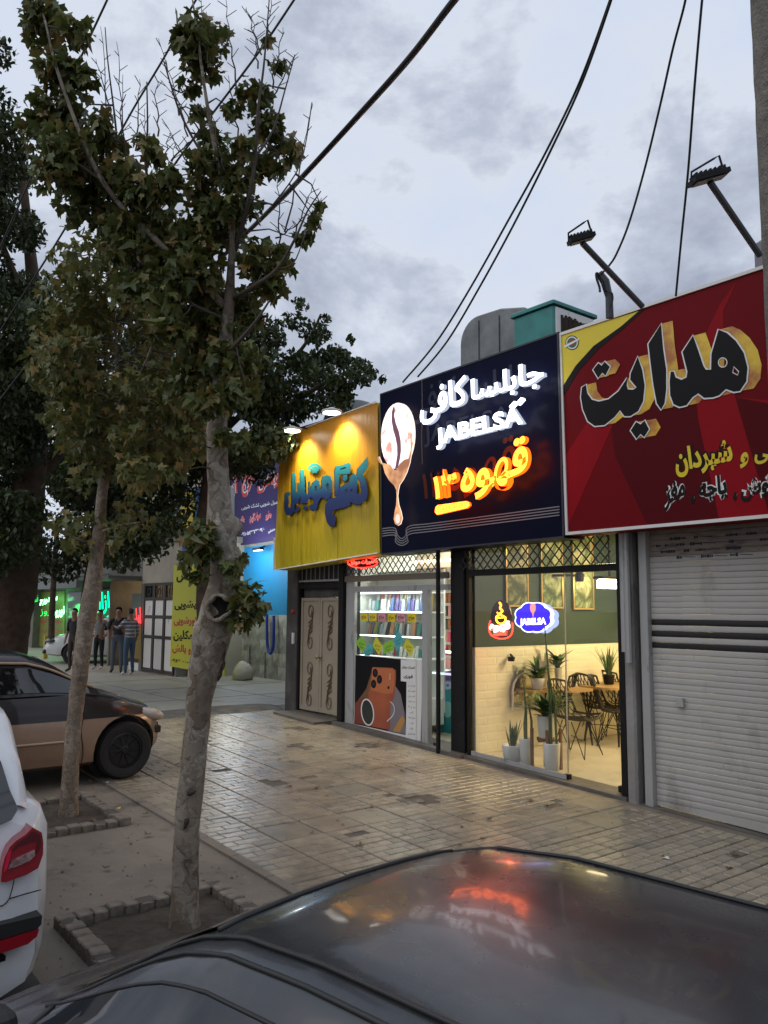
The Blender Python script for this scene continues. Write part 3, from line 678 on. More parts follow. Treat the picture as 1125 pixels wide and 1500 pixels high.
# --- dark blue cafe sign
m_navy = mat('navy_glossy_panel', (0.004, 0.005, 0.020), 0.3, spec=0.05); dirt(m_navy, (0.008, 0.008, 0.022), 1.5, .5, .8)
t, P = sign_board('cafe_sign', [(557, 577), (818.5, 486), (827, 788), (559, 813)], YS, .32, m_navy, 'dark blue cafe sign with glowing white and orange letters and a coffee bean spoon', 'sign')
frame(P, 0.02, t, mat('dark_trim', (.02, .02, .03), .4), .002, .006)
m_wl = emis('white_letter_light', (0.93, 0.96, 1.0), 3.2); m_ws = emis('white_letter_side', (0.50, 0.56, 0.72), 0.75)
m_ol = emis('orange_letter_light', (1.0, 0.13, 0.012), 8); m_os = emis('orange_letter_side', (1.0, 0.10, 0.004), 2.2)
SO = dict(off=-.055, thick=0.055); YF_ = YS-.205
m_gw = mat('faded_grey_print', (.028, .032, .055), .6, spec=.1); m_go = mat('faded_orange_print', (.09, .016, .006), .6, spec=.1)
def z1(x, y): return (560 + x/4.1667, 530 + y/4.1667)
YL = YS - 0.2
def lt(s, bl, br, tl, mats, name='lettering', Y=YS-.205, **k): return ptext(s, bl, br, tl, Y, mats, t, name=name, **k)
lt('جابلسا', z1(540, 268), z1(985, 150), z1(540, 108), [m_wl, m_ws], bold=.024, **SO)
lt('کافی', z1(232, 395), z1(520, 300), z1(225, 185), [m_wl, m_ws], bold=.024, **SO)
for q in ((795, 262), (838, 240)): 
    a = onY(*z1(q[0], q[1]), YF_); mb = MB(); mb.obox(a + Vector((0, .02, 0)), (.035, 0, .022), (0, .03, 0), (-.006, 0, .011)); mb.build('lettering', m_wl, t)
lt('JABELSA', z1(330, 537), z1(862, 408), z1(322, 410), [m_wl, m_ws], bold=.035, **SO)
lt('قهوه', z1(478, 870), z1(890, 735), z1(478, 600), [m_ol, m_os], bold=.028, **SO)
lt('۱۳', z1(312, 840), z1(455, 815), z1(310, 668), [m_ol, m_os], bold=.03, **SO)
o = art([(638, 743), (637, 750), (640, 754), (684, 744), (688, 740), (687, 736), (683, 734), (641, 740)], YF_, -.03, .03, [m_ol, m_os], 'light_bar', t)
ptext('CAFE ROASTERY', (645, 750.5), (682, 742), (645, 744), YF_, emis('amber_dim', (1, .22, .02), 1.0), t, off=.004)
for s_, bl, br, tl, mt_ in (('جابلسا', (480, 268), (925, 150), (480, 108), m_gw), ('کافی', (172, 395), (460, 300), (165, 185), m_gw), ('JABELSA', (258, 525), (792, 398), (252, 400), m_gw), ('قهوه', (408, 865), (820, 730), (408, 595), m_go), ('۱۳', (245, 840), (388, 815), (243, 668), m_go)):
    ptext(s_, z1(*bl), z1(*br), z1(*tl), YS, mt_, t, bold=.015, off=.003, name='printed_word')
# bean, spoon and drip
def z2(x, y): return (550 + x/6.522, 580 + y/6.522)
m_bean = bpy.data.materials.new('glowing_bean_print'); m_bean.use_nodes = True; tt = m_bean.node_tree; bb = tt.nodes['Principled BSDF']
_g = tt.nodes.new('ShaderNodeTexCoord'); _n = tt.nodes.new('ShaderNodeTexNoise'); _n.inputs['Scale'].default_value = 6; _n.inputs['Detail'].default_value = 4; tt.links.new(_g.outputs['Object'], _n.inputs['Vector'])
_r2 = tt.nodes.new('ShaderNodeValToRGB'); tt.links.new(_n.outputs[0], _r2.inputs[0]); _r2.color_ramp.elements[0].position = .36; _r2.color_ramp.elements[0].color = (.50, .22, .18, 1); _r2.color_ramp.elements[1].position = .50; _r2.color_ramp.elements[1].color = (1.0, .86, .80, 1)
tt.links.new(_r2.outputs[0], bb.inputs['Emission Color']); bb.inputs['Emission Strength'].default_value = 1.25; bb.inputs['Base Color'].default_value = (.3, .12, .08, 1); bb.inputs['Roughness'].default_value = .3
m_cop = bpy.data.materials.new('copper_print'); m_cop.use_nodes = True; tt = m_cop.node_tree; bb = tt.nodes['Principled BSDF']
_g = tt.nodes.new('ShaderNodeTexCoord'); _n = tt.nodes.new('ShaderNodeTexNoise'); _n.inputs['Scale'].default_value = 5; tt.links.new(_g.outputs['Object'], _n.inputs['Vector'])
_r2 = tt.nodes.new('ShaderNodeValToRGB'); tt.links.new(_n.outputs[0], _r2.inputs[0]); _r2.color_ramp.elements[0].position = .38; _r2.color_ramp.elements[0].color = (.22, .07, .03, 1); _r2.color_ramp.elements[1].position = .62; _r2.color_ramp.elements[1].color = (.95, .50, .22, 1)
tt.links.new(_r2.outputs[0], bb.inputs['Emission Color']); bb.inputs['Emission Strength'].default_value = .62; bb.inputs['Base Color'].default_value = (.5, .22, .1, 1); bb.inputs['Roughness'].default_value = .25
m_edge = emis('bean_edge_light', (1, .8, .68), 1.1)
def el(cx, cy, rx, ry, rot=0, n=32, a0=0, a1=2*math.pi):
    o = []
    for i in range(n if a1-a0 > 6.2 else n+1):
        a = a0+(a1-a0)*i/n; x, y = rx*math.cos(a), ry*math.sin(a); o.append((cx+x*math.cos(rot)-y*math.sin(rot), cy+x*math.sin(rot)+y*math.cos(rot)))
    return o
be = [z2(*p) for p in el(203, 380, 150, 315, R(3), 36)]
YB_ = YS-.1
art(be, YB_, -.05, .05, [m_bean, m_edge], 'coffee_bean', t)
crease = [(178, 95), (185, 130), (180, 190), (195, 260), (225, 340), (242, 430), (245, 520), (235, 600), (215, 690), (190, 700), (200, 640), (212, 560), (210, 480), (195, 400), (172, 320), (158, 240), (160, 150)]
art([z2(*p) for p in crease], YB_, .0006, .006, mat('bean_crease', (.045, .012, .03), .5, emit=(.30, .13, .2), estr=.35), 'crease', t)
cup = [(30, 585), (45, 580), (70, 640), (110, 650), (150, 655), (180, 705), (210, 710), (240, 650), (285, 610), (325, 600), (345, 520), (345, 450), (360, 435), (372, 455), (362, 480), (352, 560), (338, 640), (310, 730), (275, 800), (240, 850), (228, 900), (222, 960), (232, 1040), (255, 1110), (266, 1170), (250, 1225), (224, 1240), (198, 1225), (184, 1175), (192, 1110), (207, 1040), (212, 960), (208, 900), (190, 860), (140, 810), (100, 740), (78, 660), (50, 640), (32, 610)]
art([z2(*p) for p in cup], YB_, .007, .01, [m_cop, m_edge], 'spoon', t)
art([z2(*p) for p in el(224, 1175, 20, 45, 0, 16)], YB_, .0175, .004, emis('drip_shine', (1, .72, .62), .9), 'drip_highlight', t)
m_line = mat('grey_line_print', (.22, .22, .25), .5)
for k_ in range(4):
    q = [(62, 1268+k_*24), (185, 1262+k_*24 - k_*1), (215 - k_*7, 1330+k_*22), (252, 1362+k_*22), (292+k_*7, 1330+k_*22), (325, 1245+k_*26), (600, 1210+k_*25)]
    pts = [z2(*p) for p in q] + [(820, 742+k_*4.2)]
    ribbon(pathp(pts, YS, 8), .011, NF, .003, .002, m_line, 'wave_line', t)
# thin cable hanging in front of the sign
tag(MB().tube([onY(618, 556, 6.3), onY(618.5, 600, 6.3), onY(617.5, 640, 6.3), onY(618.5, 680, 6.3)], .006, 5).build('hanging_wire', mat('wire_grey', (.08, .07, .07), .6)), 'thin grey wire hanging down in front of the dark blue cafe sign', 'wire')

# --- yellow phone shop banner
m_yel = zgrad('yellow_vinyl', [(0, (0.42, 0.345, 0.012)), (.38, (0.44, 0.30, 0.012)), (.6, (0.52, 0.25, 0.012)), (1, (0.58, 0.23, 0.018))], 2.6, 4.95, .38)  # orange towards the top, yellow towards the bottom
tt = m_yel.node_tree; _n = tt.nodes.new('ShaderNodeTexNoise'); _n.inputs['Scale'].default_value = 3.0; _m = tt.nodes.new('ShaderNodeMapping'); _m.inputs['Scale'].default_value = (3, 1, .5); _c = tt.nodes.new('ShaderNodeTexCoord')
tt.links.new(_c.outputs['Object'], _m.inputs[0]); tt.links.new(_m.outputs[0], _n.inputs['Vector']); _b = tt.nodes.new('ShaderNodeBump'); _b.inputs['Strength'].default_value = .5; _b.inputs['Distance'].default_value = .03; tt.links.new(_n.outputs[0], _b.inputs['Height']); tt.links.new(_b.outputs[0], tt.nodes['Principled BSDF'].inputs['Normal'])
TL, TR, BR, BL = [onY(*p, YS) for p in ((413, 640), (553, 589), (556.3, 811), (404, 835))]
t = thing('phone_shop_sign', (BL+BR)/2, 'big yellow vinyl banner with teal lettering lit by two lamps', 'sign')
vv = []; ff = []; nu, nv_ = 24, 24
for j in range(nv_+1):
    for i in range(nu+1):
        u, v = i/nu, j/nv_; p = (BL*(1-u)+BR*u)*(1-v)+(TL*(1-u)+TR*u)*v
        p = p + Vector((0, -.006*math.sin(u*19)*math.sin(v*3.1) - .02*mnoise.noise(Vector((u*4, v*2, 5)))*math.sin(math.pi*u)*math.sin(math.pi*v) - (.03 if i == 0 else 0), 0)); vv.append(p)
for j in range(nv_):
    for i in range(nu): ff.append((j*(nu+1)+i, j*(nu+1)+i+1, (j+1)*(nu+1)+i+1, (j+1)*(nu+1)+i))
mkmesh('vinyl_sheet', vv, ff, m_yel, t, True)
m_vs = mat('vinyl_seam', (.24, .2, .01), .5)
for px_ in (443, 497):
    a = onY(px_, 745 if px_ == 443 else 735, YS); b = onY(px_-1, 829 if px_ == 443 else 821, YS); MB().bar(a+Vector((0, -.022, 0)), b+Vector((0, -.022, 0)), .006, .004, (0, 1, 0)).build('seam', m_vs, t)
mb = MB(); dd = Vector((0, .30, 0)); o_ = Vector((0, .035, 0))
P4 = [BL+o_, BR+o_, TR+o_, TL+o_]; vs = P4 + [p+dd for p in P4]
mkmesh('box', vs, [(0,1,2,3),(7,6,5,4),(0,4,5,1),(1,5,6,2),(2,6,7,3),(3,7,4,0)], mat('vinyl_side', (.52, .45, .05), .45), t)
m_folded = mat('torn_white_edge', (.75, .73, .68), .6)
MB().bar(BL+Vector((.01, -.03, 0)), BR+Vector((0, -.03, .01)), .016, .01, (0, 1, 0)).build('hem', m_folded, t)
MB().bar(TL+Vector((0, -.03, 0)), TR+Vector((0, -.03, 0)), .012, .01, (0, 1, 0)).build('hem', m_folded, t)
MB().bar(BL+Vector((-.012, -.01, .5)), BL+Vector((-.006, -.01, 0)), .035, .06).build('hem', m_folded, t)
def z3(x, y): return (400 + x/5.3588, 560 + y/5.3588)
m_teal = zgrad('teal_navy_print', [(0, (.012, .02, .10)), (.35, (.014, .035, .14)), (.7, (.02, .22, .27)), (1, (.03, .42, .36))], 3.28, 4.22, .4)
m_shad = mat('print_dark', (.02, .02, .05), .5)
YB = YS-.03
def both(poly, holes=(), nm='lettering'):
    sh_ = [(x+(-7), y+3) for x, y in poly]
    art([z3(*p) for p in sh_], YB, .001, .003, m_shad, 'letter_shadow', t)
    art([z3(*p) for p in poly], YB, .0045, .003, m_teal, nm, t, [[z3(*p) for p in h] for h in holes])
# hand-drawn word: kaf, f, r  (right to left), alef with phone, mim waw ba alef ya lam
both([(745, 588), (750, 660), (725, 700), (705, 720), (735, 780), (748, 850), (740, 910), (715, 945), (675, 960), (640, 955), (612, 935), (608, 965), (560, 985), (510, 995), (480, 1005), (465, 1040), (490, 1045), (495, 1090), (485, 1130), (455, 1130), (430, 1095), (415, 1030), (418, 960), (440, 915), (490, 905), (520, 880), (528, 825), (560, 805), (600, 790), (608, 745), (640, 715), (665, 745), (665, 820), (660, 870), (690, 880), (700, 850), (690, 790), (660, 735), (668, 680), (700, 640)], [[(565, 850), (580, 835), (590, 855), (575, 872)], [(608, 850), (622, 835), (630, 855), (615, 872)]])
both([(488, 690), (496, 660), (545, 650), (600, 630), (612, 645), (608, 715), (585, 722), (520, 722), (520, 880), (490, 895)], [[(530, 678), (575, 664), (578, 676), (532, 690)]])
both(el(568, 752, 18, 26, .1, 14))
both([(385, 770), (395, 740), (425, 728), (455, 740), (468, 780), (466, 860), (450, 905), (420, 922), (390, 900), (370, 915), (352, 960), (350, 990), (325, 1012), (298, 1000), (292, 965), (318, 958), (330, 930), (302, 900), (298, 840), (312, 790), (345, 760), (365, 775), (372, 830), (378, 850), (388, 820)], [[(428, 790), (440, 800), (440, 835), (424, 845), (416, 815)], [(330, 815), (345, 812), (348, 850), (332, 856)]])
both([(218, 690), (245, 683), (250, 780), (255, 870), (282, 880), (282, 780), (292, 775), (300, 900), (270, 945), (222, 955), (216, 850)])
both(el(258, 985, 13, 17, 0, 12))
both([(152, 718), (180, 708), (182, 860), (200, 870), (200, 790), (215, 790), (214, 905), (195, 950), (172, 965), (170, 1010), (140, 1045), (108, 1035), (95, 985), (98, 870), (130, 860), (135, 880), (122, 900), (122, 980), (140, 990), (150, 950)])
both(el(200, 990, 12, 15, 0, 12)); both(el(186, 1010, 9, 12, 0, 10))
for r_ in (28, 52, 78):
    q = [(328+r_*math.cos(a)*.78, 725-r_*math.sin(a)) for a in [R(38+i*12) for i in range(10)]]
    ribbon([onY(*z3(*p), YB) for p in q], .045, NF, .003, .004, m_teal, 'wifi_arc', t)
# lamps reaching out over the banner
m_lampw = emis('led_disc_light', (1.0, .97, .88), 9.0)
for (px0, px1, py, ax_, lab) in ((400, 520, 0, (476, 606.5, .24), 'right one of the two round lamps shining down on the yellow banner'), (0, 0, 0, (418, 633, .26), 'left one of the two round lamps shining down on the yellow banner')):
    c = onY(ax_[0]+10, ax_[1]-2, YS-ax_[2]); wall = onY(ax_[0]+25, ax_[1]+2, YS); wall.z = TL.z + (TR.z-TL.z)*((wall.x-TL.x)/(TR.x-TL.x)) - .02
    l_ = thing('banner_lamp', c, lab, 'lamp', 'round lamps over the yellow banner')
    MB().lathe(c, [(.13, 0), (.14, .012), (.14, .03), (.08, .05), (.03, .07)], 20).build('housing', m_white, l_)
    MB().lathe(c+Vector((0, 0, -.008)), [(.118, 0), (.118, .007)], 20).build('diffuser', m_lampw, l_)
    MB().tube([c+Vector((0, 0, .06)), c+Vector((0, .15, .07)), Vector((c.x, YS+.03, wall.z+.02))], .012, 8).build('arm', m_black, l_)
    s_ = bpy.data.lights.new('lamp_light', 'SPOT'); s_.energy = 120; s_.spot_size = R(110); s_.spot_blend = .8; s_.color = (1, .86, .6); s_.shadow_soft_size = .08
    so = bpy.data.objects.new('lamp_light', s_); link(so); so.location = c+Vector((0, .02, -.03)); so.rotation_euler = Vector((0, -.4, 1)).to_track_quat('Z', 'Y').to_euler()

# --- red butcher's sign
YR = 6.6
m_red = mat('red_print', (0.15, 0.002, 0.006), .6, bump=(70, .05), spec=.12); m_red2 = mat('bright_red_print', (0.26, 0.004, 0.010), .6, spec=.12); m_red3 = mat('dark_red_print', (0.085, 0.002, 0.005), .6, spec=.12)
t, P = sign_board('butcher_sign', [(819.5, 488.5), (1200, 362), (1205, 752), (829.5, 784)], YR, .25, m_red, 'red sign with black and gold Persian lettering and a yellow corner', 'sign')
frame(P, .03, t, m_white, .002, .014)
def z4(x, y): return (800 + x/3.4615, 380 + y/3.4615)
def ra(pts, off, th, mt, name, holes=()): return art([z4(*p) for p in pts], YR, off, th, mt, name, t, [[z4(*p) for p in h] for h in holes])
ra([(970, 110), (880, 230), (800, 400), (760, 640), (770, 800), (880, 1330), (1290, 1290), (1290, 700), (1200, 720), (960, 700), (900, 500), (900, 260)], .0005, .0015, m_red2, 'red_shard')
ra([(420, 600), (330, 860), (350, 1000), (520, 1360), (880, 1326), (770, 800), (740, 640), (560, 720)], .0005, .0013, m_red3, 'red_shard')
ra([(95, 1000), (250, 760), (400, 620), (330, 860), (100, 1380)], .0005, .0011, m_red2, 'red_shard')
ra([(960, 700), (1130, 1290), (1290, 1285), (1290, 760)], .0025, .0011, m_red3, 'red_shard')
ra([(78, 385), (470, 262), (380, 340), (240, 440), (150, 540), (88, 640)], .001, .002, mat('yellow_print', (.72, .56, .02), .4), 'yellow_corner')
ra([(470, 262), (500, 252), (400, 345), (265, 455), (170, 560), (90, 690), (88, 640), (150, 540), (240, 440), (380, 340)], .001, .0026, mat('black_print', (.009, .009, .009), .55, spec=.15), 'black_swoosh')
m_bk = mat('black_print', (.009, .009, .009), .55, spec=.15); m_wp = mat('white_print', (.75, .75, .73), .4)
m_gld = mat('gold_print', (.78, .52, .03), .35, noise=((.42, .14, .03), 2.2, .42, .6))
for rr, mt_, of in ((34, m_bk, .004), (30, m_wp, .0052), (24, mat('emblem_green', (.03, .12, .05), .5), .0064), (12, mat('emblem_red', (.4, .02, .02), .5), .0076)): ra(el(133, 423, rr, rr*1.08, 0, 20), of, .001, mt_, 'emblem')
ra([(95, 440), (120, 425), (170, 400), (172, 408), (122, 436), (97, 450)], .0088, .001, m_wp, 'emblem')
word = [
  ([(842, 480), (878, 357), (920, 375), (965, 415), (1005, 475), (1024, 550), (1018, 620), (985, 668), (955, 672), (915, 658), (880, 690), (850, 700), (805, 703), (775, 680), (745, 700), (715, 740), (680, 748), (650, 735), (633, 690), (630, 620), (635, 570), (650, 570), (660, 600), (690, 612), (715, 600), (720, 570), (695, 470), (748, 388), (770, 450), (800, 540), (812, 560), (840, 560)], [el(899, 524, 22, 24, 0, 14), [(955, 545), (980, 570), (975, 588), (950, 575)]]),
  ([(522, 430), (586, 328), (596, 450), (612, 560), (612, 660), (604, 730), (586, 762), (565, 730), (548, 640), (535, 540)], []),
  ([(185, 650), (205, 636), (212, 680), (235, 712), (270, 722), (320, 710), (370, 670), (415, 602), (412, 640), (418, 660), (445, 662), (462, 650), (430, 610), (432, 580), (468, 495), (490, 560), (503, 640), (495, 720), (470, 770), (430, 795), (400, 795), (378, 765), (350, 800), (300, 840), (250, 845), (215, 820), (190, 760), (180, 700)], []),
  ([(242, 560), (268, 527), (285, 540), (300, 520), (326, 545), (304, 590), (288, 575), (268, 603)], []),
  ([(432, 868), (460, 825), (482, 838), (502, 818), (525, 862), (500, 902), (482, 885), (462, 910)], [])]
gi = 0
for poly, holes in word:
    # golden body printed behind, drawn as overlapping leaning strips
    n_ = len(poly); ex = Vector((onY(*z4(455+55, 500-14), YR) - onY(*z4(455, 500), YR)))
    mb = MB()
    for i in range(n_):
        a = onY(*z4(*poly[i]), YR); b = onY(*z4(*poly[(i+1) % n_]), YR); of = Vector((0, -.0045-.0001*(gi % 40), 0)); gi += 1
        q = [a+of, b+of, b+ex+of, a+ex+of]
        if (q[1]-q[0]).cross(q[2]-q[0]).y > 0: q.reverse()
        mb.add(q, [(0, 1, 2, 3)])
    mb.build('gold_shade', m_gld, t)
    loop = [onY(*z4(*p), YR) for p in poly]
    ribbon(loop, .028, NF, .0092, .001, m_wp, 'white_outline', t, closed=True)
    ra(poly, .0108, .001, m_bk, 'black_letter', holes)
    for h in holes: ribbon([onY(*z4(*p), YR) for p in h], .008, NF, .0122, .0006, m_wp, 'white_outline', t, closed=True)
def rt(s, bl, br, tl, mt, out=None, b=.03, wid=.075):
    if out: ptext(s, z4(*bl), z4(*br), z4(*tl), YR, out, t, bold=wid, off=.004, name='letter_outline')
    ptext(s, z4(*bl), z4(*br), z4(*tl), YR, mt, t, bold=b, off=.0072)
m_yp = mat('yellow_print', (.72, .56, .02), .4)
rt('شیردان', (664, 1112), (955, 1057), (648, 962), m_yp, m_bk, .04, .12)
rt('و', (985, 1062), (1028, 1050), (985, 985), m_yp, m_bk, .05, .15)
rt('سیرابی', (1060, 1045), (1330, 990), (1055, 930), m_yp, m_bk, .03, .1)
rt('مغز', (603, 1285), (708, 1235), (600, 1150), m_bk, m_wp, .04, .12); rt('،', (735, 1240), (755, 1235), (735, 1195), m_bk, m_wp, .05, .13)
rt('پاچه', (778, 1250), (922, 1225), (772, 1115), m_bk, m_wp, .04, .12); rt('،', (950, 1225), (970, 1220), (950, 1180), m_bk, m_wp, .05, .13)
rt('گوش', (990, 1235), (1180, 1190), (985, 1105), m_bk, m_wp, .04, .12)

# --- purple car wash sign on the blue wall, far end
YP = 9.9
m_pur = mat('purple_print', (.035, .022, .10), .5); m_pred = mat('coral_print', (.55, .05, .06), .5)
t, P = sign_board('car_wash_sign', [(322, 672), (430, 640), (430, 786), (322, 803.5)], YP, .12, m_pur, 'purple car wash sign with red Persian words above the blue wall', 'sign')
def z5(x, y): return (230 + x/5.921, 660 + y/5.921)
def pt(s, bl, br, tl, mt, out=None, b=.03, w=.07):
    if out: ptext(s, z5(*bl), z5(*br), z5(*tl), YP, out, t, bold=w, off=.004, name='letter_outline')
    ptext(s, z5(*bl), z5(*br), z5(*tl), YP, mt, t, bold=b, off=.008)
pt('کارواش', (870, 385), (1190, 270), (870, 200), m_pred, m_wp); pt('موج', (735, 415), (865, 375), (730, 205), m_pred, m_wp); pt('آبی', (600, 450), (712, 400), (590, 245), m_pred, m_wp)
pt('قالیشویی مبل شویی تشک شویی', (735, 520), (1200, 445), (733, 480), m_wp, None, .01)
pt('جارو', (945, 610), (1000, 590), (940, 535), m_pred, m_wp); pt('سرامکلین', (805, 640), (905, 605), (803, 555), m_pred, m_wp); pt('واکس', (705, 645), (765, 625), (700, 580), m_pred, m_wp)
pt('۰۹۱۰۵۲۳۲۳۶۹۶', (735, 745), (935, 700), (732, 708), m_wp, None, .02); pt('حسنی', (968, 720), (1030, 700), (965, 690), m_wp, None, .02)

# --- small oval LED sign under the banner
t = thing('led_sign', onY(534, 824, 6.85), 'small oval LED sign with red glowing words under the yellow banner', 'sign')
YO = 6.85
art(el(534, 824.5, 23, 8, -.02, 24), YO, 0, .03, mat('led_board', (.01, .005, .005), .4), 'board', t)
ribbon([onY(*p, YO) for p in el(534, 824.5, 22, 7.2, -.02, 28)], .007, NF, .032, .004, emis('red_neon', (1, .02, .012), 9), 'led_ring', t, closed=True)
ptext('تعمیرات موبایل', (514, 829), (555, 826.5), (514, 821), YO, emis('red_neon_text', (1, .03, .02), 9), t, off=.034, bold=.03)
# ------------------------------------------------------------------ on the roof: cooler, duct, floodlights, mast, dome
m_tealp = mat('teal_sheet', (0.035, 0.24, 0.22), .5, noise=((.03, .18, .17), 3, .4, .6), bump=(10, .1)); dirt(m_tealp, (.12, .10, .08), 5, .6, .75)
m_galv = mat('galvanised', (0.23, 0.24, 0.24), .5, .5, noise=((.15, .16, .165), 4, .35, .65)); m_straw = mat('cooler_pad', (.035, .022, .014), .95, bump=(40, 1))
t = thing('evaporative_cooler', onY(822, 470, 7.6), 'teal evaporative air cooler with a dark straw pad on the roof', 'cooler')
a = onY(752, 489, 7.25); b = onY(811, 470, 7.25); zt_ = onY(808, 446, 7.25).z; yb_ = onX(871, 470, b.x).y
MB().bbox(a.x, b.x, 7.25, yb_, 4.87, zt_, .02).build('cabinet', m_tealp, t)
MB().bbox(a.x-.03, b.x+.03, 7.22, yb_+.03, zt_-.0, zt_+.05, .015).build('lid', m_tealp, t)
MB().box(b.x+.001, b.x+.016, 7.28, yb_-.04, 4.9, zt_-.03).build('louvre_frame', m_white, t)
mb = MB(); n_ = 16
for i in range(n_):
    y0 = 7.36+(yb_-.12-7.36)*i/n_; mb.box(b.x+.017, b.x+.026+.012*pr.random(), y0, y0+(yb_-7.48)/n_, 4.9, zt_-.10-.04*pr.random())
mb.build('straw_pad', m_straw, t)
# duct: curved elbow
t = thing('air_duct', onY(720, 520, 7.6), 'grey galvanised air duct elbow bending down into the roof', 'duct')
xl_, xr_ = onY(674, 500, 7.55).x, onY(768, 480, 7.55).x
P = []; zt2 = onY(710, 458, 7.55).z; 
mb = MB(); prof_ = []
for i in range(9): an = R(90+i*11.25); prof_.append((xl_+.33+.33*math.cos(an), zt2-.33+.33*math.sin(an)))
prof_ = [(xr_, zt2-.12), (xl_+.75, zt2-.02)] + prof_ + [(xl_, 4.87), (xr_, 4.87)]
n_ = len(prof_); mb.add([(x, 7.55, z) for x, z in prof_] + [(x, 8.05, z) for x, z in prof_], [tuple(range(n_))] + [tuple(range(2*n_-1, n_-1, -1))] + [(i, n_+i, n_+(i+1) % n_, (i+1) % n_) for i in range(n_)])
soften(mb.build('duct_elbow', m_galv, t), .02)
mb = MB()
for fr_ in (.3, .62): x = xl_+(xr_-xl_)*fr_; mb.box(x, x+.02, 7.53, 7.549, 4.88, zt2-.05-.1*fr_)
mb.box(xl_+.3, xr_-.3, 7.53, 7.548, 5.02, 5.2); mb.build('flange', m_galv, t)
mb = MB(); mb.tube([Vector((xr_+.02, 7.6, 4.88)), Vector((xr_+.05, 7.62, 5.1)), Vector((xr_+.0, 7.6, 5.3)), Vector((xr_+.04, 7.62, 5.5))], [.10, .13, .11, .13], 10); mb.build('cloth_sleeve', mat('brown_cloth', (.22, .13, .07), .9, bump=(25, 1)), t)
# grey dome behind the banner
mb = MB(); c0 = onY(520, 612, 7.7); prof_ = [(.52*math.cos(R(q)), .40*math.sin(R(q))) for q in range(0, 91, 10)]
mb.lathe(Vector((c0.x, 7.7, c0.z-.12)), [(.5, -.5)] + [(max(r_, .01), h) for r_, h in prof_], 24)
tag(mb.build('water_tank', mat('grey_plastic', (.16, .17, .17), .6), smooth=True), 'grey rounded tank top showing over the edge of the yellow banner', 'tank')
# floodlights on slanted poles
m_gp = mat('grey_pole', (.07, .075, .085), .5, .3)
def flood(name, base, tip, depth0, depth1, label, w):
    a = dep(*base, depth0); b = dep(*tip, depth1)
    t = thing(name, a, label, 'floodlight', 'floodlights on slanted poles over the red sign')
    MB().tube([a, a*.5+b*.5, b], .021, 8).build('pole', m_gp, t)
    ux = Vector((.84, .54, .05)).normalized(); ux = (RT*.96 + UP*.27).normalized(); uz = Vector((0, -.25, 1)).normalized(); uy = uz.cross(ux).normalized(); uz = ux.cross(uy)
    c = b + uz*.03
    mb = MB(); mb.obox(c, ux*w, uy*w*.62, uz*.014); h_ = mb.build('lamp_head', m_black, t)
    mb = MB()
    for i in range(7): mb.obox(c+ux*w*(-.8+i*.265)+uz*.026, ux*.005, uy*w*.5, uz*.012)
    mb.build('heat_fin', m_black, h_)
    MB().obox(c-uz*.021, ux*w*.86, uy*w*.42, uz*.002).build('lens', mat('unlit_lens', (.30, .30, .22), .3), h_)
    P = [c-ux*w*1.0, c-ux*w*.85+uz*.06, c+ux*w*.5+uz*.10, c+ux*w*.86+uz*.11, c+ux*w*.9]
    MB().tube(P, .007, 6).build('yoke', m_black, t)
flood('floodlight', (941, 449), (853, 356), 5.9, 5.6, 'left floodlight on a slanted pole above the yellow corner of the red sign', .088)
flood('floodlight', (1113, 374), (1040, 267), 5.3, 5.0, 'right floodlight, the bigger one, on a slanted pole beside the concrete pole', .11)
t = thing('cable_mast', dep(893, 464, 6.1), 'thin bent mast wound with loose black wire behind the red sign', 'mast')
m_wire = mat('black_cable', (.014, .014, .015), .5)
MB().tube([dep(893, 466, 6.1), dep(892, 435, 6.1), dep(886, 412, 6.1), dep(877, 400, 6.1)], [.03, .028, .035, .03], 7).build('pole', m_gp, t)
MB().tube([dep(*q, 6.08) for q in spline([(893, 452), (897, 440), (896, 430), (890, 428), (884, 420), (882, 408), (874, 400), (874, 408), (878, 420), (879, 428)], 5)], .009, 5).build('wire_coil', m_wire, t)
# ------------------------------------------------------------------ utility pole and overhead cables
m_conc = mat('pole_concrete', (.20, .18, .155), .9, noise=((.12, .11, .095), 9, .35, .65), bump=(45, 1.0)); dirt(m_conc, (.05, .045, .04), 4, .58, .7)
yp = 6.2; e0 = onY(1098, 0, yp); e1 = onY(1125, 640, yp); rp_ = .22
px0 = (e0.x + e1.x)/2 + rp_*.86 
pts = [Vector((px0+.02, yp+.1, gz(px0)-.1+i*.18)) for i in range(56)]
mb = MB(); mb.tube(pts, [rp_*(1.06-.0016*i)+.006*mnoise.noise(Vector((i*.9, 0, 0))) for i in range(56)], 20)
tag(mb.build('utility_pole', m_conc, smooth=True), 'rough concrete utility pole at the right edge in front of the red sign', 'pole')
MB_ = MB(); q0 = dep(1110, 430, 6.0)
tag(MB().bbox(onY(1104, 400, 7.2).x, onY(1104, 400, 7.2).x+.5, 7.2, 7.7, 4.871, onY(1108, 352, 7.2).z, .03).build('meter_box', mat('grey_box', (.2, .19, .22), .6)), 'grey box on the roof behind the concrete pole', 'box')
def cable(pts, rad, label, n=10):
    P = [dep(*q) for q in [tuple(v) for v in spline(pts, n)]]
    d0_ = (P[0]-P[2]).normalized(); P = [P[0]+d0_*s_+Vector((0, 0, .012*s_*s_)) for s_ in (26, 16, 8, 3)] + P   # goes on over the street
    if pts[-1][2] > 8.5: d1_ = (P[-1]-P[-3]).normalized(); P += [P[-1]+d1_*s_+Vector((0, 0, .015*s_*s_)) for s_ in (3, 8, 16, 24)]
    o = MB().tube(P, rad, 6).build('overhead_cable', m_wire, smooth=True); tag(o, label, 'cable', 'overhead cables'); return o
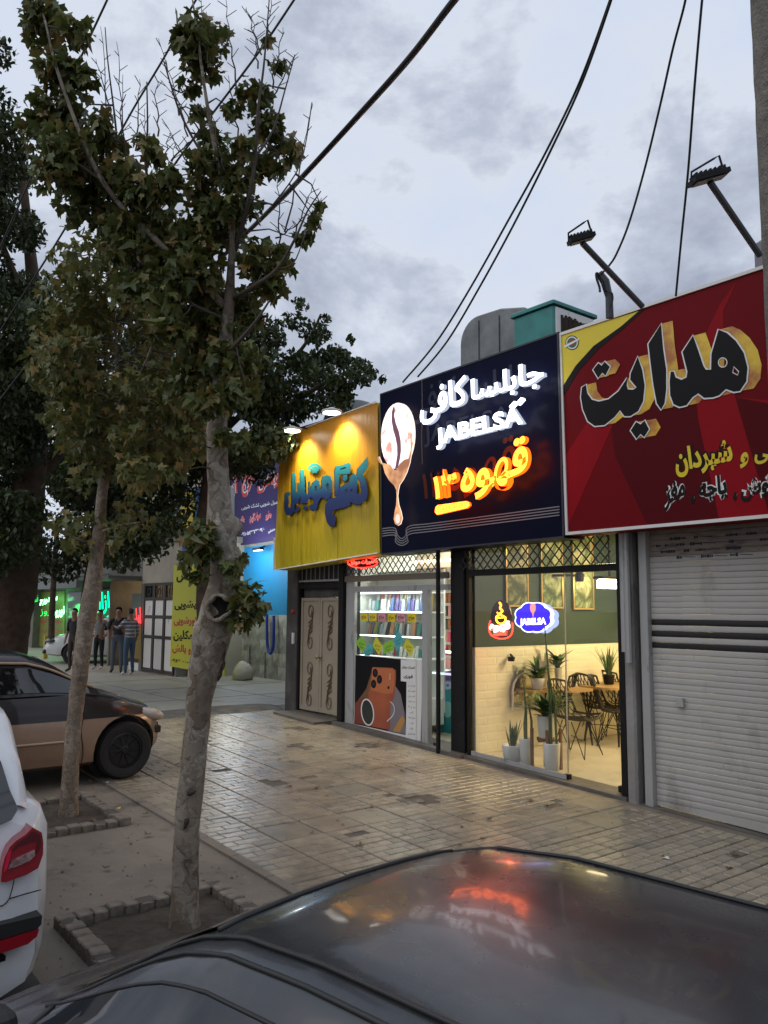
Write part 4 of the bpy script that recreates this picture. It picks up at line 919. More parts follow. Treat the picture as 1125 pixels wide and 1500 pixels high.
cable([(700, -40, 3.2), (664, 2, 3.4), (600, 85, 3.8), (520, 175, 4.4), (440, 262, 5.0), (385, 318, 5.8), (330, 372, 6.6), (270, 440, 7.6), (200, 510, 9)], .017, 'thick black cable running diagonally across the sky into the trees')
cable([(905, -40, 5), (893, 2, 5.2), (850, 118, 5.7), (800, 222, 6.0), (745, 322, 6.4), (690, 420, 6.8), (640, 500, 7.1), (590, 560, 7.4)], .009, 'upper of the two close cables coming down to the dark blue sign')
cable([(906, -40, 5), (892, 10, 5.2), (852, 122, 5.7), (804, 226, 6.0), (752, 330, 6.4), (700, 425, 6.8), (655, 500, 7.1), (612, 552, 7.4)], .009, 'lower of the two close cables coming down to the dark blue sign')
cable([(1010, -40, 5), (1003, 5, 5.1), (986, 70, 5.3), (968, 150, 5.5), (945, 245, 5.7), (922, 325, 5.85), (904, 370, 5.95), (893, 388, 6.0), (880, 402, 6.06)], .008, 'black cable sagging down to the bent mast')
cable([(1033, -40, 5), (1028, 5, 5.1), (1018, 120, 5.3), (1008, 250, 5.6), (998, 350, 5.9), (990, 434, 6.1)], .008, 'black cable hanging nearly straight down to the top of the red sign')
cable([(450, -30, 9), (428, 4, 9), (380, 75, 9.2), (320, 155, 9.5), (262, 232, 10), (200, 320, 10.5), (120, 430, 11)], .013, 'thin cable crossing behind the top of the near tree')
cable([(300, -20, 10), (284, 5, 10), (240, 85, 10.3), (195, 160, 10.6), (140, 260, 11), (80, 360, 11.5)], .013, 'thin cable behind the left half of the near tree crown')
cable([(170, -30, 9), (156, 2, 9), (122, 76, 9.3), (92, 150, 9.6), (50, 250, 10)], .012, 'thin cable near the upper left corner of the sky')

# ------------------------------------------------------------------ blue wall with stone base
m_blue = mat('bright_blue_paint', (.008, .24, .52), .55, noise=((.01, .20, .44), 1.2, .35, .65), bump=(20, .15))
m_mar = mat('grey_marble', (.54, .53, .50), .5, noise=((.28, .275, .26), 3, .35, .62, (.44, .43, .41)), bump=(8, .15)); m_mar2 = mat('grey_marble_dark', (.42, .41, .39), .5, noise=((.21, .205, .195), 4, .35, .62), bump=(8, .15))
t = thing('blue_wall', (-15.5, 10.0, .36), 'bright blue wall with a grey marble base in the open yard', 'wall')
MB().box(-19.0, -11.2, 10.0, 10.25, 1.84, 3.5).build('wall', m_blue, t); MB().box(-19.0, -11.2, 10.0, 10.25, 3.501, 5.2).build('wall', m_plaster, t)
MB().box(-19.0, -11.2, 10.03, 10.24, .3, 1.839).build('backing', m_joint, t)
mes = []
for mt_ in (m_mar, m_mar2):
    P, F = paver_geo(.40, .305, .03, 0); me = bpy.data.meshes.new('stone_tile'); me.from_pydata([(p[0], -p[2], p[1]) for p in P], [], [f[::-1] for f in F]); me.materials.append(mt_); mes.append(me)
for r_ in range(5):
    for i in range(19):
        x = -18.9+.2*(r_ % 2)+.405*i+.2
        if x > -11.4: continue
        o = bpy.data.objects.new('stone_tile', mes[pr.random() < .4]); link(o, t); o.location = Vector((x, 10.03+pr.uniform(-.003, .003), .36+.135+.295*r_+.02)) - ORG[t.name]; o.rotation_euler = (0, 0, pr.choice((0, math.pi*0)))
mb = MB()
for px_, y0_, y1_ in ((337, 905, 985), (365, 945, 985), (388, 955, 986)):
    a = onY(px_, y1_, 9.96); b = onY(px_, y0_, 9.96); mb.tube([Vector((a.x, 9.96, .37)), Vector((a.x, 9.96, b.z))], .018, 6)
mb.build('pipe', m_galv, t)
P = [onY(*q, 9.9) for q in spline([(391, 900), (391, 925), (392, 948), (396, 957), (400, 948), (401, 925), (401, 902)], 6)]
tag(MB().tube(P, .035, 8).build('garden_hose', mat('blue_hose', (.02, .05, .35), .4)), 'blue hose loop hanging on the marble base of the blue wall', 'hose')
mb = MB(); c = ong(326, 988); c = Vector((-16.9, 9.35, gz(-16.9)))
mb.lathe(c, [(.18, 0), (.24, .05), (.23, .16), (.19, .27), (.12, .36), (.06, .41), (.02, .43)], 20)
for i_, v_ in enumerate(mb.v): mb.v[i_] = v_ + Vector((mnoise.noise(v_*5), mnoise.noise(v_*5+Vector((9, 0, 0))), .4*mnoise.noise(v_*7)))*.05
o = mb.build('sack', mat('white_sack', (.5, .45, .36), .8, bump=(8, 1)), smooth=True); tag(o, 'white sack leaning at the foot of the marble wall', 'sack')
wl_ = onY(378, 806, 9.75); t = thing('wall_lamp', wl_, 'small white lamp under the purple sign lighting the blue wall', 'lamp')
MB().box(wl_.x-.18, wl_.x+.18, 9.70, 9.80, wl_.z-.0, wl_.z+.06).build('housing', m_black, t); MB().box(wl_.x-.16, wl_.x+.16, 9.71, 9.79, wl_.z-.012, wl_.z-.001).build('diffuser', emis('white_panel3', (.9, .97, 1), 6), t); MB().bar(wl_+Vector((0, 0, .06)), wl_+Vector((0, .2, .1)), .03).build('arm', m_black, t)
point('yard_lamp_light', wl_+Vector((0, -.6, -.1)), 60, (.86, .95, 1), .3)
# ------------------------------------------------------------------ car wash corner: banners
YB2 = 8.36
def bz(x, y): return (200 + x/4.168, 640 + y/4.168)
t = thing('price_banner', onY(285, 990, YB2), 'tall yellow banner with black and red Persian words behind the near trunk', 'banner')
m_by = mat('lemon_print', (.52, .50, .03), .5); m_rp = mat('red_ink', (.45, .01, .02), .5)
art([(256, 828), (330, 826), (330, 990), (250, 976)], YB2, 0, .02, m_by, 'sheet', t)
def bt(s, bl, br, tl, mt): ptext(s, bz(*bl), bz(*br), bz(*tl), YB2, mt, t, bold=.04, off=.022)
bt('کارواش', (248, 892), (440, 880), (248, 815), m_bk); bt('مبل', (385, 970), (470, 990), (385, 905), m_rp); bt('قالیشویی', (236, 1060), (430, 1055), (236, 1000), m_bk)
bt('موتورشویی', (232, 1155), (420, 1158), (232, 1098), m_rp); bt('سرامکلین', (230, 1248), (430, 1255), (230, 1180), m_bk); bt('پتو و بالش', (224, 1325), (400, 1345), (224, 1262), m_rp); bt('۰۹۱۳۶۶۰۰۲۵۸', (216, 1372), (400, 1400), (216, 1345), m_bk)
t = thing('striped_banner', onY(300, 826, 8.42), 'blue banner with vertical stripes and a yellow oval of Persian words', 'banner')
cols = [(.02, .12, .30), (.03, .22, .42), (.45, .50, .52), (.02, .07, .25), (.04, .30, .50), (.30, .16, .18)]
ms_ = [mat('stripe_%d' % i, c, .5) for i, c in enumerate(cols)]; x = 268; i = 0
while x < 340:
    w_ = pr.uniform(3, 7); art([(x, 715+(x-268)*-.05), (x+w_, 715), (x+w_, 827), (x, 827)], 8.42, .0, .02+.004*(i % 2), ms_[(i*5+i//3) % 6], 'stripe', t); x += w_; i += 1
art(el(278, 748, 9.5, 28, .08, 24), 8.42, .03, .02, mat('yellow_oval', (.66, .48, .03), .5), 'oval_board', t)
ptext('نو', (272, 741), (286, 738), (272, 727), 8.42, m_bk, t, off=.054, bold=.05); ptext('شویی', (270, 762), (286, 757), (271, 744), 8.42, m_bk, t, off=.054, bold=.05)
art([(268, 780), (284, 776), (288, 795), (276, 806), (268, 800)], 8.42, .03, .01, mat('deep_blue_print', (.01, .01, .12), .5), 'blue_patch', t)
art([(286, 792), (292, 788), (294, 796), (288, 798)], 8.42, .032, .01, mat('orange_red_print', (.7, .08, .02), .5), 'red_patch', t)
# ------------------------------------------------------------------ facade on the far left
YF = 8.45
m_beige = mat('beige_render', (.40, .36, .29), .85, noise=((.28, .25, .20), 1.2, .35, .7), bump=(12, .4)); m_old = mat('old_grey_render', (.20, .19, .165), .9, noise=((.12, .11, .10), 1.4, .35, .7), bump=(12, .5))
G0 = .36
f1 = thing('gate_house', (-19.3, YF, G0), 'beige rendered wall with a white panelled iron gate left of the blue wall', 'building')
gx0, gx1 = onY(211, 930, YF).x, onY(258, 930, YF).x; gtop = onY(232, 855, YF).z
MB().box(gx0-.25, onY(264, 930, YF).x+.1, YF, YF+.3, gtop+.02, 3.6).build('wall', m_beige, f1)
MB().box(gx0-.25, gx0-.03, YF-.02, YF+.3, G0, gtop+.019).build('pillar', m_old, f1); MB().box(gx1+.02, gx1+.12, YF-.02, YF+.3, G0, gtop+.019).build('pillar', m_old, f1)
MB().box(gx0-.3, gx1+.5, YF-.05, 12.9, 3.601, 3.75).build('roof', m_old, f1); MB().box(gx1+.25, gx1+.4, YF+.301, 12.8, G0, 3.6).build('wall', m_beige, f1)
m_ppl = mat('gate_white_panel', (.72, .70, .65), .6); dirt(m_ppl, (.2, .18, .15), 3, .58, .75)
z_r = [G0+.08, G0+.9, G0+1.35, gtop-.42]
for i in range(3):
    a = gx0+(gx1-gx0)*i/3; b = gx0+(gx1-gx0)*(i+1)/3
    for r_, (z0, z1_) in enumerate(((G0+.12, G0+.86), (G0+.94, G0+1.36), (G0+1.44, gtop-.42))):
        MB().bbox(a+.07, b-.07, YF-.03, YF-.012, z0, z1_, .012).build('gate_panel', m_ppl, f1)
mb = MB()
for i in range(4): x = gx0+(gx1-gx0)*i/3; mb.box(x-.06 if i else x, x+.06 if i < 3 else x, YF-.05, YF+.0, G0+.03, gtop)
for z in (G0+.03, G0+.87, G0+1.37, gtop-.41, gtop-.05): mb.box(gx0+.001, gx1-.001, YF-.045, YF+.005, z, z+.07)
for i in range(13): x = gx0+.08+(gx1-gx0-.16)*i/12; mb.bar((x, YF-.03, gtop-.36), (x, YF-.03, gtop-.03), .018)
for k_ in range(3):
    cx_ = gx0+(gx1-gx0)*(k_+.5)/3; mb.tube([(cx_+.09*math.cos(q*.7), YF-.035, gtop-.2+.09*math.sin(q*.7)) for q in range(10)], .01, 5)
mb.build('gate_frame', mat('brown_iron', (.045, .038, .032), .6), f1)
# open shop with red neon
f2 = thing('corner_shop', (-22.3, YF, G0), 'small open shop with stocked shelves and mustard panels left of the iron gate', 'shop')
s0, s1 = onY(160, 930, YF).x, gx0-.26
MB().box(s0, s1, YF, YF+.3, 2.75, 3.7).build('wall', m_old, f2); MB().box(s0-.1, s1, YF-.9, YF-.02, 2.72, 2.8).build('awning', mat('awning_sheet', (.12, .12, .12), .6, .3), f2)
MB().box(s0-.1, s1, YF-.02, 12.8, 3.701, 3.8).build('roof', m_old, f2)
mx0 = onY(190, 930, YF).x
art([(189, 905), (209, 903), (209, 966), (189, 963)], YF, .01, .03, mat('mustard_board', (.22, .15, .02), .55), 'board', f2)
art([(195, 870), (209, 869), (209, 902), (195, 903)], YF, .01, .02, mat('poster_green', (.1, .14, .1), .5), 'poster', f2)
MB().box(mx0, s1, YF+.0, YF+.02, G0, G0+.2).build('plinth', m_white, f2)
MB().box(s0-.1, s0, YF, 11, G0, 2.75).build('wall', m_old, f2); MB().box(s0, s1, 11, 11.1, G0, 2.75).build('wall', m_beige, f2)
mb = MB(); 
pal = [mat('pack_%d' % i, c, .5) for i, c in enumerate([(.6, .25, .05), (.6, .5, .1), (.5, .08, .05), (.1, .3, .5), (.6, .6, .55)])]
for r_ in range(6):
    z = 1.0+.28*r_; mb.m = 4; mb.box(s0+.5, s1-.2, 10.2, 10.5, z-.03, z-.005)
    x = s0+.55
    while x < s1-.35:
        w_ = pr.uniform(.08, .2); mb.m = pr.randrange(5); mb.box(x, x+w_, 10.22, 10.4, z, z+pr.uniform(.12, .22)); x += w_+.02
mb.build('stocked_shelf', pal, f2, kind='stuff')
point('shop_lamp', ((s0+s1)/2, 9.6, 2.5), 22, (1, .72, .4), .1)
t = thing('red_neon_sign', onY(200, 905, YF-.06), 'red neon word on the mustard board left of the iron gate', 'neon sign')
ptext('املت', (192, 917), (207, 914), (191, 893), YF-.1, emis('red_neon2', (1, .04, .05), 2.4), t, bold=.03)
# green neon shops
YF = 9.9
f3 = thing('sandwich_shop', (-27, YF, G0), 'old low shop front with yellow green boards and glowing green words', 'shop')
q0, q1 = onY(12, 930, YF).x, s0-.11
m_gb = mat('green_yellow_board', (.17, .19, .03), .55)
MB().box(q0, q1, YF, YF+.3, G0, 3.5).build('wall', m_old, f3); MB().box(q0-.1, q1, YF-1.0, YF-.02, 2.9, 3.0).build('awning', mat('awning_sheet', (.12, .12, .12), .6, .3), f3)
MB().box(q0-.1, q1, YF-.019, 12.8, 3.501, 3.6).build('roof', m_old, f3)
art([(42, 868), (96, 866), (96, 950), (42, 945)], YF, .01, .03, m_gb, 'board', f3); art([(142, 864), (166, 863), (166, 945), (142, 943)], YF, .01, .03, m_gb, 'board', f3)
art([(100, 868), (138, 867), (138, 940), (100, 938)], YF, .01, .015, mat('dark_glass_panel', (.02, .025, .02), .15), 'window', f3)
for i, s_ in enumerate(('ساندویچ', 'سوسیس', 'برگر')):
    ptext(s_, (48, 904+i*12), (70, 903+i*12), (48, 896+i*12), YF, m_rp, f3, off=.042); ptext(s_, (73, 904+i*12), (93, 903+i*12), (73, 896+i*12), YF, m_rp, f3, off=.042)
t = thing('green_neon_sign', onY(80, 905, YF-.3), 'bright green neon words of two lines above the white sedan', 'neon sign')
ng = emis('green_neon_core', (.25, 1, .40), 3.4); ng2 = emis('green_neon_thin', (.02, .85, .12), 1.6)
ptext('ساندویچ', (58, 889), (84, 884), (59, 875), YF-.3, ng, t, bold=.05); ptext('نوروز', (78, 906), (95, 904), (78, 890), YF-.3, ng, t, bold=.05); ptext('فست فود', (41, 887), (56, 884), (41, 875), YF-.3, ng2, t, bold=.0); ptext('روز', (59, 903), (74, 902), (59, 893), YF-.3, ng2, t)
point('green_glow', onY(76, 892, YF-.55), 14, (.05, 1, .15), .2)
t = thing('green_neon_sign', onY(155, 900, YF-.2), 'tall green neon word on a board above the standing men', 'neon sign')
art([(143, 865), (166, 863), (166, 903), (143, 904)], YF-.12, 0, .02, mat('green_backboard', (.05, .2, .08), .5), 'board', t)
ptext('بازار', (143, 900), (166, 899), (142, 868), YF-.14, emis('green_neon_b', (.0, 1, .28), 2.2), t, bold=.02)
point('green_glow', onY(155, 885, YF-.5), 7, (.05, 1, .3), .15)
# pale boards above the canopies and houses behind the trees
tag(MB().box(onY(56, 850, 8.2).x, onY(112, 850, 8.2).x, 8.2, 8.3, onY(80, 862, 8.2).z, onY(80, 838, 8.2).z).build('shop_board', mat('grey_board', (.2, .21, .2), .6)), 'pale grey board over the green neon words under the leaves', 'board')
h = thing('back_house', (-30, 17, G0), 'grey rendered house behind the trees with a stair window', 'building')
hx0, hx1 = onY(150, 720, 17).x, onY(300, 720, 17).x
hz = onY(230, 715, 17).z
MB().box(hx0, hx1, 17, 24, .3, hz).build('wall', m_beige, h); MB().box(hx0-.2, hx1+.2, 16.9, 24.2, hz, hz+.25).build('roof', m_plaster, h)
for i in range(2):
    wx = hx0+(hx1-hx0)*(.35+.35*i); o = MB().box(wx, wx+1.1, 16.97, 17.02, hz-2.2, hz-1.0).build('window', mat('dark_window', (.02, .025, .03), .1), h)
    mb = MB(); mb.box(wx-.06, wx, 16.93, 17.0, hz-2.26, hz-.94); mb.box(wx+1.1, wx+1.16, 16.93, 17, hz-2.26, hz-.94); mb.box(wx+.52, wx+.58, 16.94, 16.968, hz-2.2, hz-1.0); mb.box(wx, wx+1.1, 16.93, 16.969, hz-1.0, hz-.94); mb.box(wx-.06, wx+1.16, 16.9, 17.0, hz-2.32, hz-2.261); mb.build('frame', m_alu, o)
h = thing('back_house', (-47, 11, G0), 'dim low house at the far end of the street behind the big trunk', 'building')
MB().box(-75, -34.5, 9.6, 20, .3, 3.9).build('wall', m_old, h); MB().box(-75.2, -34.3, 9.4, 20.2, 3.9, 4.1).build('roof', m_plaster, h)
for i in range(6): MB().box(-60+i*4.2, -58.2+i*4.2, 9.55, 9.61, .5, 2.7).build('door', m_alu, h)
tag(MB().bbox(onZ(66, 965, .36).x-.06, onZ(66, 965, .36).x+.06, onZ(66, 965, .36).y-.06, onZ(66, 965, .36).y+.06, .36, 1.1, .01).build('bollard', mat('yellow_post', (.5, .32, .02), .5)), 'short yellow post in front of the white sedan', 'bollard')
# ------------------------------------------------------------------ cafe interior
def zc(x, y): return (640 + x/3.5156, 790 + y/3.5156)
XW = -7.13
def wq(x, y): return onX(*zc(x, y), XW+.001)
def g2(x): return gz(x)+.03
m_art = []
for i, (c1, c2, c3) in enumerate((((.010, .020, .008), (.38, .38, .22), (.05, .08, .025)), ((.012, .03, .01), (.34, .38, .2), (.07, .12, .04)), ((.09, .05, .01), (.42, .42, .25), (.10, .17, .06)))):
    mm_ = mat('marble_art_%d' % i, c1, .5, noise=(c2, 1.6+.3*i, .34, .62, c3), detail=3); 
    _nz = [n for n in mm_.node_tree.nodes if n.type == 'TEX_NOISE'][0]; _nz.inputs['Distortion'].default_value = 2.6; m_art.append(mm_)
m_gf = mat('gold_frame', (.55, .38, .12), .35, .6)
for i, (a, b, lab) in enumerate((((350, 100), (465, 348), 'left painting of green and cream swirls in a thin gold frame'), ((532, 100), (645, 356), 'middle painting of green leafy swirls in a thin gold frame'), ((697, 130), (803, 362), 'right painting of pale green swirls in a thin gold frame'))):
    p0 = wq(a[0], b[1]); p1 = wq(b[0], b[1]); z0 = (p0.z+p1.z)/2; z1_ = z0+1.02
    t = thing('painting', (XW, p0.y, z0), lab, 'painting', 'framed paintings on the green wall')
    MB().box(XW+.0, XW+.02, p0.y+.02, p1.y-.02, z0+.02, z1_-.02).build('canvas', m_art[i], t)
    mb = MB(); mb.box(XW, XW+.03, p0.y, p0.y+.02, z0, z1_); mb.box(XW, XW+.03, p1.y-.02, p1.y, z0, z1_); mb.box(XW, XW+.029, p0.y+.02, p1.y-.02, z0, z0+.02); mb.box(XW, XW+.029, p0.y+.02, p1.y-.02, z1_-.02, z1_); mb.build('frame', m_gf, t)
# lit wall lamp / ceiling bar
lc = onX(893, 851, -6.75)
t = thing('cafe_lamp', lc, 'bright warm lamp at the upper right of the cafe', 'lamp')
MB().bbox(lc.x-.06, lc.x+.06, lc.y-.22, lc.y+.22, lc.z-.10, lc.z+.02, .02).build('bulb_panel', emis('warm_lamp', (1, .80, .42), 14), t)
MB().bbox(lc.x-.08, lc.x+.08, lc.y-.26, lc.y+.26, lc.z+.021, lc.z+.06, .01).build('housing', m_black, t); MB().bar((lc.x, lc.y, lc.z+.06), (lc.x, lc.y, 3.19), .02).build('rod', m_black, t)
cl = thing('ceiling_lamp', (-5.6, 9.0, 3.15), 'flat warm ceiling panel lighting the cafe', 'lamp')
MB().box(-6.0, -5.2, 8.0, 10.2, 3.16, 3.199).build('diffuser', emis('ceiling_panel', (1, .80, .47), 1.2), cl)
area('cafe_light', (-5.6, 9.1, 3.13), (-.15, 0, -1), .8, 2.2, 135, (1, .76, .42))
s_ = onX(*zc(735, 218), -6.9)
t = thing('ceiling_spot', s_, 'small black spotlight beside the right painting', 'lamp'); MB().lathe(s_, [(.05, 0), (.06, .03), (.06, .10), (.03, .13)], 12).build('shade', m_black, t); MB().bar(s_+Vector((0, -.02, .08)), s_+Vector((-.2, -.3, .08)), .03).build('arm', m_black, t)
s_ = onX(*zc(383, 628), -7.05)
t = thing('wall_light', s_, 'small black wall light over the mirror in the cafe', 'lamp'); MB().lathe(s_, [(.04, 0), (.05, .05), (.02, .06)], 10).build('shade', m_black, t); MB().bar(s_+Vector((0, .03, .05)), Vector((-7.12, s_.y+.06, s_.z+.08)), .02).build('arm', m_black, t)
tag(MB().box(-7.129, -7.11, 9.95, 10.3, 1.75, 2.35).build('chalkboard', mat('leafy_black', (.02, .025, .015), .6, noise=((.06, .09, .03), 30, .5, .6))), 'narrow dark leafy board on the green wall by the right edge', 'board')
# mirror: tall arch leaning on the wall
c0 = wq(440, 880); yc = c0.y; t = thing('arch_mirror', (XW, yc, g2(XW)), 'tall arched mirror standing against the cream wall behind the plants', 'mirror')
rw = .22; zt_ = wq(440, 690).z; outl = [(yc-rw, g2(XW)+.5), (yc+rw, g2(XW)+.5)] + [(yc+rw*math.cos(R(q)), zt_-rw+rw*math.sin(R(q))) for q in range(0, 181, 12)]
slab([(XW+.02, y, z) for y, z in outl], (1, 0, 0), 0, .015, mat('mirror_glass', (.62, .6, .5), .12, .9), 'glass', t)
ribbon([(XW+.02, y, z) for y, z in outl], .018, (1, 0, 0), .0155, .02, m_white, 'frame', t, closed=True)
# neon signs hanging just inside the pane
YN = 7.14
t = thing('neon_sign', onY(735, 905, YN), 'oval neon sign with a yellow flame cup over a red glowing word', 'neon sign')
art(el(735, 907, 15.5, 28, 0, 28), YN, 0, .012, mat('neon_board', (.035, .008, .008), .2), 'board', t)
YQ = YN-.02; nr = emis('neon_red', (1, .02, .012), 9); ny = emis('neon_yellow', (1, .42, .02), 5); nw = emis('neon_rose', (1, .55, .5), 3)
def neon(pts, mt, par, r_=.006, Y=YQ, nm='neon_tube'): return MB().tube([onY(q[0], q[1], Y) for q in spline([zc(*p) for p in pts], 4)], r_, 6).build(nm, mt, par, True)
neon([(322, 325), (330, 340), (325, 355), (338, 370), (322, 385), (340, 395), (352, 405), (350, 425), (330, 435), (310, 425), (306, 400), (322, 390)], ny, t, .010)
neon([(305, 405), (355, 402)], ny, t, .008)
neon([(310, 375), (320, 392)], ny, t); 
ptext('قهوه', zc(276, 482), zc(380, 478), zc(276, 424), YQ, nw, t, bold=.05, thick=.02); ptext('کافه', zc(296, 498), zc(366, 494), zc(296, 478), YQ, nr, t, bold=.05, thick=.02)
neon([(276, 420), (268, 450), (275, 485), (300, 505), (340, 512), (375, 500), (390, 470), (388, 430)], nr, t, .006)
point('neon_glow', onY(735, 925, YN-.12), 2.2, (1, .06, .03), .03)
t = thing('neon_sign', onY(792, 905, YN), 'blue cloud shaped light box with a bean and white letters', 'neon sign')
cl_ = []
for i in range(48):
    a = 2*math.pi*i/48; r_ = 1 + .10*abs(math.sin(a*4)); cl_.append(zc(512+88*math.cos(a)*r_, 402+72*math.sin(a)*r_))
art(cl_, YN, 0, .05, [emis('blue_box_light', (.05, .02, .80), 1.1), emis('box_side_light', (.75, .85, 1), 1.8)], 'light_box', t)
ribbon([onY(*q, YN) for q in cl_], .010, NF, .0515, .006, emis('white_neon', (.8, .85, 1), 2.2), 'outline_tube', t, closed=True)
ptext('JABELSA', zc(444, 452), zc(580, 448), zc(444, 408), YN, emis('white_neon2', (1, .95, 1), 2.6), t, bold=.05, off=.056)
art([zc(*p) for p in el(511, 352, 14, 28, 0, 16)], YN, .052, .005, emis('bean_small', (1, .35, .3), 1.0), 'bean', t); art([zc(507, 376), zc(516, 376), zc(512, 402)], YN, .052, .005, emis('bean_small', (1, .35, .3), 1.0), 'drip', t)
art([(q[0]+7, q[1]+2) for q in cl_], YN+.12, 0, .01, emis('box_back_light', (.5, .6, 1), .9), 'back_plate', t)
# tables
m_wood = mat('light_wood', (.42, .27, .12), .45, noise=((.33, .20, .08), 3, .35, .65), bump=(10, .1)); 
def table(cx_, cy_, z, rx, ry, label):
    t = thing('cafe_table', (cx_, cy_, g2(cx_)), label, 'table', 'wooden cafe tables'); mb = MB(); n = 24
    vs = []
    for zz in (z-.03, z):
        for i in range(n):
            a = 2*math.pi*i/n; c_, s_ = math.cos(a), math.sin(a); vs.append((cx_+rx*math.copysign(abs(c_)**.6, c_), cy_+ry*math.copysign(abs(s_)**.6, s_), zz))
    mb.add(vs, [tuple(range(n-1, -1, -1)), tuple(range(n, 2*n))]+[(i, (i+1) % n, n+(i+1) % n, n+i) for i in range(n)]); mb.build('table_top', m_wood, t)
    for sx in (-1, 1):
        for sy in (-1, 1):
            MB().tube([(cx_+sx*rx*.6, cy_+sy*ry*.6, z-.03), (cx_+sx*rx*.75, cy_+sy*ry*.75, g2(cx_))], .011, 6).build('leg', m_black, t)
            MB().tube([(cx_+sx*rx*.4, cy_+sy*ry*.6, z-.03), (cx_+sx*rx*.75, cy_+sy*ry*.75, g2(cx_))], .009, 5).build('leg', m_black, t)
pT = onZ(*zc(870, 800), .96+.06)
table(-6.75, 9.55, 1.02, .36, .75, 'wooden cafe table with a plant on it by the wall, between black wire chairs')
table(-6.95, 8.55, 1.0, .28, .32, 'small wooden table against the cream wall behind the plants')
# wicker shell chairs
m_wk = mat('black_wicker', (.02, .017, .014), .5)
def make_chair():
    t = thing('wicker_chair', (0, 0, 0), 'black wicker shell chair with thin wire legs', 'chair', 'black wicker chairs in the cafe')
    def S_(u, v):   # u across -1..1, v 0 front of seat .. 1 top of back
        if v < .45: y = -.22+.40*(v/.45); z = .43-.02*math.sin(v/.45*3.14)
        else: k_ = (v-.45)/.55; y = .18+.10*k_+.05*math.sin(k_*1.5); z = .43+.42*k_+.0*k_
        w_ = .24*(1-.12*max(0, v-.6)/.4) if v > .45 else .24; 
        cr_ = .06*u*u if v < .5 else 0
        return Vector((u*w_, y-(.07*u*u if v > .45 else 0)*1.0, z+cr_+(.03*(1-u*u) if v > .95 else 0)))
    mb = MB(); n = 7
    for i in range(-n, n*2+1):
        for sg in (1, -1):
            pts = []
            for k_ in range(15):
                v = k_/14; u = sg*(-1 + 2*(i/n) + (v*1.6-.4)*1.0)
                if -1.001 <= u <= 1.001: pts.append(S_(u, v))
            if len(pts) > 1: mb.tube(pts, .006, 4, False)
    mb.build('shell_weave', m_wk, t)
    rim = [S_(-1, k_/12) for k_ in range(13)] + [S_(-1+2*k_/6, 1) for k_ in range(1, 6)] + [S_(1, 1-k_/12) for k_ in range(13)] + [S_(1-2*k_/6, 0) for k_ in range(1, 7)]
    MB().tube(rim, .014, 6).build('rim', m_wk, t)
    for sx in (-1, 1):
        for sy in (-1, 1):
            f_ = (sx*.23, sy*.22, 0); mb = MB(); mb.tube([(sx*.05, sy*.16, .41), f_], .006, 5); mb.tube([(sx*.18, sy*.03, .41), f_], .006, 5); mb.build('leg', m_black, t)
    MB().tube([(-.16, -.16, .2), (.16, .16, .2)], .005, 5).build('brace', m_black, t)
    return t
ch = make_chair(); ORGc = ch.location.copy()
def fl(px_, py_):
    z = .25
    for _ in range(8): p = onZ(*zc(px_, py_), z); z = g2(p.x)
    return p
_q = [fl(722, 1112), fl(600, 1035), fl(850, 1035), fl(925, 1060), fl(935, 1000)]
specs = [((_q[0].x, _q[0].y), 100, 'nearest black wicker chair, whole and in front of the wooden table in the cafe'), ((_q[1].x, _q[1].y), -60, 'black wicker chair half hidden behind the nearest one and the plants'),
         ((_q[2].x, _q[2].y), 160, 'black wicker chair behind the right half of the cafe table'), ((_q[3].x, _q[3].y), 120, 'black wicker chair cut by the right window frame, low seat toward us'), ((_q[4].x, _q[4].y), 175, 'black wicker chair at the far end of the table under the leafy board')]
for i, ((x, y), a, lab) in enumerate(specs):
    o = ch if i == 0 else copy_tree(ch)
    o.location = (x, y, g2(x)); o.rotation_euler = (0, 0, R(a)); o['label'] = lab
# plants
m_leafg = mat('house_plant_leaf', (.07, .15, .04), .45, noise=((.14, .23, .07), 6, .4, .6)); m_leafd = mat('snake_leaf', (.04, .09, .035), .45, noise=((.10, .15, .06), 14, .45, .6)); m_pot = mat('white_pot', (.70, .70, .68), .35); m_brown = mat('brown_wood', (.16, .07, .03), .5)
def blade(mb, b, d, up, L_, w, bend):
    pts = []; n = 5; d = Vector(d).normalized()
    s_ = d.cross(Vector((0, 0, 1))).normalized()
    for i in range(n+1):
        k_ = i/n; c = Vector(b) + Vector((0, 0, 1))*up*L_*k_*(1-bend*k_*.5) + d*L_*k_*(.25+bend*k_); ww = w*math.sin(math.pi*min(1, .15+k_*.85))**.7 if k_ < 1 else .001
        pts.append((c-s_*ww+d*.004, c, c+s_*ww+d*.004))
    vs = [p for q in pts for p in q]; fs = []
    for i in range(n): fs += [(3*i, 3*i+1, 3*i+4, 3*i+3), (3*i+1, 3*i+2, 3*i+5, 3*i+4)]
    mb.add(vs, fs)
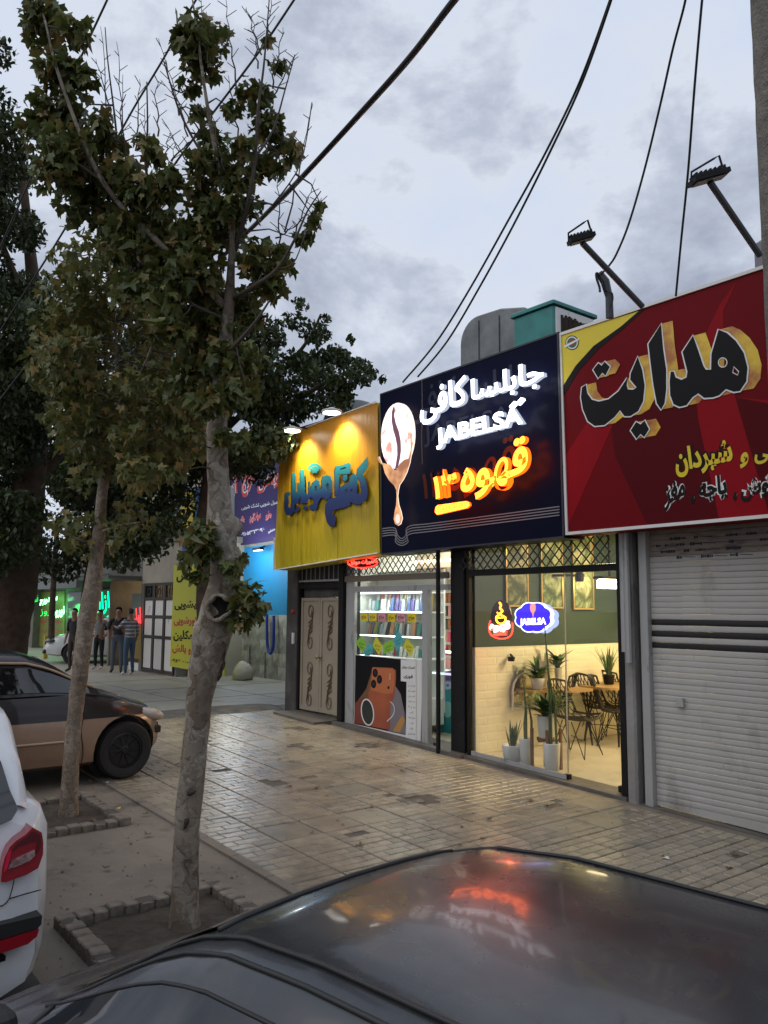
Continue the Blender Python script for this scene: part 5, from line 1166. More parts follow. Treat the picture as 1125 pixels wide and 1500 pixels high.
def plant(x, y, z, label, kind, ph, pr_, h, n, stand=None, potmat=None):
    t = thing('potted_plant', (x, y, z), label, 'plant', 'potted plants in the cafe window')
    MB().lathe((x, y, z), [(pr_*.72, 0), (pr_*.8, .01), (pr_, ph-.01), (pr_, ph), (pr_*.9, ph), (pr_*.88, ph-.03)], 18).build('pot', potmat or m_pot, t, True)
    MB().lathe((x, y, z+ph-.04), [(pr_*.87, 0), (pr_*.6, .015)], 12).build('soil', m_soil, t)
    mb = MB(); q = random.Random(int(abs(x*100+y*37)))
    for i in range(n):
        a = q.uniform(0, 6.28); d = (math.cos(a), math.sin(a), 0); b = (x+d[0]*pr_*.3*q.random(), y+d[1]*pr_*.3*q.random(), z+ph-.03)
        if kind == 'snake': blade(mb, b, d, 1, h*q.uniform(.6, 1.1), .016, .05)
        elif kind == 'grass': blade(mb, b, d, 1, h*q.uniform(.6, 1.1), .009, .35*q.random())
        elif kind == 'cactus': break
        else: blade(mb, (b[0], b[1], b[2]+h*.35*q.random()), d, q.uniform(.3, 1), h*q.uniform(.35, .9), .022, q.uniform(.3, 1.3))
    if kind == 'cactus':
        for (dx_, dy_, hh, lean) in ((0, 0, h, .10), (.03, .05, h*.62, .28), (-.04, .02, h*.5, -.15)):
            mb.tube([(x+dx_, y+dy_, z+ph-.04), (x+dx_+lean*.1, y+dy_-lean*.5*hh*.5, z+ph+hh*.5), (x+dx_+lean*.15, y+dy_-lean*hh*.8, z+ph+hh)], [.013, .015, .006], 6)
    mb.build('leaves', m_leafd if kind in ('snake', 'cactus') else m_leafg, t)
    return t
def at(px_, y): # point on the cafe floor near given depth
    p = onY(*zc(*px_), y); return p
def fl(px_, py_):
    z = .25
    for _ in range(8): p = onZ(*zc(px_, py_), z); z = g2(p.x)
    return p
p = fl(390, 1150); plant(p.x, p.y, g2(p.x), 'short snake plant in a white pot at the left corner of the cafe window', 'snake', .20, .12, .30, 12)
p = fl(463, 1165); plant(p.x, p.y, g2(p.x), 'tall bare leaning cactus stem in a white pot, second from the left', 'cactus', .30, .085, .62, 3)
p = fl(593, 1205); plant(p.x, p.y, g2(p.x), 'tall dark cactus stems in a white cone pot near the pane joint', 'cactus', .32, .095, 1.25, 3)
p = fl(528, 1190); st = thing('plant_stand', (p.x, p.y+.12, g2(p.x)), 'brown wooden plant stand with crossed shelf holding the leafy white pot', 'stand'); X_, Y_ = p.x, p.y+.12; zf = g2(p.x)
for sx in (-1, 1):
    for sy in (-1, 1): MB().box(X_+sx*.11-.014, X_+sx*.11+.014, Y_+sy*.11-.014, Y_+sy*.11+.014, zf, zf+.44).build('leg', m_brown, st)
mb = MB(); mb.box(X_-.12, X_+.12, Y_-.02, Y_+.02, zf+.30, zf+.335); mb.box(X_-.02, X_+.02, Y_-.12, Y_-.021, zf+.30, zf+.335); mb.box(X_-.02, X_+.02, Y_+.021, Y_+.12, zf+.30, zf+.335); mb.build('cross_shelf', m_brown, st)
plant(X_, Y_, zf+.337, 'bushy green plant in a white pot on the brown stand', 'leafy', .24, .10, .40, 110)
p = onX(*zc(505, 760), -6.9); plant(-6.95, 8.4, 1.003, 'broad leaved green plant in a white vase on the small table by the wall', 'leafy', .26, .05, .40, 48)
p = onX(*zc(690, 780), -6.8); plant(-6.8, 9.25, 1.023, 'grassy plant in a black square pot on the long cafe table', 'grass', .13, .08, .40, 34, potmat=m_black)
p = onX(*zc(430, 860), -6.95); plant(-6.9, 7.95, 1.02, 'trailing green plant at the mirror edge in a white pot', 'leafy', .14, .09, .34, 70)
mb = MB(); mb.box(-7.12, -6.8, 7.75, 8.15, .985, 1.018); mb.bar((-7.1, 7.8, .98), (-6.85, 7.8, .8), .015); mb.bar((-7.1, 8.1, .98), (-6.85, 8.1, .8), .015)
tag(mb.build('wall_shelf', m_wood), 'small wooden wall shelf beside the arched mirror', 'shelf')
mb = MB(); mb.lathe((-6.75, 9.62, 1.021), [(.025, 0), (.04, .03), (.045, .06), (.03, .06)], 10); tag(mb.build('cup', mat('red_brown_glass', (.2, .05, .02), .2), smooth=True), 'small reddish cup on the long cafe table', 'cup')

# ------------------------------------------------------------------ phone shop interior
def zp(x, y): return (500 + x/6.25, 840 + y/6.25)
YD = 7.5
def dx_(px_): return onY(px_, 900, YD).x
D = thing('display_case', (dx_(570), YD, .35), 'white lit display case of phone boxes and price cards behind the phone shop window', 'display case')
a0, a1 = onY(521, 900, YD-.2).x, onY(618, 900, YD-.18).x
m_lit = mat('display_white', (.82, .84, .80), .4)
MB().box(a0, a1, YD+.22, YD+.25, .6, 2.55).build('back_panel', m_lit, D); MB().box(a0-.02, a0, YD-.2, YD+.22, .4, 2.55).build('side_panel', m_lit, D)
MB().box(a0, a1, YD-.2, YD+.22, .45, .80).build('cabinet', m_lit, D)
shelf_z = [onY(570, 895.5, YD-.18).z, onY(570, 931, YD-.18).z, onY(570, 962, YD-.18).z]
m_led = emis('shelf_led', (.92, 1.0, .93), 5)
for z in shelf_z + [2.235]:
    s_ = MB().box(a0, a1, YD-.17, YD+.219, z-.02, z).build('shelf', m_lit, D); MB().box(a0+.01, a1-.01, YD-.186, YD-.171, z-.017, z-.003).build('led_strip', m_led, s_)
bx = [mat('box_col_%d' % i, c, .4) for i, c in enumerate([(.75, .75, .72), (.55, .62, .70), (.10, .18, .45), (.18, .14, .40), (.08, .30, .28), (.70, .35, .20), (.05, .05, .06), (.65, .55, .15), (.45, .08, .07), (.80, .80, .80)])]
def pbox(x, y, z, w, h, d, mi_, lean=0):
    mb = MB(); mb.obox((x, y, z+h/2), (w/2, 0, 0), (0, d/2, 0), (lean*h/2, .12*h/2, h/2)); o = mb.build('phone_box', bx[mi_]); return o
seenb = {}; ords = ['first', 'second', 'third', 'fourth', 'fifth', 'sixth', 'seventh', 'eighth', 'ninth', 'tenth', 'eleventh', 'twelfth', 'thirteenth', 'fourteenth', 'fifteenth']
bi = 0; descr = ['white', 'pale blue', 'dark blue', 'violet', 'teal green', 'orange', 'black', 'mustard', 'red', 'bright white']
for si, z in enumerate(shelf_z[:3] + [2.235-.43]):
    x = a0+.06+.02*si
    if si == 3: continue
    while x < a1-.1:
        w_ = pr.uniform(.045, .075); h_ = pr.uniform(.15, .19) if si < 2 else pr.uniform(.1, .15)
        mi_ = pr.choice([0, 1, 2, 3, 4, 9, 0, 1, 4] if si == 0 else [5, 2, 6, 1, 4, 6, 7, 0] if si == 1 else [0, 9, 2, 4, 9, 8])
        o = pbox(x, YD+.0+.03*pr.random(), z, w_, h_, .02, mi_, pr.choice((0, .15, .2)) if si else 0)
        bi_ = seenb.get((mi_, si), 0); seenb[(mi_, si)] = bi_+1
        tag(o, '%s %s phone box from the left on the display %s shelf' % (ords[bi_], descr[mi_], ('upper', 'middle', 'bottom')[si]), 'box', 'phone boxes on the display shelves'); x += w_+pr.uniform(.006, .04)
    if si == 0:
        x = a0+.1
        while x < a1-.1:
            w_ = pr.uniform(.05, .09); mi_ = pr.choice([7, 5, 3, 8, 9, 0]); o = pbox(x, YD+.14, z, w_, pr.uniform(.26, .32), .02, mi_)
            bi_ = seenb.get((mi_, 9), 0); seenb[(mi_, 9)] = bi_+1
            tag(o, '%s tall %s phone box from the left in the back row' % (ords[bi_], descr[mi_]), 'box', 'phone boxes on the display shelves'); x += w_+.03
area('case_light', ((a0+a1)/2, YD-.12, 2.22), (0, .15, -1), a1-a0-.1, .1, 22, (.93, 1, .93))
area('phone_shop_light', (-8.3, 9.0, 3.15), (0, 0, -1), 1.6, 1.6, 120, (.95, 1, .93))
MB().box(-9.1, -7.5, 8.2, 9.8, 3.16, 3.199).build('ceiling_light', emis('white_panel', (.95, 1, .95), 1.5), bld)
MB().box(-7.9, -7.5, 7.3, 7.55, 3.0, 3.06).build('tube_light', emis('white_panel2', (1, 1, 1), 6), bld)
# price cards stuck on the pane
YG = 7.005
m_cy = mat('card_yellow', (.80, .62, .02), .5, emit=(.8, .62, .02), estr=0); m_cp = mat('card_pink', (.75, .30, .36), .5)
for i, (x0_, x1_, y0_, y1_, mt_, cn) in enumerate([(178, 240, 362, 435, m_cy, 'yellow'), (256, 322, 362, 437, m_cy, 'yellow'), (338, 404, 363, 440, m_cp, 'pink'), (426, 492, 365, 443, m_cy, 'yellow'), (512, 582, 362, 440, m_cp, 'pink'), (608, 682, 365, 450, m_cy, 'yellow')]):
    pos = ('first from the left', 'second from the left', 'third from the left', 'fourth from the left', 'fifth from the left', 'last on the right')[i]
    t = thing('price_card', onY(*zp(x0_, y1_), YG), '%s square card reading sale, %s in its row' % (cn, pos), 'card', 'square sale cards on the phone shop window')
    art([zp(x0_, y0_), zp(x1_, y0_+2), zp(x1_, y1_), zp(x0_, y1_-2)], YG, 0, .002, mt_, 'sheet', t)
    ptext('حراج', zp(x0_+9, y1_-16), zp(x1_-9, y1_-14), zp(x0_+9, y0_+18), YG, m_bk, t, off=.004, bold=.02)
cc = {'green': (.25, .55, .04), 'blue': (.08, .42, .45), 'yellow': (.65, .62, .04)}
for i, (pts, cn, lab) in enumerate([([(132, 635), (178, 572), (230, 650), (196, 728)], 'green', 'far left'), ([(205, 720), (262, 628), (292, 700), (232, 798)], 'blue', 'lowest'), ([(288, 660), (318, 572), (382, 680), (345, 752)], 'yellow', 'left of the middle'), ([(385, 650), (470, 600), (478, 705), (385, 740)], 'green', 'middle'), ([(475, 610), (525, 520), (575, 612), (508, 715)], 'blue', 'highest'), ([(568, 665), (600, 590), (672, 678), (638, 770)], 'yellow', 'far right')]):
    t = thing('price_card', onY(*zp(*pts[3]), YG-.001*i), '%s tilted diamond card, the %s one above the poster' % (cn, lab), 'card', 'tilted diamond cards on the phone shop window')
    art([zp(*p) for p in pts], YG-.0005, .0008*i, .0006, mat('card_'+cn+'_d', cc[cn], .5), 'sheet', t)
    c = (sum(p[0] for p in pts)/4, sum(p[1] for p in pts)/4); sl_ = .5 if cn == 'yellow' or i == 0 else -.9
    ptext('حراج', zp(c[0]-26, c[1]+12-26*sl_*.6), zp(c[0]+26, c[1]+12+26*sl_*.6), zp(c[0]-22, c[1]-16-26*sl_*.6), YG-.0005, m_bk, t, off=.0008*i+.001, bold=.01)
    ptext('ویژه', zp(c[0]-16, c[1]+38-16*sl_*.6), zp(c[0]+16, c[1]+38+16*sl_*.6), zp(c[0]-14, c[1]+16-16*sl_*.6), YG-.0005, m_bk, t, off=.0008*i+.001, bold=.01)
# poster on the lower half of the pane
def zq(x, y): return (500 + x/6.25, 940 + y/6.25)
YW = 6.995
t = thing('phone_poster', onY(*zq(120, 750), YW), 'black poster with an orange phone and a column of small print', 'poster')
art([zq(132, 118), (619.5, 966), (616, 1086.5), zq(112, 765)], YW, -.012, .012, m_white, 'backing', t)
def qa(pts, off, mt_, nm): return art([zq(*p) for p in pts], YW, off, .0007, mt_, nm, t)
qa([(132, 122), (598, 165), (592, 855), (118, 752)], .0005, mat('poster_black', (.006, .005, .006), .5, spec=.15), 'poster_print')
mo = mat('phone_orange', (.42, .10, .035), .4, noise=((.33, .07, .03), 2, .4, .6)); mo2 = mat('phone_orange_light', (.52, .15, .05), .4)
qa([(180, 500), (230, 430), (270, 300), (300, 240), (280, 480), (200, 560), (130, 570)], .0014, mat('amber_shine', (.16, .08, .02), .5), 'shine')
qa([(128, 560), (200, 505), (255, 520), (250, 770), (120, 745)], .0022, mat('phone_dark_orange', (.20, .035, .02), .4), 'phone_back')
qa([(500, 410), (545, 480), (580, 650), (592, 850), (430, 815), (440, 480)], .0022, mat('phone_grey', (.20, .17, .19), .4), 'phone_back')
qa([(560, 670), (584, 720), (540, 830), (470, 820)], .003, mat('amber_band', (.5, .25, .06), .4), 'strap')
qa([(290, 232), (470, 240), (500, 262), (502, 330), (492, 470), (480, 520), (450, 600), (448, 810), (250, 770), (250, 470), (276, 330), (280, 250)], .003, mo, 'phone_body')
qa([(292, 240), (465, 248), (490, 268), (488, 400), (470, 470), (400, 478), (275, 440), (278, 330), (284, 262)], .0038, mo2, 'camera_plate')
for c_ in ((313, 286), (352, 345), (298, 387)): qa(el(c_[0], c_[1], 24, 40, 0, 16), .0046, m_bk, 'camera_lens'); qa(el(c_[0], c_[1], 10, 17, 0, 12), .0054, mat('lens_blue', (.03, .03, .06), .2), 'camera_lens')
qa(el(434, 420, 9, 15, 0, 12), .0046, m_bk, 'camera_lens'); qa([(445, 288), (454, 290), (450, 350), (440, 348)], .0046, mat('flash_print', (.7, .35, .2), .4), 'flash')
qa(el(242, 645, 60, 126, -.12, 24), .0046, m_wp, 'watch'); qa(el(242, 645, 50, 112, -.12, 24), .0054, mat('watch_face', (.02, .022, .018), .25), 'watch')
ribbon([onY(*q, YW) for q in spline([zq(450, 548), zq(480, 580), zq(488, 630), zq(470, 680), zq(420, 730)], 4)], .012, NF, .0046, .001, m_wp, 'cable_print', t)
qa([(548, 162), (686, 180), (686, 378), (548, 360)], .0062, m_wp, 'price_sheet'); qa([(602, 370), (690, 380), (686, 905), (592, 880)], .0055, m_wp, 'price_sheet')
ptext('تعمیرات موبایل', zq(556, 248), zq(680, 256), zq(556, 215), YW, m_bk, t, off=.0072, bold=.02); ptext('فوری', zq(574, 336), zq(660, 344), zq(574, 295), YW, m_bk, t, off=.0072, bold=.04)
for i, w_ in enumerate(('تعویض ال سی دی', 'تعویض باتری', 'آنلاک و فلش', 'نرم افزار', 'برد و ۲۲', 'گلس', 'فروش اقساط', 'قاب', 'شارژر', 'هندزفری')):
    y = 392+i*49; ww = 34 if len(w_) > 6 else 18; ptext(w_, zq(646-ww, y+18), zq(646+ww, y+24), zq(646-ww, y-4), YW, m_bk, t, off=.0065)
# door edge, cardboard, counter and hanging phone cases inside the open door
MB().box(fx(613)-.0, fx(619), 7.03, 7.05, gz(fx(616))+.06, 1.25).build('cardboard_strip', mat('cardboard', (.22, .10, .045), .8), bld)
C = thing('shop_counter', (-7.7, 7.95, .3), 'counter with a turquoise and violet phone advert inside the open phone shop door', 'counter')
YC = 7.75
q = [onY(*zq(798, 288), YC), onY(664, 982, YC), onY(664, 1073, YC), onY(*zq(800, 868), YC)]
zc0 = q[3].z; zc1 = q[0].z
MB().box(onY(615, 1000, YC).x, -7.365, YC, YC+.4, gz(-7.7)+.03, zc1).build('counter_body', m_wallw, C)
art([(628, 986), (664, 982), (664, 1074), (628, 1079)], YC, .001, .003, mat('turquoise_print', (.03, .30, .34), .4), 'advert', C)
art([(628, 986), (664, 982), (664, 996), (628, 999)], YC, .0045, .001, mat('violet_print', (.16, .06, .30), .4), 'advert', C)
ptext('apo', zq(802, 470), zq(1020, 468), zq(802, 365), YC, mat('lilac_print', (.5, .48, .75), .4), C, off=.006, bold=.05)
art([zq(805, 540), zq(870, 520), zq(890, 550), zq(885, 850), zq(805, 858)], YC, .006, .001, mat('white_phone_print', (.62, .56, .52), .4), 'advert_phone', C)
for c_ in ((825, 550), (850, 585), (826, 612)): art([zq(*p) for p in el(c_[0], c_[1], 12, 20, 0, 12)], YC, .0075, .001, m_bk, 'advert_lens', C)
art([zq(*p) for p in el(975, 620, 45, 75, 0, 20)], YC, .006, .001, mat('pale_ring_print', (.25, .55, .55), .4), 'advert_ring', C)
MB().box(onY(615, 1000, YC).x-.0, -7.37, YC-.03, YC+.42, zc1+.001, zc1+.03).build('counter_top', mat('lit_glass_top', (.8, .85, .85), .2, emit=(.8, .95, 1), estr=.5), C)
for k_ in range(5): 
    o = MB().bbox(-8.35+.2*k_, -8.22+.2*k_, YC+.05, YC+.25, zc1+.032, zc1+.07+.02*(k_ % 3), .004).build('small_package', bx[(0, 9, 1, 9, 0)[k_]]); tag(o, '%s small package on the counter inside the phone shop door' % ('leftmost white', 'second', 'middle pale blue', 'fourth', 'rightmost white')[k_], 'package', 'packages on the phone shop counter')
Rk = thing('case_rack', (-8, 8.5, 1), 'wall rack of hanging phone cases in rows inside the phone shop', 'rack')
YK = 8.35
rx0, rx1 = onY(628, 900, YK).x-.3, -7.37
MB().box(rx0, rx1, YK+.02, YK+.06, 1.0, 3.0).build('rack_panel', m_wallw, Rk)
cols2 = [(.25, .08, .03), (.03, .035, .03), (.5, .22, .22), (.35, .22, .12), (.02, .03, .07), (.5, .45, .4), (.45, .05, .1)]
mk = [mat('case_col_%d' % i, c, .4) for i, c in enumerate(cols2)]
rows = [0, 5, 0, 1, 1, 3, 2]
for r_ in range(9):
    z = 2.62 - r_*.19
    if z < 1.1: break
    x = rx0+.05
    while x < rx1-.06:
        base = [0, 5, 0, 1, 1, 3, 6, 2, 0][r_]; mi_ = base if pr.random() < .6 else pr.randrange(7)
        MB().box(x, x+.062, YK-.02-.02*pr.random(), YK+.0, z-.15, z).build('phone_case', mk[mi_], Rk); x += .078
MB().box(rx0, rx1, YK-.1, YK-.07, 2.70, 2.74).build('led_strip', emis('warm_strip', (1, .8, .5), 6), Rk); MB().box(rx0, rx1, YK-.25, YK-.22, 1.38, 1.405).build('led_strip', m_led, Rk); MB().box(rx0, rx1, YK-.22, YK+.0, 1.385, 1.40).build('rack_shelf', m_lit, Rk)
# ------------------------------------------------------------------ trees
def leaf_mat(name, c1, c2, c3, rough=.5, trans=.25):
    m = mat(name, c1, rough); t = m.node_tree; b = t.nodes['Principled BSDF']
    g = t.nodes.new('ShaderNodeNewGeometry'); oi = t.nodes.new('ShaderNodeObjectInfo'); ad_ = t.nodes.new('ShaderNodeMath'); ad_.operation = 'ADD'
    fr_ = t.nodes.new('ShaderNodeMath'); fr_.operation = 'FRACT'
    t.links.new(g.outputs['Random Per Island'], ad_.inputs[0]); t.links.new(oi.outputs['Random'], ad_.inputs[1]); t.links.new(ad_.outputs[0], fr_.inputs[0])
    rp = t.nodes.new('ShaderNodeValToRGB'); t.links.new(fr_.outputs[0], rp.inputs[0]); E_ = rp.color_ramp.elements
    E_[0].position = 0; E_[0].color = (*c1, 1); E_[1].position = 1; E_[1].color = (*c3, 1); k_ = E_.new(.6); k_.color = (*c2, 1); k_ = E_.new(.9); k_.color = tuple((c2[i]*.5+c3[i]*.5) for i in range(3)) + (1,)
    t.links.new(rp.outputs[0], b.inputs['Base Color'])
    tr = t.nodes.new('ShaderNodeBsdfTranslucent'); t.links.new(rp.outputs[0], tr.inputs[0]); mx_ = t.nodes.new('ShaderNodeMixShader'); mx_.inputs[0].default_value = trans
    o = [n for n in t.nodes if n.type == 'OUTPUT_MATERIAL'][0]; t.links.new(b.outputs[0], mx_.inputs[1]); t.links.new(tr.outputs[0], mx_.inputs[2]); t.links.new(mx_.outputs[0], o.inputs[0]); return m
m_plane = leaf_mat('plane_leaf', (.065, .09, .022), (.12, .14, .035), (.24, .14, .045))
m_plane2 = leaf_mat('plane_leaf_olive', (.08, .10, .025), (.14, .15, .04), (.26, .17, .045))
m_darkl = leaf_mat('dark_leaf', (.028, .044, .014), (.045, .065, .02), (.07, .085, .026), .55, .15)
m_elm = leaf_mat('elm_leaf', (.028, .045, .014), (.045, .065, .02), (.07, .09, .028), .55, .2)
def bark(name, base, c2, pale, sc=9, strength=1.0, lo=.52, hi=.6):
    """flaking plane bark: plates of grey, tan and cream with dark rims"""
    m = mat(name, base, .88); t = m.node_tree; b = t.nodes['Principled BSDF']; A = t.nodes.new; Lk = t.links.new
    tc_ = A('ShaderNodeTexCoord'); nz = A('ShaderNodeTexNoise'); nz.inputs['Scale'].default_value = sc*1.1; nz.inputs['Detail'].default_value = 5; Lk(tc_.outputs['Object'], nz.inputs['Vector'])
    vs_ = A('ShaderNodeVectorMath'); vs_.operation = 'SCALE'; vs_.inputs[3].default_value = .30; Lk(nz.outputs['Color'], vs_.inputs[0]); va = A('ShaderNodeVectorMath'); Lk(tc_.outputs['Object'], va.inputs[0]); Lk(vs_.outputs[0], va.inputs[1])
    mp = A('ShaderNodeMapping'); mp.inputs['Scale'].default_value = (1, 1, .45); Lk(va.outputs[0], mp.inputs[0])
    cols_ = []
    for k_, s_ in enumerate((sc, sc*2.6)):
        vo = A('ShaderNodeTexVoronoi'); vo.inputs['Scale'].default_value = s_; Lk(mp.outputs[0], vo.inputs['Vector']); ve = A('ShaderNodeTexVoronoi'); ve.feature = 'DISTANCE_TO_EDGE'; ve.inputs['Scale'].default_value = s_; Lk(mp.outputs[0], ve.inputs['Vector'])
        sp_ = A('ShaderNodeSeparateColor'); Lk(vo.outputs['Color'], sp_.inputs[0]); rp = A('ShaderNodeValToRGB'); rp.color_ramp.interpolation = 'CONSTANT' if k_ == 0 else 'LINEAR'; Lk(sp_.outputs[0], rp.inputs[0]); E_ = rp.color_ramp.elements
        E_[0].position = 0; E_[0].color = (*c2, 1); E_[1].position = .84; E_[1].color = (*pale, 1); q_ = E_.new(.28); q_.color = (*base, 1); q_ = E_.new(.62); q_.color = tuple((base[i]*.6+pale[i]*.4) for i in range(3)) + (1,); cols_.append((rp, ve))
    mx_ = A('ShaderNodeMix'); mx_.data_type = 'RGBA'; mx_.inputs[0].default_value = .55; Lk(cols_[0][0].outputs[0], mx_.inputs[6]); Lk(cols_[1][0].outputs[0], mx_.inputs[7])
    mr = A('ShaderNodeMapRange'); mr.inputs[1].default_value = 0; mr.inputs[2].default_value = .10; mr.inputs[3].default_value = .72; mr.inputs[4].default_value = 1; Lk(cols_[0][1].outputs['Distance'], mr.inputs[0])
    mu = A('ShaderNodeMix'); mu.data_type = 'RGBA'; mu.blend_type = 'MULTIPLY'; mu.inputs[0].default_value = 1; Lk(mx_.outputs[2], mu.inputs[6]); Lk(mr.outputs[0], mu.inputs[7]); Lk(mu.outputs[2], b.inputs['Base Color'])
    n2_ = A('ShaderNodeTexNoise'); n2_.inputs['Scale'].default_value = sc*6; n2_.inputs['Detail'].default_value = 6; Lk(tc_.outputs['Object'], n2_.inputs['Vector']); ad_ = A('ShaderNodeMath'); ad_.operation = 'MULTIPLY_ADD'; ad_.inputs[1].default_value = .55; Lk(n2_.outputs[0], ad_.inputs[0]); Lk(mr.outputs[0], ad_.inputs[2])
    bp = A('ShaderNodeBump'); bp.inputs['Strength'].default_value = strength; bp.inputs['Distance'].default_value = .009; Lk(ad_.outputs[0], bp.inputs['Height']); Lk(bp.outputs[0], b.inputs['Normal'])
    dirt(m, tuple(q*.25 for q in base), sc*1.1, .60, .70); return m
m_bark = bark('plane_bark', (.21, .165, .12), (.105, .075, .052), (.36, .33, .27), 8, .8)
m_bark2 = bark('young_plane_bark', (.23, .17, .12), (.15, .11, .08), (.33, .28, .22), 12, .9)
m_barkd = mat('dark_bark', (.10, .062, .040), .9, noise=((.05, .032, .022), 6, .35, .65), bump=(14, 1.0, (1, 1, .2)))
m_twig = mat('twig_bark', (.075, .06, .048), .8, bump=(30, .3))
_ml = []
def maple():
    """hand shaped leaf: five pointed lobes with small teeth, folded along the veins"""
    tips = [(-112, .55), (-95, .50), (-82, .46), (-66, .66), (-52, .86), (-40, .64), (-27, .56), (-14, .78), (0, 1.02), (14, .78), (27, .56), (40, .64), (52, .86), (66, .66), (82, .46), (95, .50), (112, .55)]
    P = [(0, -.15)]
    for a, r_ in tips: P.append((r_*math.sin(R(a)), r_*math.cos(R(a))))
    return [(0, 0)] + P
mp_ = maple(); LV = [(x*.5, y*.5, (.38*abs(x) - .34*max(y, 0)**2 - .25*x*x)*.5) for x, y in mp_]; LF = [(0, i, i+1) for i in range(1, len(LV)-1)] + [(0, len(LV)-1, 1)]
SV = [(0, -.5, 0), (.22, -.15, .06), (.26, .15, .05), (0, .5, -.08), (-.26, .15, .05), (-.22, -.15, .06)]; SF = [(0, 1, 2, 3), (0, 3, 4, 5)]
nr_ = np.random.RandomState(5)
def rotmats(n, droop=.5):
    q = nr_.normal(size=(n, 4)); q /= np.linalg.norm(q, axis=1)[:, None]; w, x, y, z = q.T
    return np.stack([np.stack([1-2*(y*y+z*z), 2*(x*y-w*z), 2*(x*z+w*y)], 1), np.stack([2*(x*y+w*z), 1-2*(x*x+z*z), 2*(y*z-w*x)], 1), np.stack([2*(x*z-w*y), 2*(y*z+w*x), 1-2*(x*x+y*y)], 1)], 1)
def leaf_rot(n):
    """leaves hang: normal mostly upward, tip outward and down"""
    az = nr_.uniform(0, 2*np.pi, n); tilt = nr_.normal(.7, .55, n); roll = nr_.normal(0, .5, n)
    ca, sa, ct, st_, cr_, sr_ = np.cos(az), np.sin(az), np.cos(-tilt), np.sin(-tilt), np.cos(roll), np.sin(roll); Z0 = np.zeros(n); O = np.ones(n)
    Ra = np.stack([np.stack([ca, -sa, Z0], 1), np.stack([sa, ca, Z0], 1), np.stack([Z0, Z0, O], 1)], 1)
    Rt = np.stack([np.stack([O, Z0, Z0], 1), np.stack([Z0, ct, -st_], 1), np.stack([Z0, st_, ct], 1)], 1)
    Rr = np.stack([np.stack([cr_, Z0, sr_], 1), np.stack([Z0, O, Z0], 1), np.stack([-sr_, Z0, cr_], 1)], 1)
    return Ra @ Rt @ Rr
def leaf_cloud(name, centers, sizes, V_, F_, mt, parent, kind='stuff'):
    C_ = np.array(centers, float); n = len(C_); M_ = leaf_rot(n); sz = np.array(sizes).reshape(n, 1, 1)
    T = np.array(V_) * 1.0; P = np.einsum('nij,kj->nki', M_, T) * sz + C_[:, None, :]; off = np.array(ORG[parent.name]); P = (P - off).reshape(-1, 3)
    k_ = len(T); me = bpy.data.meshes.new(name); fl_ = np.array([i for f in F_ for i in f]); tot = [len(f) for f in F_]
    nl = len(fl_); me.vertices.add(len(P)); me.vertices.foreach_set('co', P.astype(np.float32).ravel())
    idx = (np.arange(n)[:, None]*k_ + fl_[None, :]).ravel(); me.loops.add(len(idx)); me.loops.foreach_set('vertex_index', idx.astype(np.int32))
    st = np.concatenate([[0], np.cumsum(tot)[:-1]]); me.polygons.add(n*len(F_)); me.polygons.foreach_set('loop_start', (np.arange(n)[:, None]*nl + st[None, :]).ravel().astype(np.int32))
    me.update(calc_edges=True); me.validate(); me.materials.append(mt)
    o = bpy.data.objects.new(name, me); link(o, parent); o['kind'] = kind; return o
def trunk_mesh(pts, mt, parent, name='trunk', n=18, lump=.09, seed=0, sub=5, slim=1.0):
    """pts: (px, py, width px, depth)"""
    q = spline(pts, sub); P = [dep(a[0], a[1], a[3]) for a in q]; rad = [a[2]/2*a[3]/FPX*slim for a in q]
    mb = MB(); mb.tube(P, rad, n); 
    for i, v in enumerate(mb.v):
        c = P[min(i//n, len(P)-1)]; d = v - c; s_ = 1 + lump*mnoise.noise(Vector((v.x*9, v.y*9, v.z*5+seed))) + lump*.6*mnoise.noise(Vector((v.x*26, v.y*26, v.z*14+seed))); mb.v[i] = c + d*s_
    return mb.build(name, mt, parent, True), P, rad
# --- the near plane tree
bp_ = ong(270, 1360); D0 = (bp_-CAM).dot(FW)
t1 = thing('plane_tree', bp_, 'near plane tree with a thick mottled trunk, a knot hole and ragged brownish green leaves', 'tree')
tr_o, TP, TRd = trunk_mesh([(268, 1376, 74, D0), (270, 1352, 54, D0), (271, 1300, 46, D0), (273, 1230, 43, D0), (279, 1160, 43, D0+.01), (285, 1100, 42, D0+.02), (290, 1040, 44, D0+.02), (296, 1000, 50, D0+.02), (308, 950, 58, D0+.03), (317, 915, 66, D0+.03), (324, 885, 66, D0+.03), (328, 850, 50, D0+.03), (327, 800, 44, D0+.03), (325, 775, 50, D0+.03), (322, 745, 42, D0+.03), (319, 690, 37, D0+.02), (318, 640, 35, D0), (320, 590, 31, D0), (326, 540, 27, D0), (331, 490, 23, D0), (336, 440, 19, D0-.02), (338, 400, 14, D0-.05), (340, 350, 10, D0-.08), (338, 300, 9, D0-.1), (322, 250, 8, D0-.12), (308, 180, 7, D0-.15), (297, 110, 5, D0-.18), (288, 40, 4, D0-.2), (282, 0, 2.5, D0-.2)], m_bark, t1, n=30, lump=.10, slim=.86)
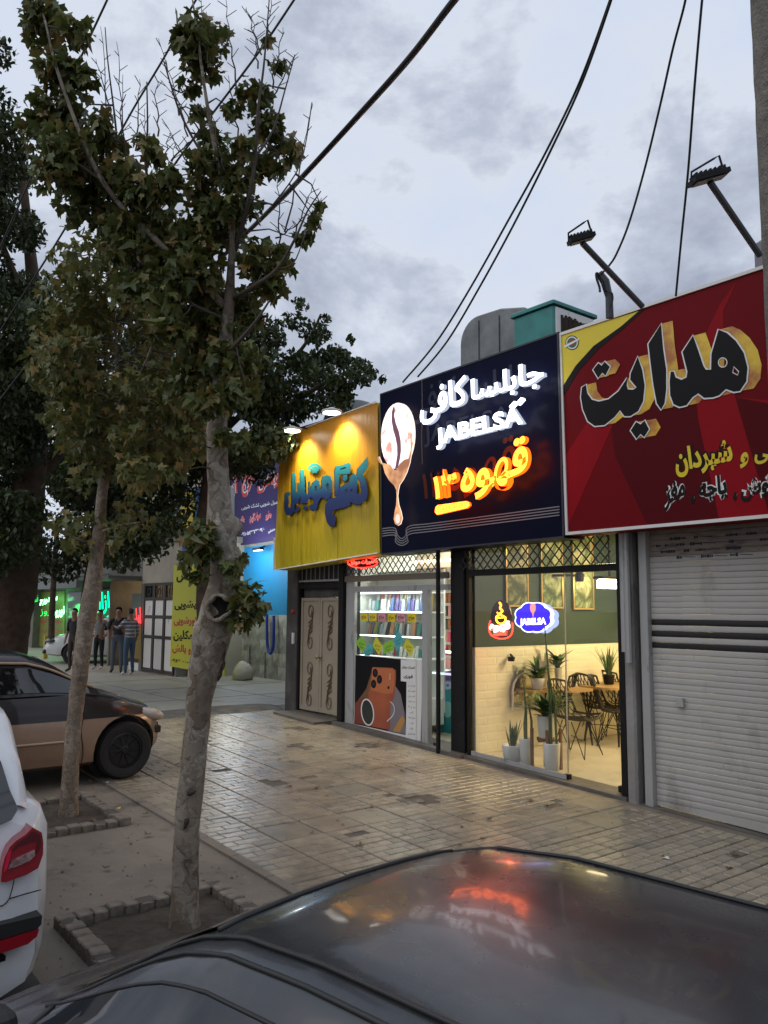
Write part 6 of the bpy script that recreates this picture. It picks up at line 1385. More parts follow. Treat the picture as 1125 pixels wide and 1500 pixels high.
# knot hole: rim and dark hollow; burls and scars
kc = dep(322, 890, D0-.115)
mb = MB(); rim_ = []
for i in range(19):
    a = 2*math.pi*i/18; rim_.append(kc + RT*(.062*math.cos(a)*(1+.2*math.sin(2*a+1))) + UP*(.068*math.sin(a)*(1+.15*math.cos(3*a))) + FW*(.02*math.cos(2*a)))
mb.tube(rim_, [.014+.009*mnoise.noise(Vector((i*.8, 3, 1))) for i in range(19)], 8, False)
for i, v in enumerate(mb.v): mb.v[i] = v + Vector((1, .6, 1))*.016*mnoise.noise(v*16)
mb.build('knot_rim', m_bark, t1, True)
mb = MB(); mb.add([tuple(p + FW*.03) for p in rim_[:-1]], [tuple(range(18))]); mb.build('hollow', mat('hollow_dark', (.008, .006, .005), 1), t1)
mb = MB()
for (px_, py_, w_, h_, s_) in ((338, 826, 9, 26, .6), (302, 935, 16, 34, .5), (334, 772, 10, 18, .6)):
    mb.sphere(dep(px_, py_, D0+.0), 1, 16, (w_*D0/FPX, .09, h_*D0/FPX))
for i, v in enumerate(mb.v): mb.v[i] = v + Vector((1, 1, 1))*.012*mnoise.noise(v*18)
tag(mb.build('burl', m_bark, t1, True), kind='stuff')
mb = MB()
for (px_, py_, w_, h_) in ((327, 960, 4, 22), (322, 985, 3, 10), (280, 1160, 7, 5), (270, 1208, 6, 6)):
    c = dep(px_, py_, D0-.5*(46 if py_ > 1000 else 56)*D0/FPX*.93); mb.sphere(c + FW*.006, 1, 20, (w_*D0/FPX, .014, h_*D0/FPX))
for i, v in enumerate(mb.v): mb.v[i] = v + Vector((1, .5, 1))*.03*mnoise.noise(v*22)
mb.build('scar', mat('scar_dark', (.045, .032, .024), 1, bump=(40, 1)), t1, True, kind='stuff')
limbs = [[(334, 455, 13, 0), (300, 420, 12, -.05), (262, 385, 11, -.1), (222, 345, 9, -.1), (185, 310, 8, -.1), (150, 265, 7, -.15), (125, 215, 6, -.2), (100, 150, 5, -.2), (80, 90, 4, -.25), (66, 30, 2.5, -.25)],
         [(300, 420, 8, -.05), (250, 360, 7, .1), (225, 300, 6, .15), (213, 240, 4, .15), (216, 190, 3, .2), (215, 120, 2, .2)],
         [(338, 390, 8, 0), (352, 340, 7, -.1), (365, 290, 6, -.2), (374, 230, 5, -.25), (378, 160, 4, -.3), (386, 100, 3, -.3), (392, 30, 2, -.3), (395, -10, 1.5, -.3)],
         [(338, 440, 7, 0), (370, 420, 6, -.2), (405, 395, 5, -.3), (432, 350, 3.5, -.4), (450, 310, 2.5, -.4), (470, 280, 1.5, -.4)],
         [(335, 470, 7, 0), (290, 450, 5, -.1), (245, 425, 4, -.1), (190, 410, 3, 0), (150, 400, 2, 0)],
         [(330, 520, 7, 0), (350, 500, 6, -.3), (375, 470, 4, -.4), (395, 440, 2.5, -.4)],
         [(322, 560, 6, 0), (300, 520, 4, 0), (270, 490, 3, .1), (235, 470, 2, .1)],
         [(325, 260, 5, -.1), (290, 215, 4, 0), (262, 160, 3, 0), (240, 90, 2, 0)],
         [(374, 230, 4, -.25), (400, 190, 3, -.2), (418, 130, 2, -.2), (432, 80, 1.2, -.2)],
         [(185, 310, 5, -.1), (175, 240, 4, 0), (168, 170, 3, 0), (158, 90, 2, 0), (154, 40, 1.2, 0)], [(150, 265, 4, -.15), (100, 230, 3, -.2), (60, 200, 2, -.2)],
         [(405, 395, 3, -.3), (430, 385, 2, -.3), (446, 345, 1.2, -.3)], [(400, 300, 2.5, -.3), (440, 240, 1.6, -.3), (457, 150, 1, -.3)], [(365, 290, 3, -.2), (400, 300, 2.5, -.3)]]
LP = []
for lm in limbs:
    q = spline(lm, 5); P = [dep(a[0], a[1], D0+a[3]) for a in q]; MB().tube(P, [max(.003, a[2]/2*D0/FPX) for a in q], 7).build('limb', m_twig if lm[0][2] < 13 else m_bark, t1, True); LP += P
LP += TP[-60:]
twigs = MB()
def bare(a, b, side, d):   # bare twig with short spurs
    A, B = dep(*a, D0+d), dep(*b, D0+d); n = 9
    pts = [A.lerp(B, i/n) + Vector((rnd.gauss(0, .006), rnd.gauss(0, .006), 0)) for i in range(n+1)]; twigs.tube(pts, [.0055*(1-.75*i/n) for i in range(n+1)], 5)
    for i in range(2, n):
        s_ = 1 if i % 2 else -1; e_ = pts[i] + RT*s_*rnd.uniform(.02, .06)*side + UP*rnd.uniform(.02, .06); twigs.tube([pts[i], e_], [.0028, .0022], 4)
for a, b in [((160, 250), (150, 40)), ((175, 230), (182, 110)), ((165, 180), (140, 85)), ((185, 260), (172, 60)), ((232, 200), (228, 110)), ((230, 260), (252, 195)), ((215, 250), (212, 160)), ((262, 170), (232, 55)), ((275, 200), (245, 90)), ((300, 200), (236, 118)), ((345, 130), (330, -5)), ((378, 100), (370, 20)), ((382, 80), (360, 10)), ((390, 60), (400, -5)), ((395, 150), (436, 75)), ((400, 130), (415, 40)), ((420, 340), (458, 152)), ((410, 360), (408, 250)), ((430, 350), (462, 262)), ((405, 350), (436, 330)), ((300, 100), (295, -8)), ((250, 235), (305, 180)), ((235, 300), (258, 210)), ((290, 260), (240, 180)), ((330, 250), (310, 160)), ((350, 210), (335, 110)), ((445, 340), (470, 290)), ((200, 220), (205, 115))]: bare(a, b, 1, rnd.uniform(-.2, .2))
cl1 = [(62,20,26),(65,45,26),(110,48,20),(80,105,26),(100,100,22),(115,115,22),(75,160,30),(110,175,30),(150,185,16),(60,195,26),(100,215,30),(160,210,20),(130,250,34),(80,250,30),(180,260,28),(120,300,34),(170,310,34),(212,210,13),(226,225,14),(215,290,30),(240,270,20),(250,260,16),(180,345,34),(230,335,34),
 (285,45,26),(310,55,24),(295,90,26),(265,60,14),(275,130,12),(290,165,12),(310,200,18),(340,160,13),(372,135,22),(395,60,8),(405,95,10),(388,180,22),(412,205,18),(428,222,14),(352,215,18),(320,235,22),(290,235,18),(300,275,24),(350,262,22),(380,245,18),(412,245,10),(340,300,24),(330,335,26),(370,300,16),(300,315,22),(280,345,28),(370,370,20),(398,390,26),(415,375,16),(440,352,8),(463,322,9),(470,300,6),(452,345,7),(400,420,20),(380,410,22),(360,445,18),
 (290,385,34),(250,375,34),(240,420,32),(300,430,32),(325,470,26),(290,480,32),(370,470,16),(330,525,30),(290,540,34),(358,525,22),(312,585,26),(348,565,26),(250,480,30),(235,440,30),(362,575,14),(215,400,26),(190,420,24),(270,570,28),(325,640,14),
 (288,795,18),(360,875,24),(352,905,16),(338,835,12),(300,808,18),(352,820,8),(262,690,10),(298,775,14),(372,890,15),(285,660,8),(355,640,9),(372,655,7),(270,820,9),(290,845,12)]
lc_, ls_ = [], []; big = []
for (x, y, r_) in cl1:
    d0 = D0 + rnd.uniform(-.25, .15); 
    if y > 640: d0 = D0 - .12
    c = dep(x, y, d0); near = min(LP, key=lambda p: (p-c).length) if y < 640 else dep(322, min(max(y, 640), 900), D0)
    mid = near.lerp(c, .5)+Vector((rnd.gauss(0, .02), rnd.gauss(0, .02), rnd.gauss(.02, .02))); twigs.tube([near, mid, c], [.006, .004, .0025], 5)
    rad = r_*D0/FPX; n = max(5, int(r_*r_*.135)+4)
    for _ in range(n):
        v = Vector((rnd.gauss(0, 1), rnd.gauss(0, 1), rnd.gauss(0, 1))); v = v.normalized()*rad*rnd.random()**.5*1.2
        p = c + v; lc_.append(tuple(p)); ls_.append(rnd.choice((rnd.uniform(.05, .09), rnd.uniform(.08, .14), rnd.uniform(.08, .14))))
twigs.build('twig', m_twig, t1, kind='stuff')
order = sorted(range(len(lc_)), key=lambda i: -ls_[i]/max(.5, (Vector(lc_[i])-CAM).dot(FW)))
bigi = set(order[:290])
lme = []
for v_ in range(5):
    me = bpy.data.meshes.new('leaf'); me.from_pydata([(x*(1+.06*(v_-2)), y, z*(1+.9*(v_-1))) for x, y, z in LV], [], LF); me.materials.append(m_plane); lme.append(me)
RM = leaf_rot(len(lc_))
for i in bigi:
    o = bpy.data.objects.new('leaf', lme[i % 5]); link(o, t1); mt_ = Matrix(RM[i].tolist()).to_4x4(); mt_.translation = Vector(lc_[i]) - ORG[t1.name]; o.matrix_basis = mt_ @ Matrix.Scale(ls_[i], 4)
rest = [i for i in range(len(lc_)) if i not in bigi]
leaf_cloud('foliage', [lc_[i] for i in rest], [ls_[i] for i in rest], LV, LF, m_plane, t1)
print('near leaves', len(lc_))
# --- the second, slim plane tree
b2 = ong(100, 1196); D2 = (b2-CAM).dot(FW)
t2 = thing('plane_tree', b2, 'second plane tree with a slim leaning trunk between the beige car and the far pit', 'tree')
_, TP2, _ = trunk_mesh([(99, 1205, 30, D2), (101, 1170, 26, D2), (105, 1100, 22, D2), (112, 1030, 22, D2), (119, 970, 24, D2), (127, 910, 25, D2), (136, 860, 25, D2), (141, 820, 20, D2), (146, 770, 17, D2), (150, 720, 15, D2), (158, 680, 14, D2), (166, 655, 11, D2-.1)], m_bark2, t2, n=18)
lim2 = [[(158, 685, 9, 0), (162, 650, 8, 0), (180, 610, 7, -.1), (200, 560, 5, -.2), (225, 500, 3.5, -.3), (240, 430, 2, -.3)], [(162, 668, 8, 0), (195, 655, 6, -.2), (235, 640, 4.5, -.3), (280, 625, 3, -.4)], [(150, 712, 7, 0), (140, 660, 6, .2), (122, 600, 5, .3), (115, 520, 4, .3), (100, 440, 2.5, .3)], [(165, 655, 7, 0), (172, 580, 6, .1), (170, 500, 5, .1), (165, 430, 3, .1), (158, 360, 2, .1)], [(143, 800, 5, 0), (115, 790, 3.5, -.2), (85, 775, 2.5, -.3)], [(145, 780, 4, 0), (175, 770, 3, -.2), (205, 765, 2, -.3)], [(240, 470, 3, -.2), (275, 440, 2, -.2), (290, 400, 1.5, -.2)]]
LP2 = []
for lm in lim2:
    q = spline(lm, 5); P = [dep(a[0], a[1], D2+a[3]) for a in q]; MB().tube(P, [max(.004, a[2]/2*D2/FPX) for a in q], 6).build('limb', m_bark2, t2, True); LP2 += P
q2 = random.Random(11); lc2, ls2 = [], []; tw2 = MB()
def cluster2(x, y, r_, n, d):
    c = dep(x, y, D2+d); near = min(LP2, key=lambda p: (p-c).length); tw2.tube([near, near.lerp(c, .5)+Vector((0, 0, .05)), c], [.007, .005, .003], 4)
    for _ in range(n):
        v = Vector((q2.gauss(0, 1), q2.gauss(0, 1), q2.gauss(0, .8))).normalized()*(r_*D2/FPX)*q2.random()**.4; lc2.append(tuple(c+v)); ls2.append(q2.uniform(.08, .145))
k_ = 0
while k_ < 150:
    x, y = q2.uniform(60, 335), q2.uniform(345, 700)
    if ((x-195)/140)**2+((y-520)/180)**2 > 1: continue
    cluster2(x, y, 28, 46, q2.uniform(-.9, .9)); k_ += 1
for (x, y) in ((70, 420), (95, 380), (60, 500), (85, 560), (95, 640), (120, 700), (95, 770), (115, 800), (175, 775), (205, 770), (190, 740), (230, 650), (280, 630), (255, 600), (150, 790), (130, 760)): cluster2(x, y, 24, 26, q2.uniform(-.6, .3))
tw2.build('twig', m_twig, t2, kind='stuff'); leaf_cloud('foliage', lc2, ls2, LV, LF, m_plane2, t2)
print('second leaves', len(lc2))
# --- big dark trees: clumps of small leaves
def bush(parent, clumps, per, size, mt, dj, seed):
    q = np.random.RandomState(seed); C_ = []; 
    for (x, y, r_, d) in clumps:
        c = np.array(dep(x, y, d)); n = int(per*(r_/40.0)**2); v = q.normal(size=(n, 3)); v /= np.linalg.norm(v, axis=1)[:, None]; rr = q.uniform(size=(n, 1))**.42*(r_*d/FPX)
        C_.append(c + v*rr*np.array([1, 1.15, .85]))
    C_ = np.concatenate(C_); return leaf_cloud('crown', C_, q.uniform(size*.7, size*1.3, len(C_)), SV, SF, mt, parent)
q3 = random.Random(21)
bl_ = ong(-2, 985); D3 = 15.0
t3 = thing('elm_tree', dep(12, 965, D3), 'huge dark tree at the left edge with a broad brown trunk and dense small leaves', 'tree')
_, TP3, _ = trunk_mesh([(8, 990, 62, D3), (10, 955, 56, D3), (16, 900, 58, D3), (22, 855, 62, D3), (30, 800, 56, D3), (40, 730, 48, D3), (50, 650, 40, D3), (58, 560, 30, D3), (52, 450, 22, D3), (40, 330, 14, D3), (30, 220, 8, D3)], m_barkd, t3, n=20, lump=.07)
for lm in ([(40, 730, 26, 0), (95, 650, 22, .3), (160, 590, 16, .6), (220, 540, 10, 1)], [(45, 690, 24, 0), (10, 600, 20, -.5), (-40, 500, 14, -1)], [(58, 560, 18, 0), (100, 470, 14, .5), (150, 420, 8, .8)], [(55, 480, 14, 0), (20, 400, 10, -.3), (-20, 300, 7, -.3)]):
    q = spline(lm, 5); MB().tube([dep(a[0], a[1], D3+a[3]) for a in q], [a[2]/2*D3/FPX for a in q], 8).build('limb', m_barkd, t3, True)
cl3 = []
while len(cl3) < 150:
    x, y = q3.uniform(-140, 250), q3.uniform(40, 830)
    lim = 0 + (y-40)*.13 if y < 250 else 28 + (y-250)*.36 if y < 430 else 93+(y-430)*.62
    lim = min(lim, 240) if y < 740 else min(lim, 215)
    if x < lim-16: cl3.append((x, y, q3.uniform(30, 44), D3+q3.uniform(-2.2, 2.2)))
bush(t3, cl3, 520, .115, m_darkl, 0, 3)
D4 = 13.2; t4 = thing('elm_tree', Vector((dep(303, 960, D4).x, dep(303, 960, D4).y, .36)), 'wide dark leafy tree spreading behind the near trunk and over the yellow banner', 'tree')
_, TP4, _ = trunk_mesh([(304, 992, 34, D4), (303, 900, 30, D4), (302, 800, 28, D4), (305, 720, 24, D4), (320, 640, 20, D4), (345, 580, 14, D4), (380, 530, 9, D4)], m_barkd, t4, n=14)
for lm in ([(305, 720, 16, 0), (360, 650, 13, .2), (430, 590, 9, .3), (500, 550, 5, .3), (545, 545, 3, .3)], [(305, 700, 14, 0), (260, 620, 11, .3), (215, 560, 7, .5)], [(320, 640, 10, 0), (400, 560, 8, 0), (450, 500, 5, 0), (470, 460, 3, 0)]):
    q = spline(lm, 5); MB().tube([dep(a[0], a[1], D4+a[3]) for a in q], [a[2]/2*D4/FPX for a in q], 7).build('limb', m_barkd, t4, True)
cl4 = []
poly4 = [(190, 500), (330, 440), (430, 440), (480, 470), (510, 520), (555, 545), (560, 575), (520, 590), (470, 590), (440, 630), (405, 640), (392, 690), (340, 700), (290, 720), (230, 800), (190, 790), (160, 700)]
def inside(x, y, P):
    c = False
    for i in range(len(P)):
        (x0_, y0_), (x1_, y1_) = P[i-1], P[i]
        if (y0_ > y) != (y1_ > y) and x < (x1_-x0_)*(y-y0_)/(y1_-y0_)+x0_: c = not c
    return c
while len(cl4) < 150:
    x, y = q3.uniform(160, 560), q3.uniform(435, 800)
    if inside(x, y, poly4): cl4.append((x, y, q3.uniform(14, 24) if x > 420 else q3.uniform(20, 34), D4+q3.uniform(-1.3, 1.3)))
cl4 += [(545, 548, 10, D4), (560, 556, 8, D4), (505, 522, 12, D4), (478, 468, 9, D4), (515, 498, 8, D4), (440, 445, 12, D4), (430, 470, 18, D4), (398, 650, 14, D4-1.5), (410, 668, 12, D4-1.7), (405, 640, 16, D4-1.6)]
bush(t4, cl4, 560, .095, m_elm, 0, 4)
# low sprays of leaves between the two trunks
D5 = 17.0; t5 = thing('elm_tree', Vector((dep(112, 965, D5).x, dep(112, 965, D5).y, .36)), 'smaller dark tree behind the slim trunk over the shop canopies', 'tree')
trunk_mesh([(112, 975, 15, D5), (122, 900, 13, D5), (132, 830, 12, D5), (150, 770, 9, D5), (170, 720, 6, D5)], m_barkd, t5, n=10)
bush(t5, [(180, 760, 26, D5), (150, 800, 24, D5), (210, 790, 20, D5), (230, 750, 22, D5), (190, 820, 18, D5), (120, 810, 26, D5), (90, 840, 18, D5), (240, 800, 14, D5), (160, 730, 28, D5), (225, 815, 14, D5), (65, 838, 20, D5), (135, 830, 14, D5), (170, 700, 28, D5), (110, 770, 28, D5)], 300, .12, m_darkl, 0, 6)
D6 = 24.0; t6 = thing('elm_tree', Vector((dep(60, 950, D6).x, 11.5, .36)), 'far dark tree filling the gap behind the huge trunk', 'tree')
trunk_mesh([(75, 955, 10, D6), (76, 900, 9, D6), (80, 830, 8, D6), (84, 760, 6, D6)], m_barkd, t6, n=10)
bush(t6, [(q3.uniform(-40, 260), q3.uniform(560, 810), 30, D6+q3.uniform(-2, 2)) for _ in range(60)], 240, .17, m_darkl, 0, 8)
# fallen leaves and litter on the ground
mb = MB()
for i in range(46):
    x, y = rnd.uniform(-9.5, -2.8), rnd.uniform(1.7, 6.4); a = rnd.uniform(0, 6.28); s_ = rnd.uniform(.03, .07)
    mb.add([(x+(v[0]*math.cos(a)-v[1]*math.sin(a))*s_*1.6, y+(v[0]*math.sin(a)+v[1]*math.cos(a))*s_*1.6, gz(x)+.024+abs(v[2])*s_*2) for v in LV], LF)
tag(mb.build('fallen_leaves', mat('dry_leaf', (.14, .09, .04), .8)), kind='stuff')
for (px_, py_, c_, lab) in ((975, 1262, (.6, .6, .55), 'white scrap of paper on the pavers before the shutter'), (155, 1150, (.55, .55, .5), 'white scrap of paper under the beige car'), (172, 1188, (.6, .45, .08), 'yellow scrap at the corner of the far tree pit')):
    p = ong(px_, py_); mb = MB(); mb.add([(p.x-.03, p.y, p.z+.02), (p.x, p.y-.02, p.z+.03), (p.x+.03, p.y+.01, p.z+.022), (p.x, p.y+.03, p.z+.035)], [(0, 1, 2), (0, 2, 3)]); tag(mb.build('litter', mat('litter_%d' % px_, c_, .8)), lab, 'litter')
# ------------------------------------------------------------------ cars
def lerp_tab(tab, x):
    """tab rows sorted by x: smooth interpolation of the other columns"""
    if x <= tab[0][0]: return tab[0][1:]
    if x >= tab[-1][0]: return tab[-1][1:]
    for a, b in zip(tab, tab[1:]):
        if a[0] <= x <= b[0]:
            t = (x-a[0])/(b[0]-a[0]); t = t*t*(3-2*t)*.35+t*.65
            return tuple(p+(q-p)*t for p, q in zip(a[1:], b[1:]))
def dense(tab, n): 
    X = []
    for a, b in zip(tab, tab[1:]): X += [a[0]+(b[0]-a[0])*i/n for i in range(n)]
    return X + [tab[-1][0]]
m_tyre = mat('tyre_rubber', (.018, .018, .018), .85, bump=(60, .3)); m_rim = mat('black_rim', (.012, .012, .013), .35, .3); m_alloy = mat('alloy_rim', (.45, .45, .46), .3, .8)
m_cg = mat('car_glass', (.006, .007, .009), .04, spec=.9); m_trim = mat('black_rubber_trim', (.014, .014, .014), .55)
class Car:
    def __init__(s, name, label, cat, cx_, cy_, ang, low, up, paint, uppaint, wheels, wr=.29, rimmat=None, ground=None):
        s.g = gz(cx_) if ground is None else ground; s.low = low; s.up = up; s.c = Vector((cx_, cy_, s.g)); s.a = ang
        s.f = Vector((math.cos(ang), math.sin(ang), 0)); s.l = Vector((-math.sin(ang), math.cos(ang), 0))
        s.t = thing(name, s.c, label, cat); s.paint = paint
        # lower body
        X = dense(low, 5); mb = MB(); rings = []
        for x in X:
            zb, zs, hw, cr_ = lerp_tab(low, x)
            h = [(0, zb), (hw-.16, zb), (hw-.04, zb+.05), (hw-.005, zb+.16), (hw, zb+(zs-zb)*.45), (hw-.012, zs-.14), (hw-.05, zs-.045), (hw-.13, zs), (hw*.5, zs+cr_*.75), (0, zs+cr_)]
            r_ = [p for p in h] + [(-p[0], p[1]) for p in reversed(h[1:-1])]; rings.append([s.W(x, -p[0], p[1]) for p in r_])
        n = len(rings[0]); vs = [p for r_ in rings for p in r_]
        fs = [(i*n+k, i*n+(k+1) % n, (i+1)*n+(k+1) % n, (i+1)*n+k) for i in range(len(rings)-1) for k in range(n)] + [tuple(range(n-1, -1, -1)), tuple(range((len(rings)-1)*n, len(rings)*n))]
        b = mkmesh('body', vs, fs, paint, s.t, True)
        bm = bmesh.new(); bm.from_mesh(b.data); bmesh.ops.recalc_face_normals(bm, faces=bm.faces); bm.to_mesh(b.data); bm.free()
        # wheel housings are cut out
        cut = MB()
        for wx in wheels:
            for sd_ in (1, -1):
                c = s.W(wx, sd_*.62, wr+.01); cut.lathe(c, [(wr+.055, -.14), (wr+.055, .5)], 28, s.l*sd_)
        co = cut.build('cut', m_trim); md = b.modifiers.new('arch', 'BOOLEAN'); md.operation = 'DIFFERENCE'; md.object = co; md.solver = 'EXACT'
        bpy.context.view_layer.update(); dg = bpy.context.evaluated_depsgraph_get(); me = bpy.data.meshes.new_from_object(b.evaluated_get(dg)); b.modifiers.clear(); b.data = me
        bpy.data.objects.remove(co); me.polygons.foreach_set('use_smooth', [True]*len(me.polygons)); b.modifiers.new('edge', 'EDGE_SPLIT').split_angle = R(38)
        s.body = b
        # wheels
        for wx in wheels:
            for sd_ in (1, -1):
                hwx = lerp_tab(low, wx)[2]; c = s.W(wx, sd_*(hwx-.11), wr)
                w = MB().lathe(c, [(wr*.62, -.09), (wr*.93, -.09), (wr, -.06), (wr, .06), (wr*.93, .095), (wr*.80, .10), (wr*.64, .085), (wr*.62, .06)], 32, s.l*sd_).build('wheel', m_tyre, s.t, True)
                w.modifiers.new('edge', 'EDGE_SPLIT').split_angle = R(40)
                mb = MB(); ax = s.l*sd_
                mb.lathe(c, [(wr*.62, .05), (wr*.63, .075), (wr*.55, .08), (wr*.53, .03), (.02, .02)], 28, ax); mb.lathe(c, [(.045, .0), (.045, .07), (.03, .08)], 12, ax)
                for i in range(10):
                    a = 2*math.pi*i/10; d = s.f*math.cos(a)+Vector((0, 0, 1))*math.sin(a); e_ = ax.cross(d); mb.bar(c+d*.04+ax*.065, c+d*wr*.57+ax*.058, .022, .016, ax)
                mb.build('rim', rimmat or m_rim, w); cutm = MB(); cutm.lathe(c - ax*.02, [(wr+.05, -.12), (wr+.05, -.1)], 20, ax); cutm.build('wheel_housing', m_trim, s.t)
        # greenhouse
        X = dense(up, 5); rings = []
        for x in X:
            rings.append([s.W(x, -p[0], p[1]) for p in s.ring(x)])
        n = len(rings[0]); vs = [p for r_ in rings for p in r_]
        fs = [(i*n+k, i*n+k+1, (i+1)*n+k+1, (i+1)*n+k) for i in range(len(rings)-1) for k in range(n-1)]
        r_ = mkmesh('roof', vs, fs, uppaint, s.t, True); s.roof = r_
    def W(s, x, y, z): return s.c + s.f*x + s.l*y + Vector((0, 0, z))
    def ring(s, x):
        zb, hb, zr, hr, cr_ = lerp_tab(s.up, x); k_ = max(0, min(1, (zr-zb)/.15))
        h = [(hb, zb), (hr+(hb-hr)*.18+.02*k_, zb+(zr-zb)*.80), (hr+.012*k_, zb+(zr-zb)*.93), (hr-.05*k_, zr+.0), (hr*.75, zr+cr_*.45), (hr*.4, zr+cr_*.85), (0, zr+cr_)]
        return h + [(-p[0], p[1]) for p in reversed(h[:-1])]
    def side(s, x, t, sd_, off=.006):
        h = s.ring(x); a, b = h[0], h[1]; y = a[0]+(b[0]-a[0])*t; z = a[1]+(b[1]-a[1])*t
        nrm = Vector((b[1]-a[1], -(b[0]-a[0]))).normalized() if (b[1]-a[1]) > .01 else Vector((1, 0))
        return s.W(x, sd_*(y+nrm.x*off), z+nrm.y*off)
    def top(s, x, u, off=.006):
        h = s.ring(x)[3:7]; hr = h[0][0]; y = abs(u)*hr; z = h[-1][1]
        for a, b in zip(h, h[1:]):
            if b[0] <= y <= a[0]+1e-6: z = b[1]+(a[1]-b[1])*((y-b[0])/max(1e-6, a[0]-b[0])); break
        return s.W(x, math.copysign(y, u) if u else 0, z+off)
    def window(s, x0, x1, t0, t1, name='side_window', sides=(1, -1), n=8, mt=None):
        for sd_ in sides:
            vs = []; 
            for i in range(n+1):
                x = x0+(x1-x0)*i/n
                for t in (t0, t0+(t1-t0)/3, t0+(t1-t0)*2/3, t1): vs.append(s.side(x, t, sd_))
            fs = [(4*i+k, 4*i+k+1, 4*i+k+5, 4*i+k+4) for i in range(n) for k in range(3)]
            if sd_ < 0: fs = [f[::-1] for f in fs]
            mkmesh(name, vs, fs, mt or m_cg, s.t, True)
    def screen(s, x0, x1, name, u=.92, n=8, mt=None):
        vs = []; m_ = 8
        for i in range(n+1):
            for k_ in range(m_+1): vs.append(s.top(x0+(x1-x0)*i/n, -u+2*u*k_/m_, .008))
        mkmesh(name, vs, [(i*(m_+1)+k_, i*(m_+1)+k_+1, (i+1)*(m_+1)+k_+1, (i+1)*(m_+1)+k_) for i in range(n) for k_ in range(m_)], mt or m_cg, s.t, True)
    def line(s, pts, r_, name, mt, par=None): return MB().tube(pts, r_, 6).build(name, mt, par or s.t, True)
# ---- foreground car: dark dusty sedan seen over its roof
m_fcar = mat('dark_metallic_paint', (.055, .057, .062), .16, .55, coat=.25, bump=(9, .012)); dirt(m_fcar, (.10, .096, .09), 2.2, .45, .8)
_b = m_fcar.node_tree.nodes['Principled BSDF']; _t = m_fcar.node_tree; _c = _t.nodes.new('ShaderNodeTexCoord'); _n = _t.nodes.new('ShaderNodeTexNoise'); _n.inputs['Scale'].default_value = 5; _n.inputs['Detail'].default_value = 8; _t.links.new(_c.outputs['Object'], _n.inputs['Vector'])
_m = _t.nodes.new('ShaderNodeMapRange'); _m.inputs[1].default_value = .35; _m.inputs[2].default_value = .75; _m.inputs[3].default_value = .22; _m.inputs[4].default_value = .36; _t.links.new(_n.outputs[0], _m.inputs[0]); _t.links.new(_m.outputs[0], _b.inputs['Roughness'])
_h = math.atan2(-.148, -.989)
low = [(-2.0, .35, .62, .62, .02), (-1.9, .24, .80, .74, .03), (-1.5, .2, .87, .80, .03), (-.8, .2, .88, .82, .02), (.6, .2, .86, .82, .02), (1.05, .2, .82, .81, .02), (1.4, .2, .70, .77, .03), (1.7, .22, .58, .70, .03), (1.9, .3, .46, .55, .01)]
up = [(-1.62, .84, .68, .85, .56, .0), (-1.05, .86, .75, 1.14, .54, .035), (-.6, .86, .77, 1.195, .55, .03), (0, .86, .775, 1.205, .555, .03), (.28, .86, .77, 1.185, .545, .03), (.42, .86, .765, 1.15, .54, .03), (1.1, .81, .74, .82, .60, .03)]
fc = Car('parked_car', 'dark dusty car in the foreground whose glossy roof mirrors the signs and the sky', 'car', -1.57, 1.55, _h, low, up, m_fcar, m_fcar, (1.2, -1.2), ground=.05)
fc.window(.92, -.05, .10, .92); fc.window(-.12, -.85, .10, .92); fc.screen(.48, 1.04, 'windscreen'); fc.screen(-1.5, -1.08, 'rear_window')
for sd_ in (1, -1):
    X = [1.08-.09*i for i in range(29)]
    fc.line([fc.W(x, sd_*(fc.ring(x)[2][0]+.002), fc.ring(x)[2][1]+.0) for x in X], .0065, 'door_seal', m_trim); fc.line([fc.side(x, .93, sd_, .006) for x in X[1:24]], .005, 'window_seal', m_trim); fc.line([fc.side(x, .10, sd_, .01) for x in X[1:24]], .008, 'window_seal', m_trim)
    fc.line([fc.W(x, sd_*(fc.ring(x)[3][0]+.012), fc.ring(x)[3][1]+.002) for x in X[4:]], .006, 'drip_rail', m_trim)
    fc.line([fc.side(.93-.0*i, .1+.11*i, sd_, .008) for i in range(8)], .008, 'window_seal', m_trim)
    fc.line([fc.W(x, sd_*(lerp_tab(low, x)[2]+.004), .62) for x in [1.7-.2*i for i in range(17)]], .012, 'side_moulding', m_trim)
    mb = MB(); c = fc.W(.78, sd_*.90, .93); mb.obox(c, fc.f*.05, fc.l*.08, Vector((0, 0, .06))); soften(mb.build('wing_mirror', m_trim, fc.t), .03, 3)
    for x in (.02, -.95): MB().obox(fc.W(x-.08, sd_*.825, .72), fc.f*.07, fc.l*.012, Vector((0, 0, .014))).build('door_handle', m_trim, fc.t)
fc.line([fc.top(.44, -.95+1.9*i/12, .004) for i in range(13)], .008, 'screen_seal', m_trim)
for sd_ in (1, -1):
    MB().obox(fc.W(1.84, sd_*.42, .42), fc.f*.06, fc.l*.11, Vector((0, 0, .045))).build('headlight', mat('lamp_clear', (.5, .5, .5), .1), fc.t); MB().obox(fc.W(-1.93, sd_*.5, .65), fc.f*.05, fc.l*.13, Vector((0, 0, .07))).build('tail_light', mat('lamp_red', (.25, .01, .01), .15), fc.t)

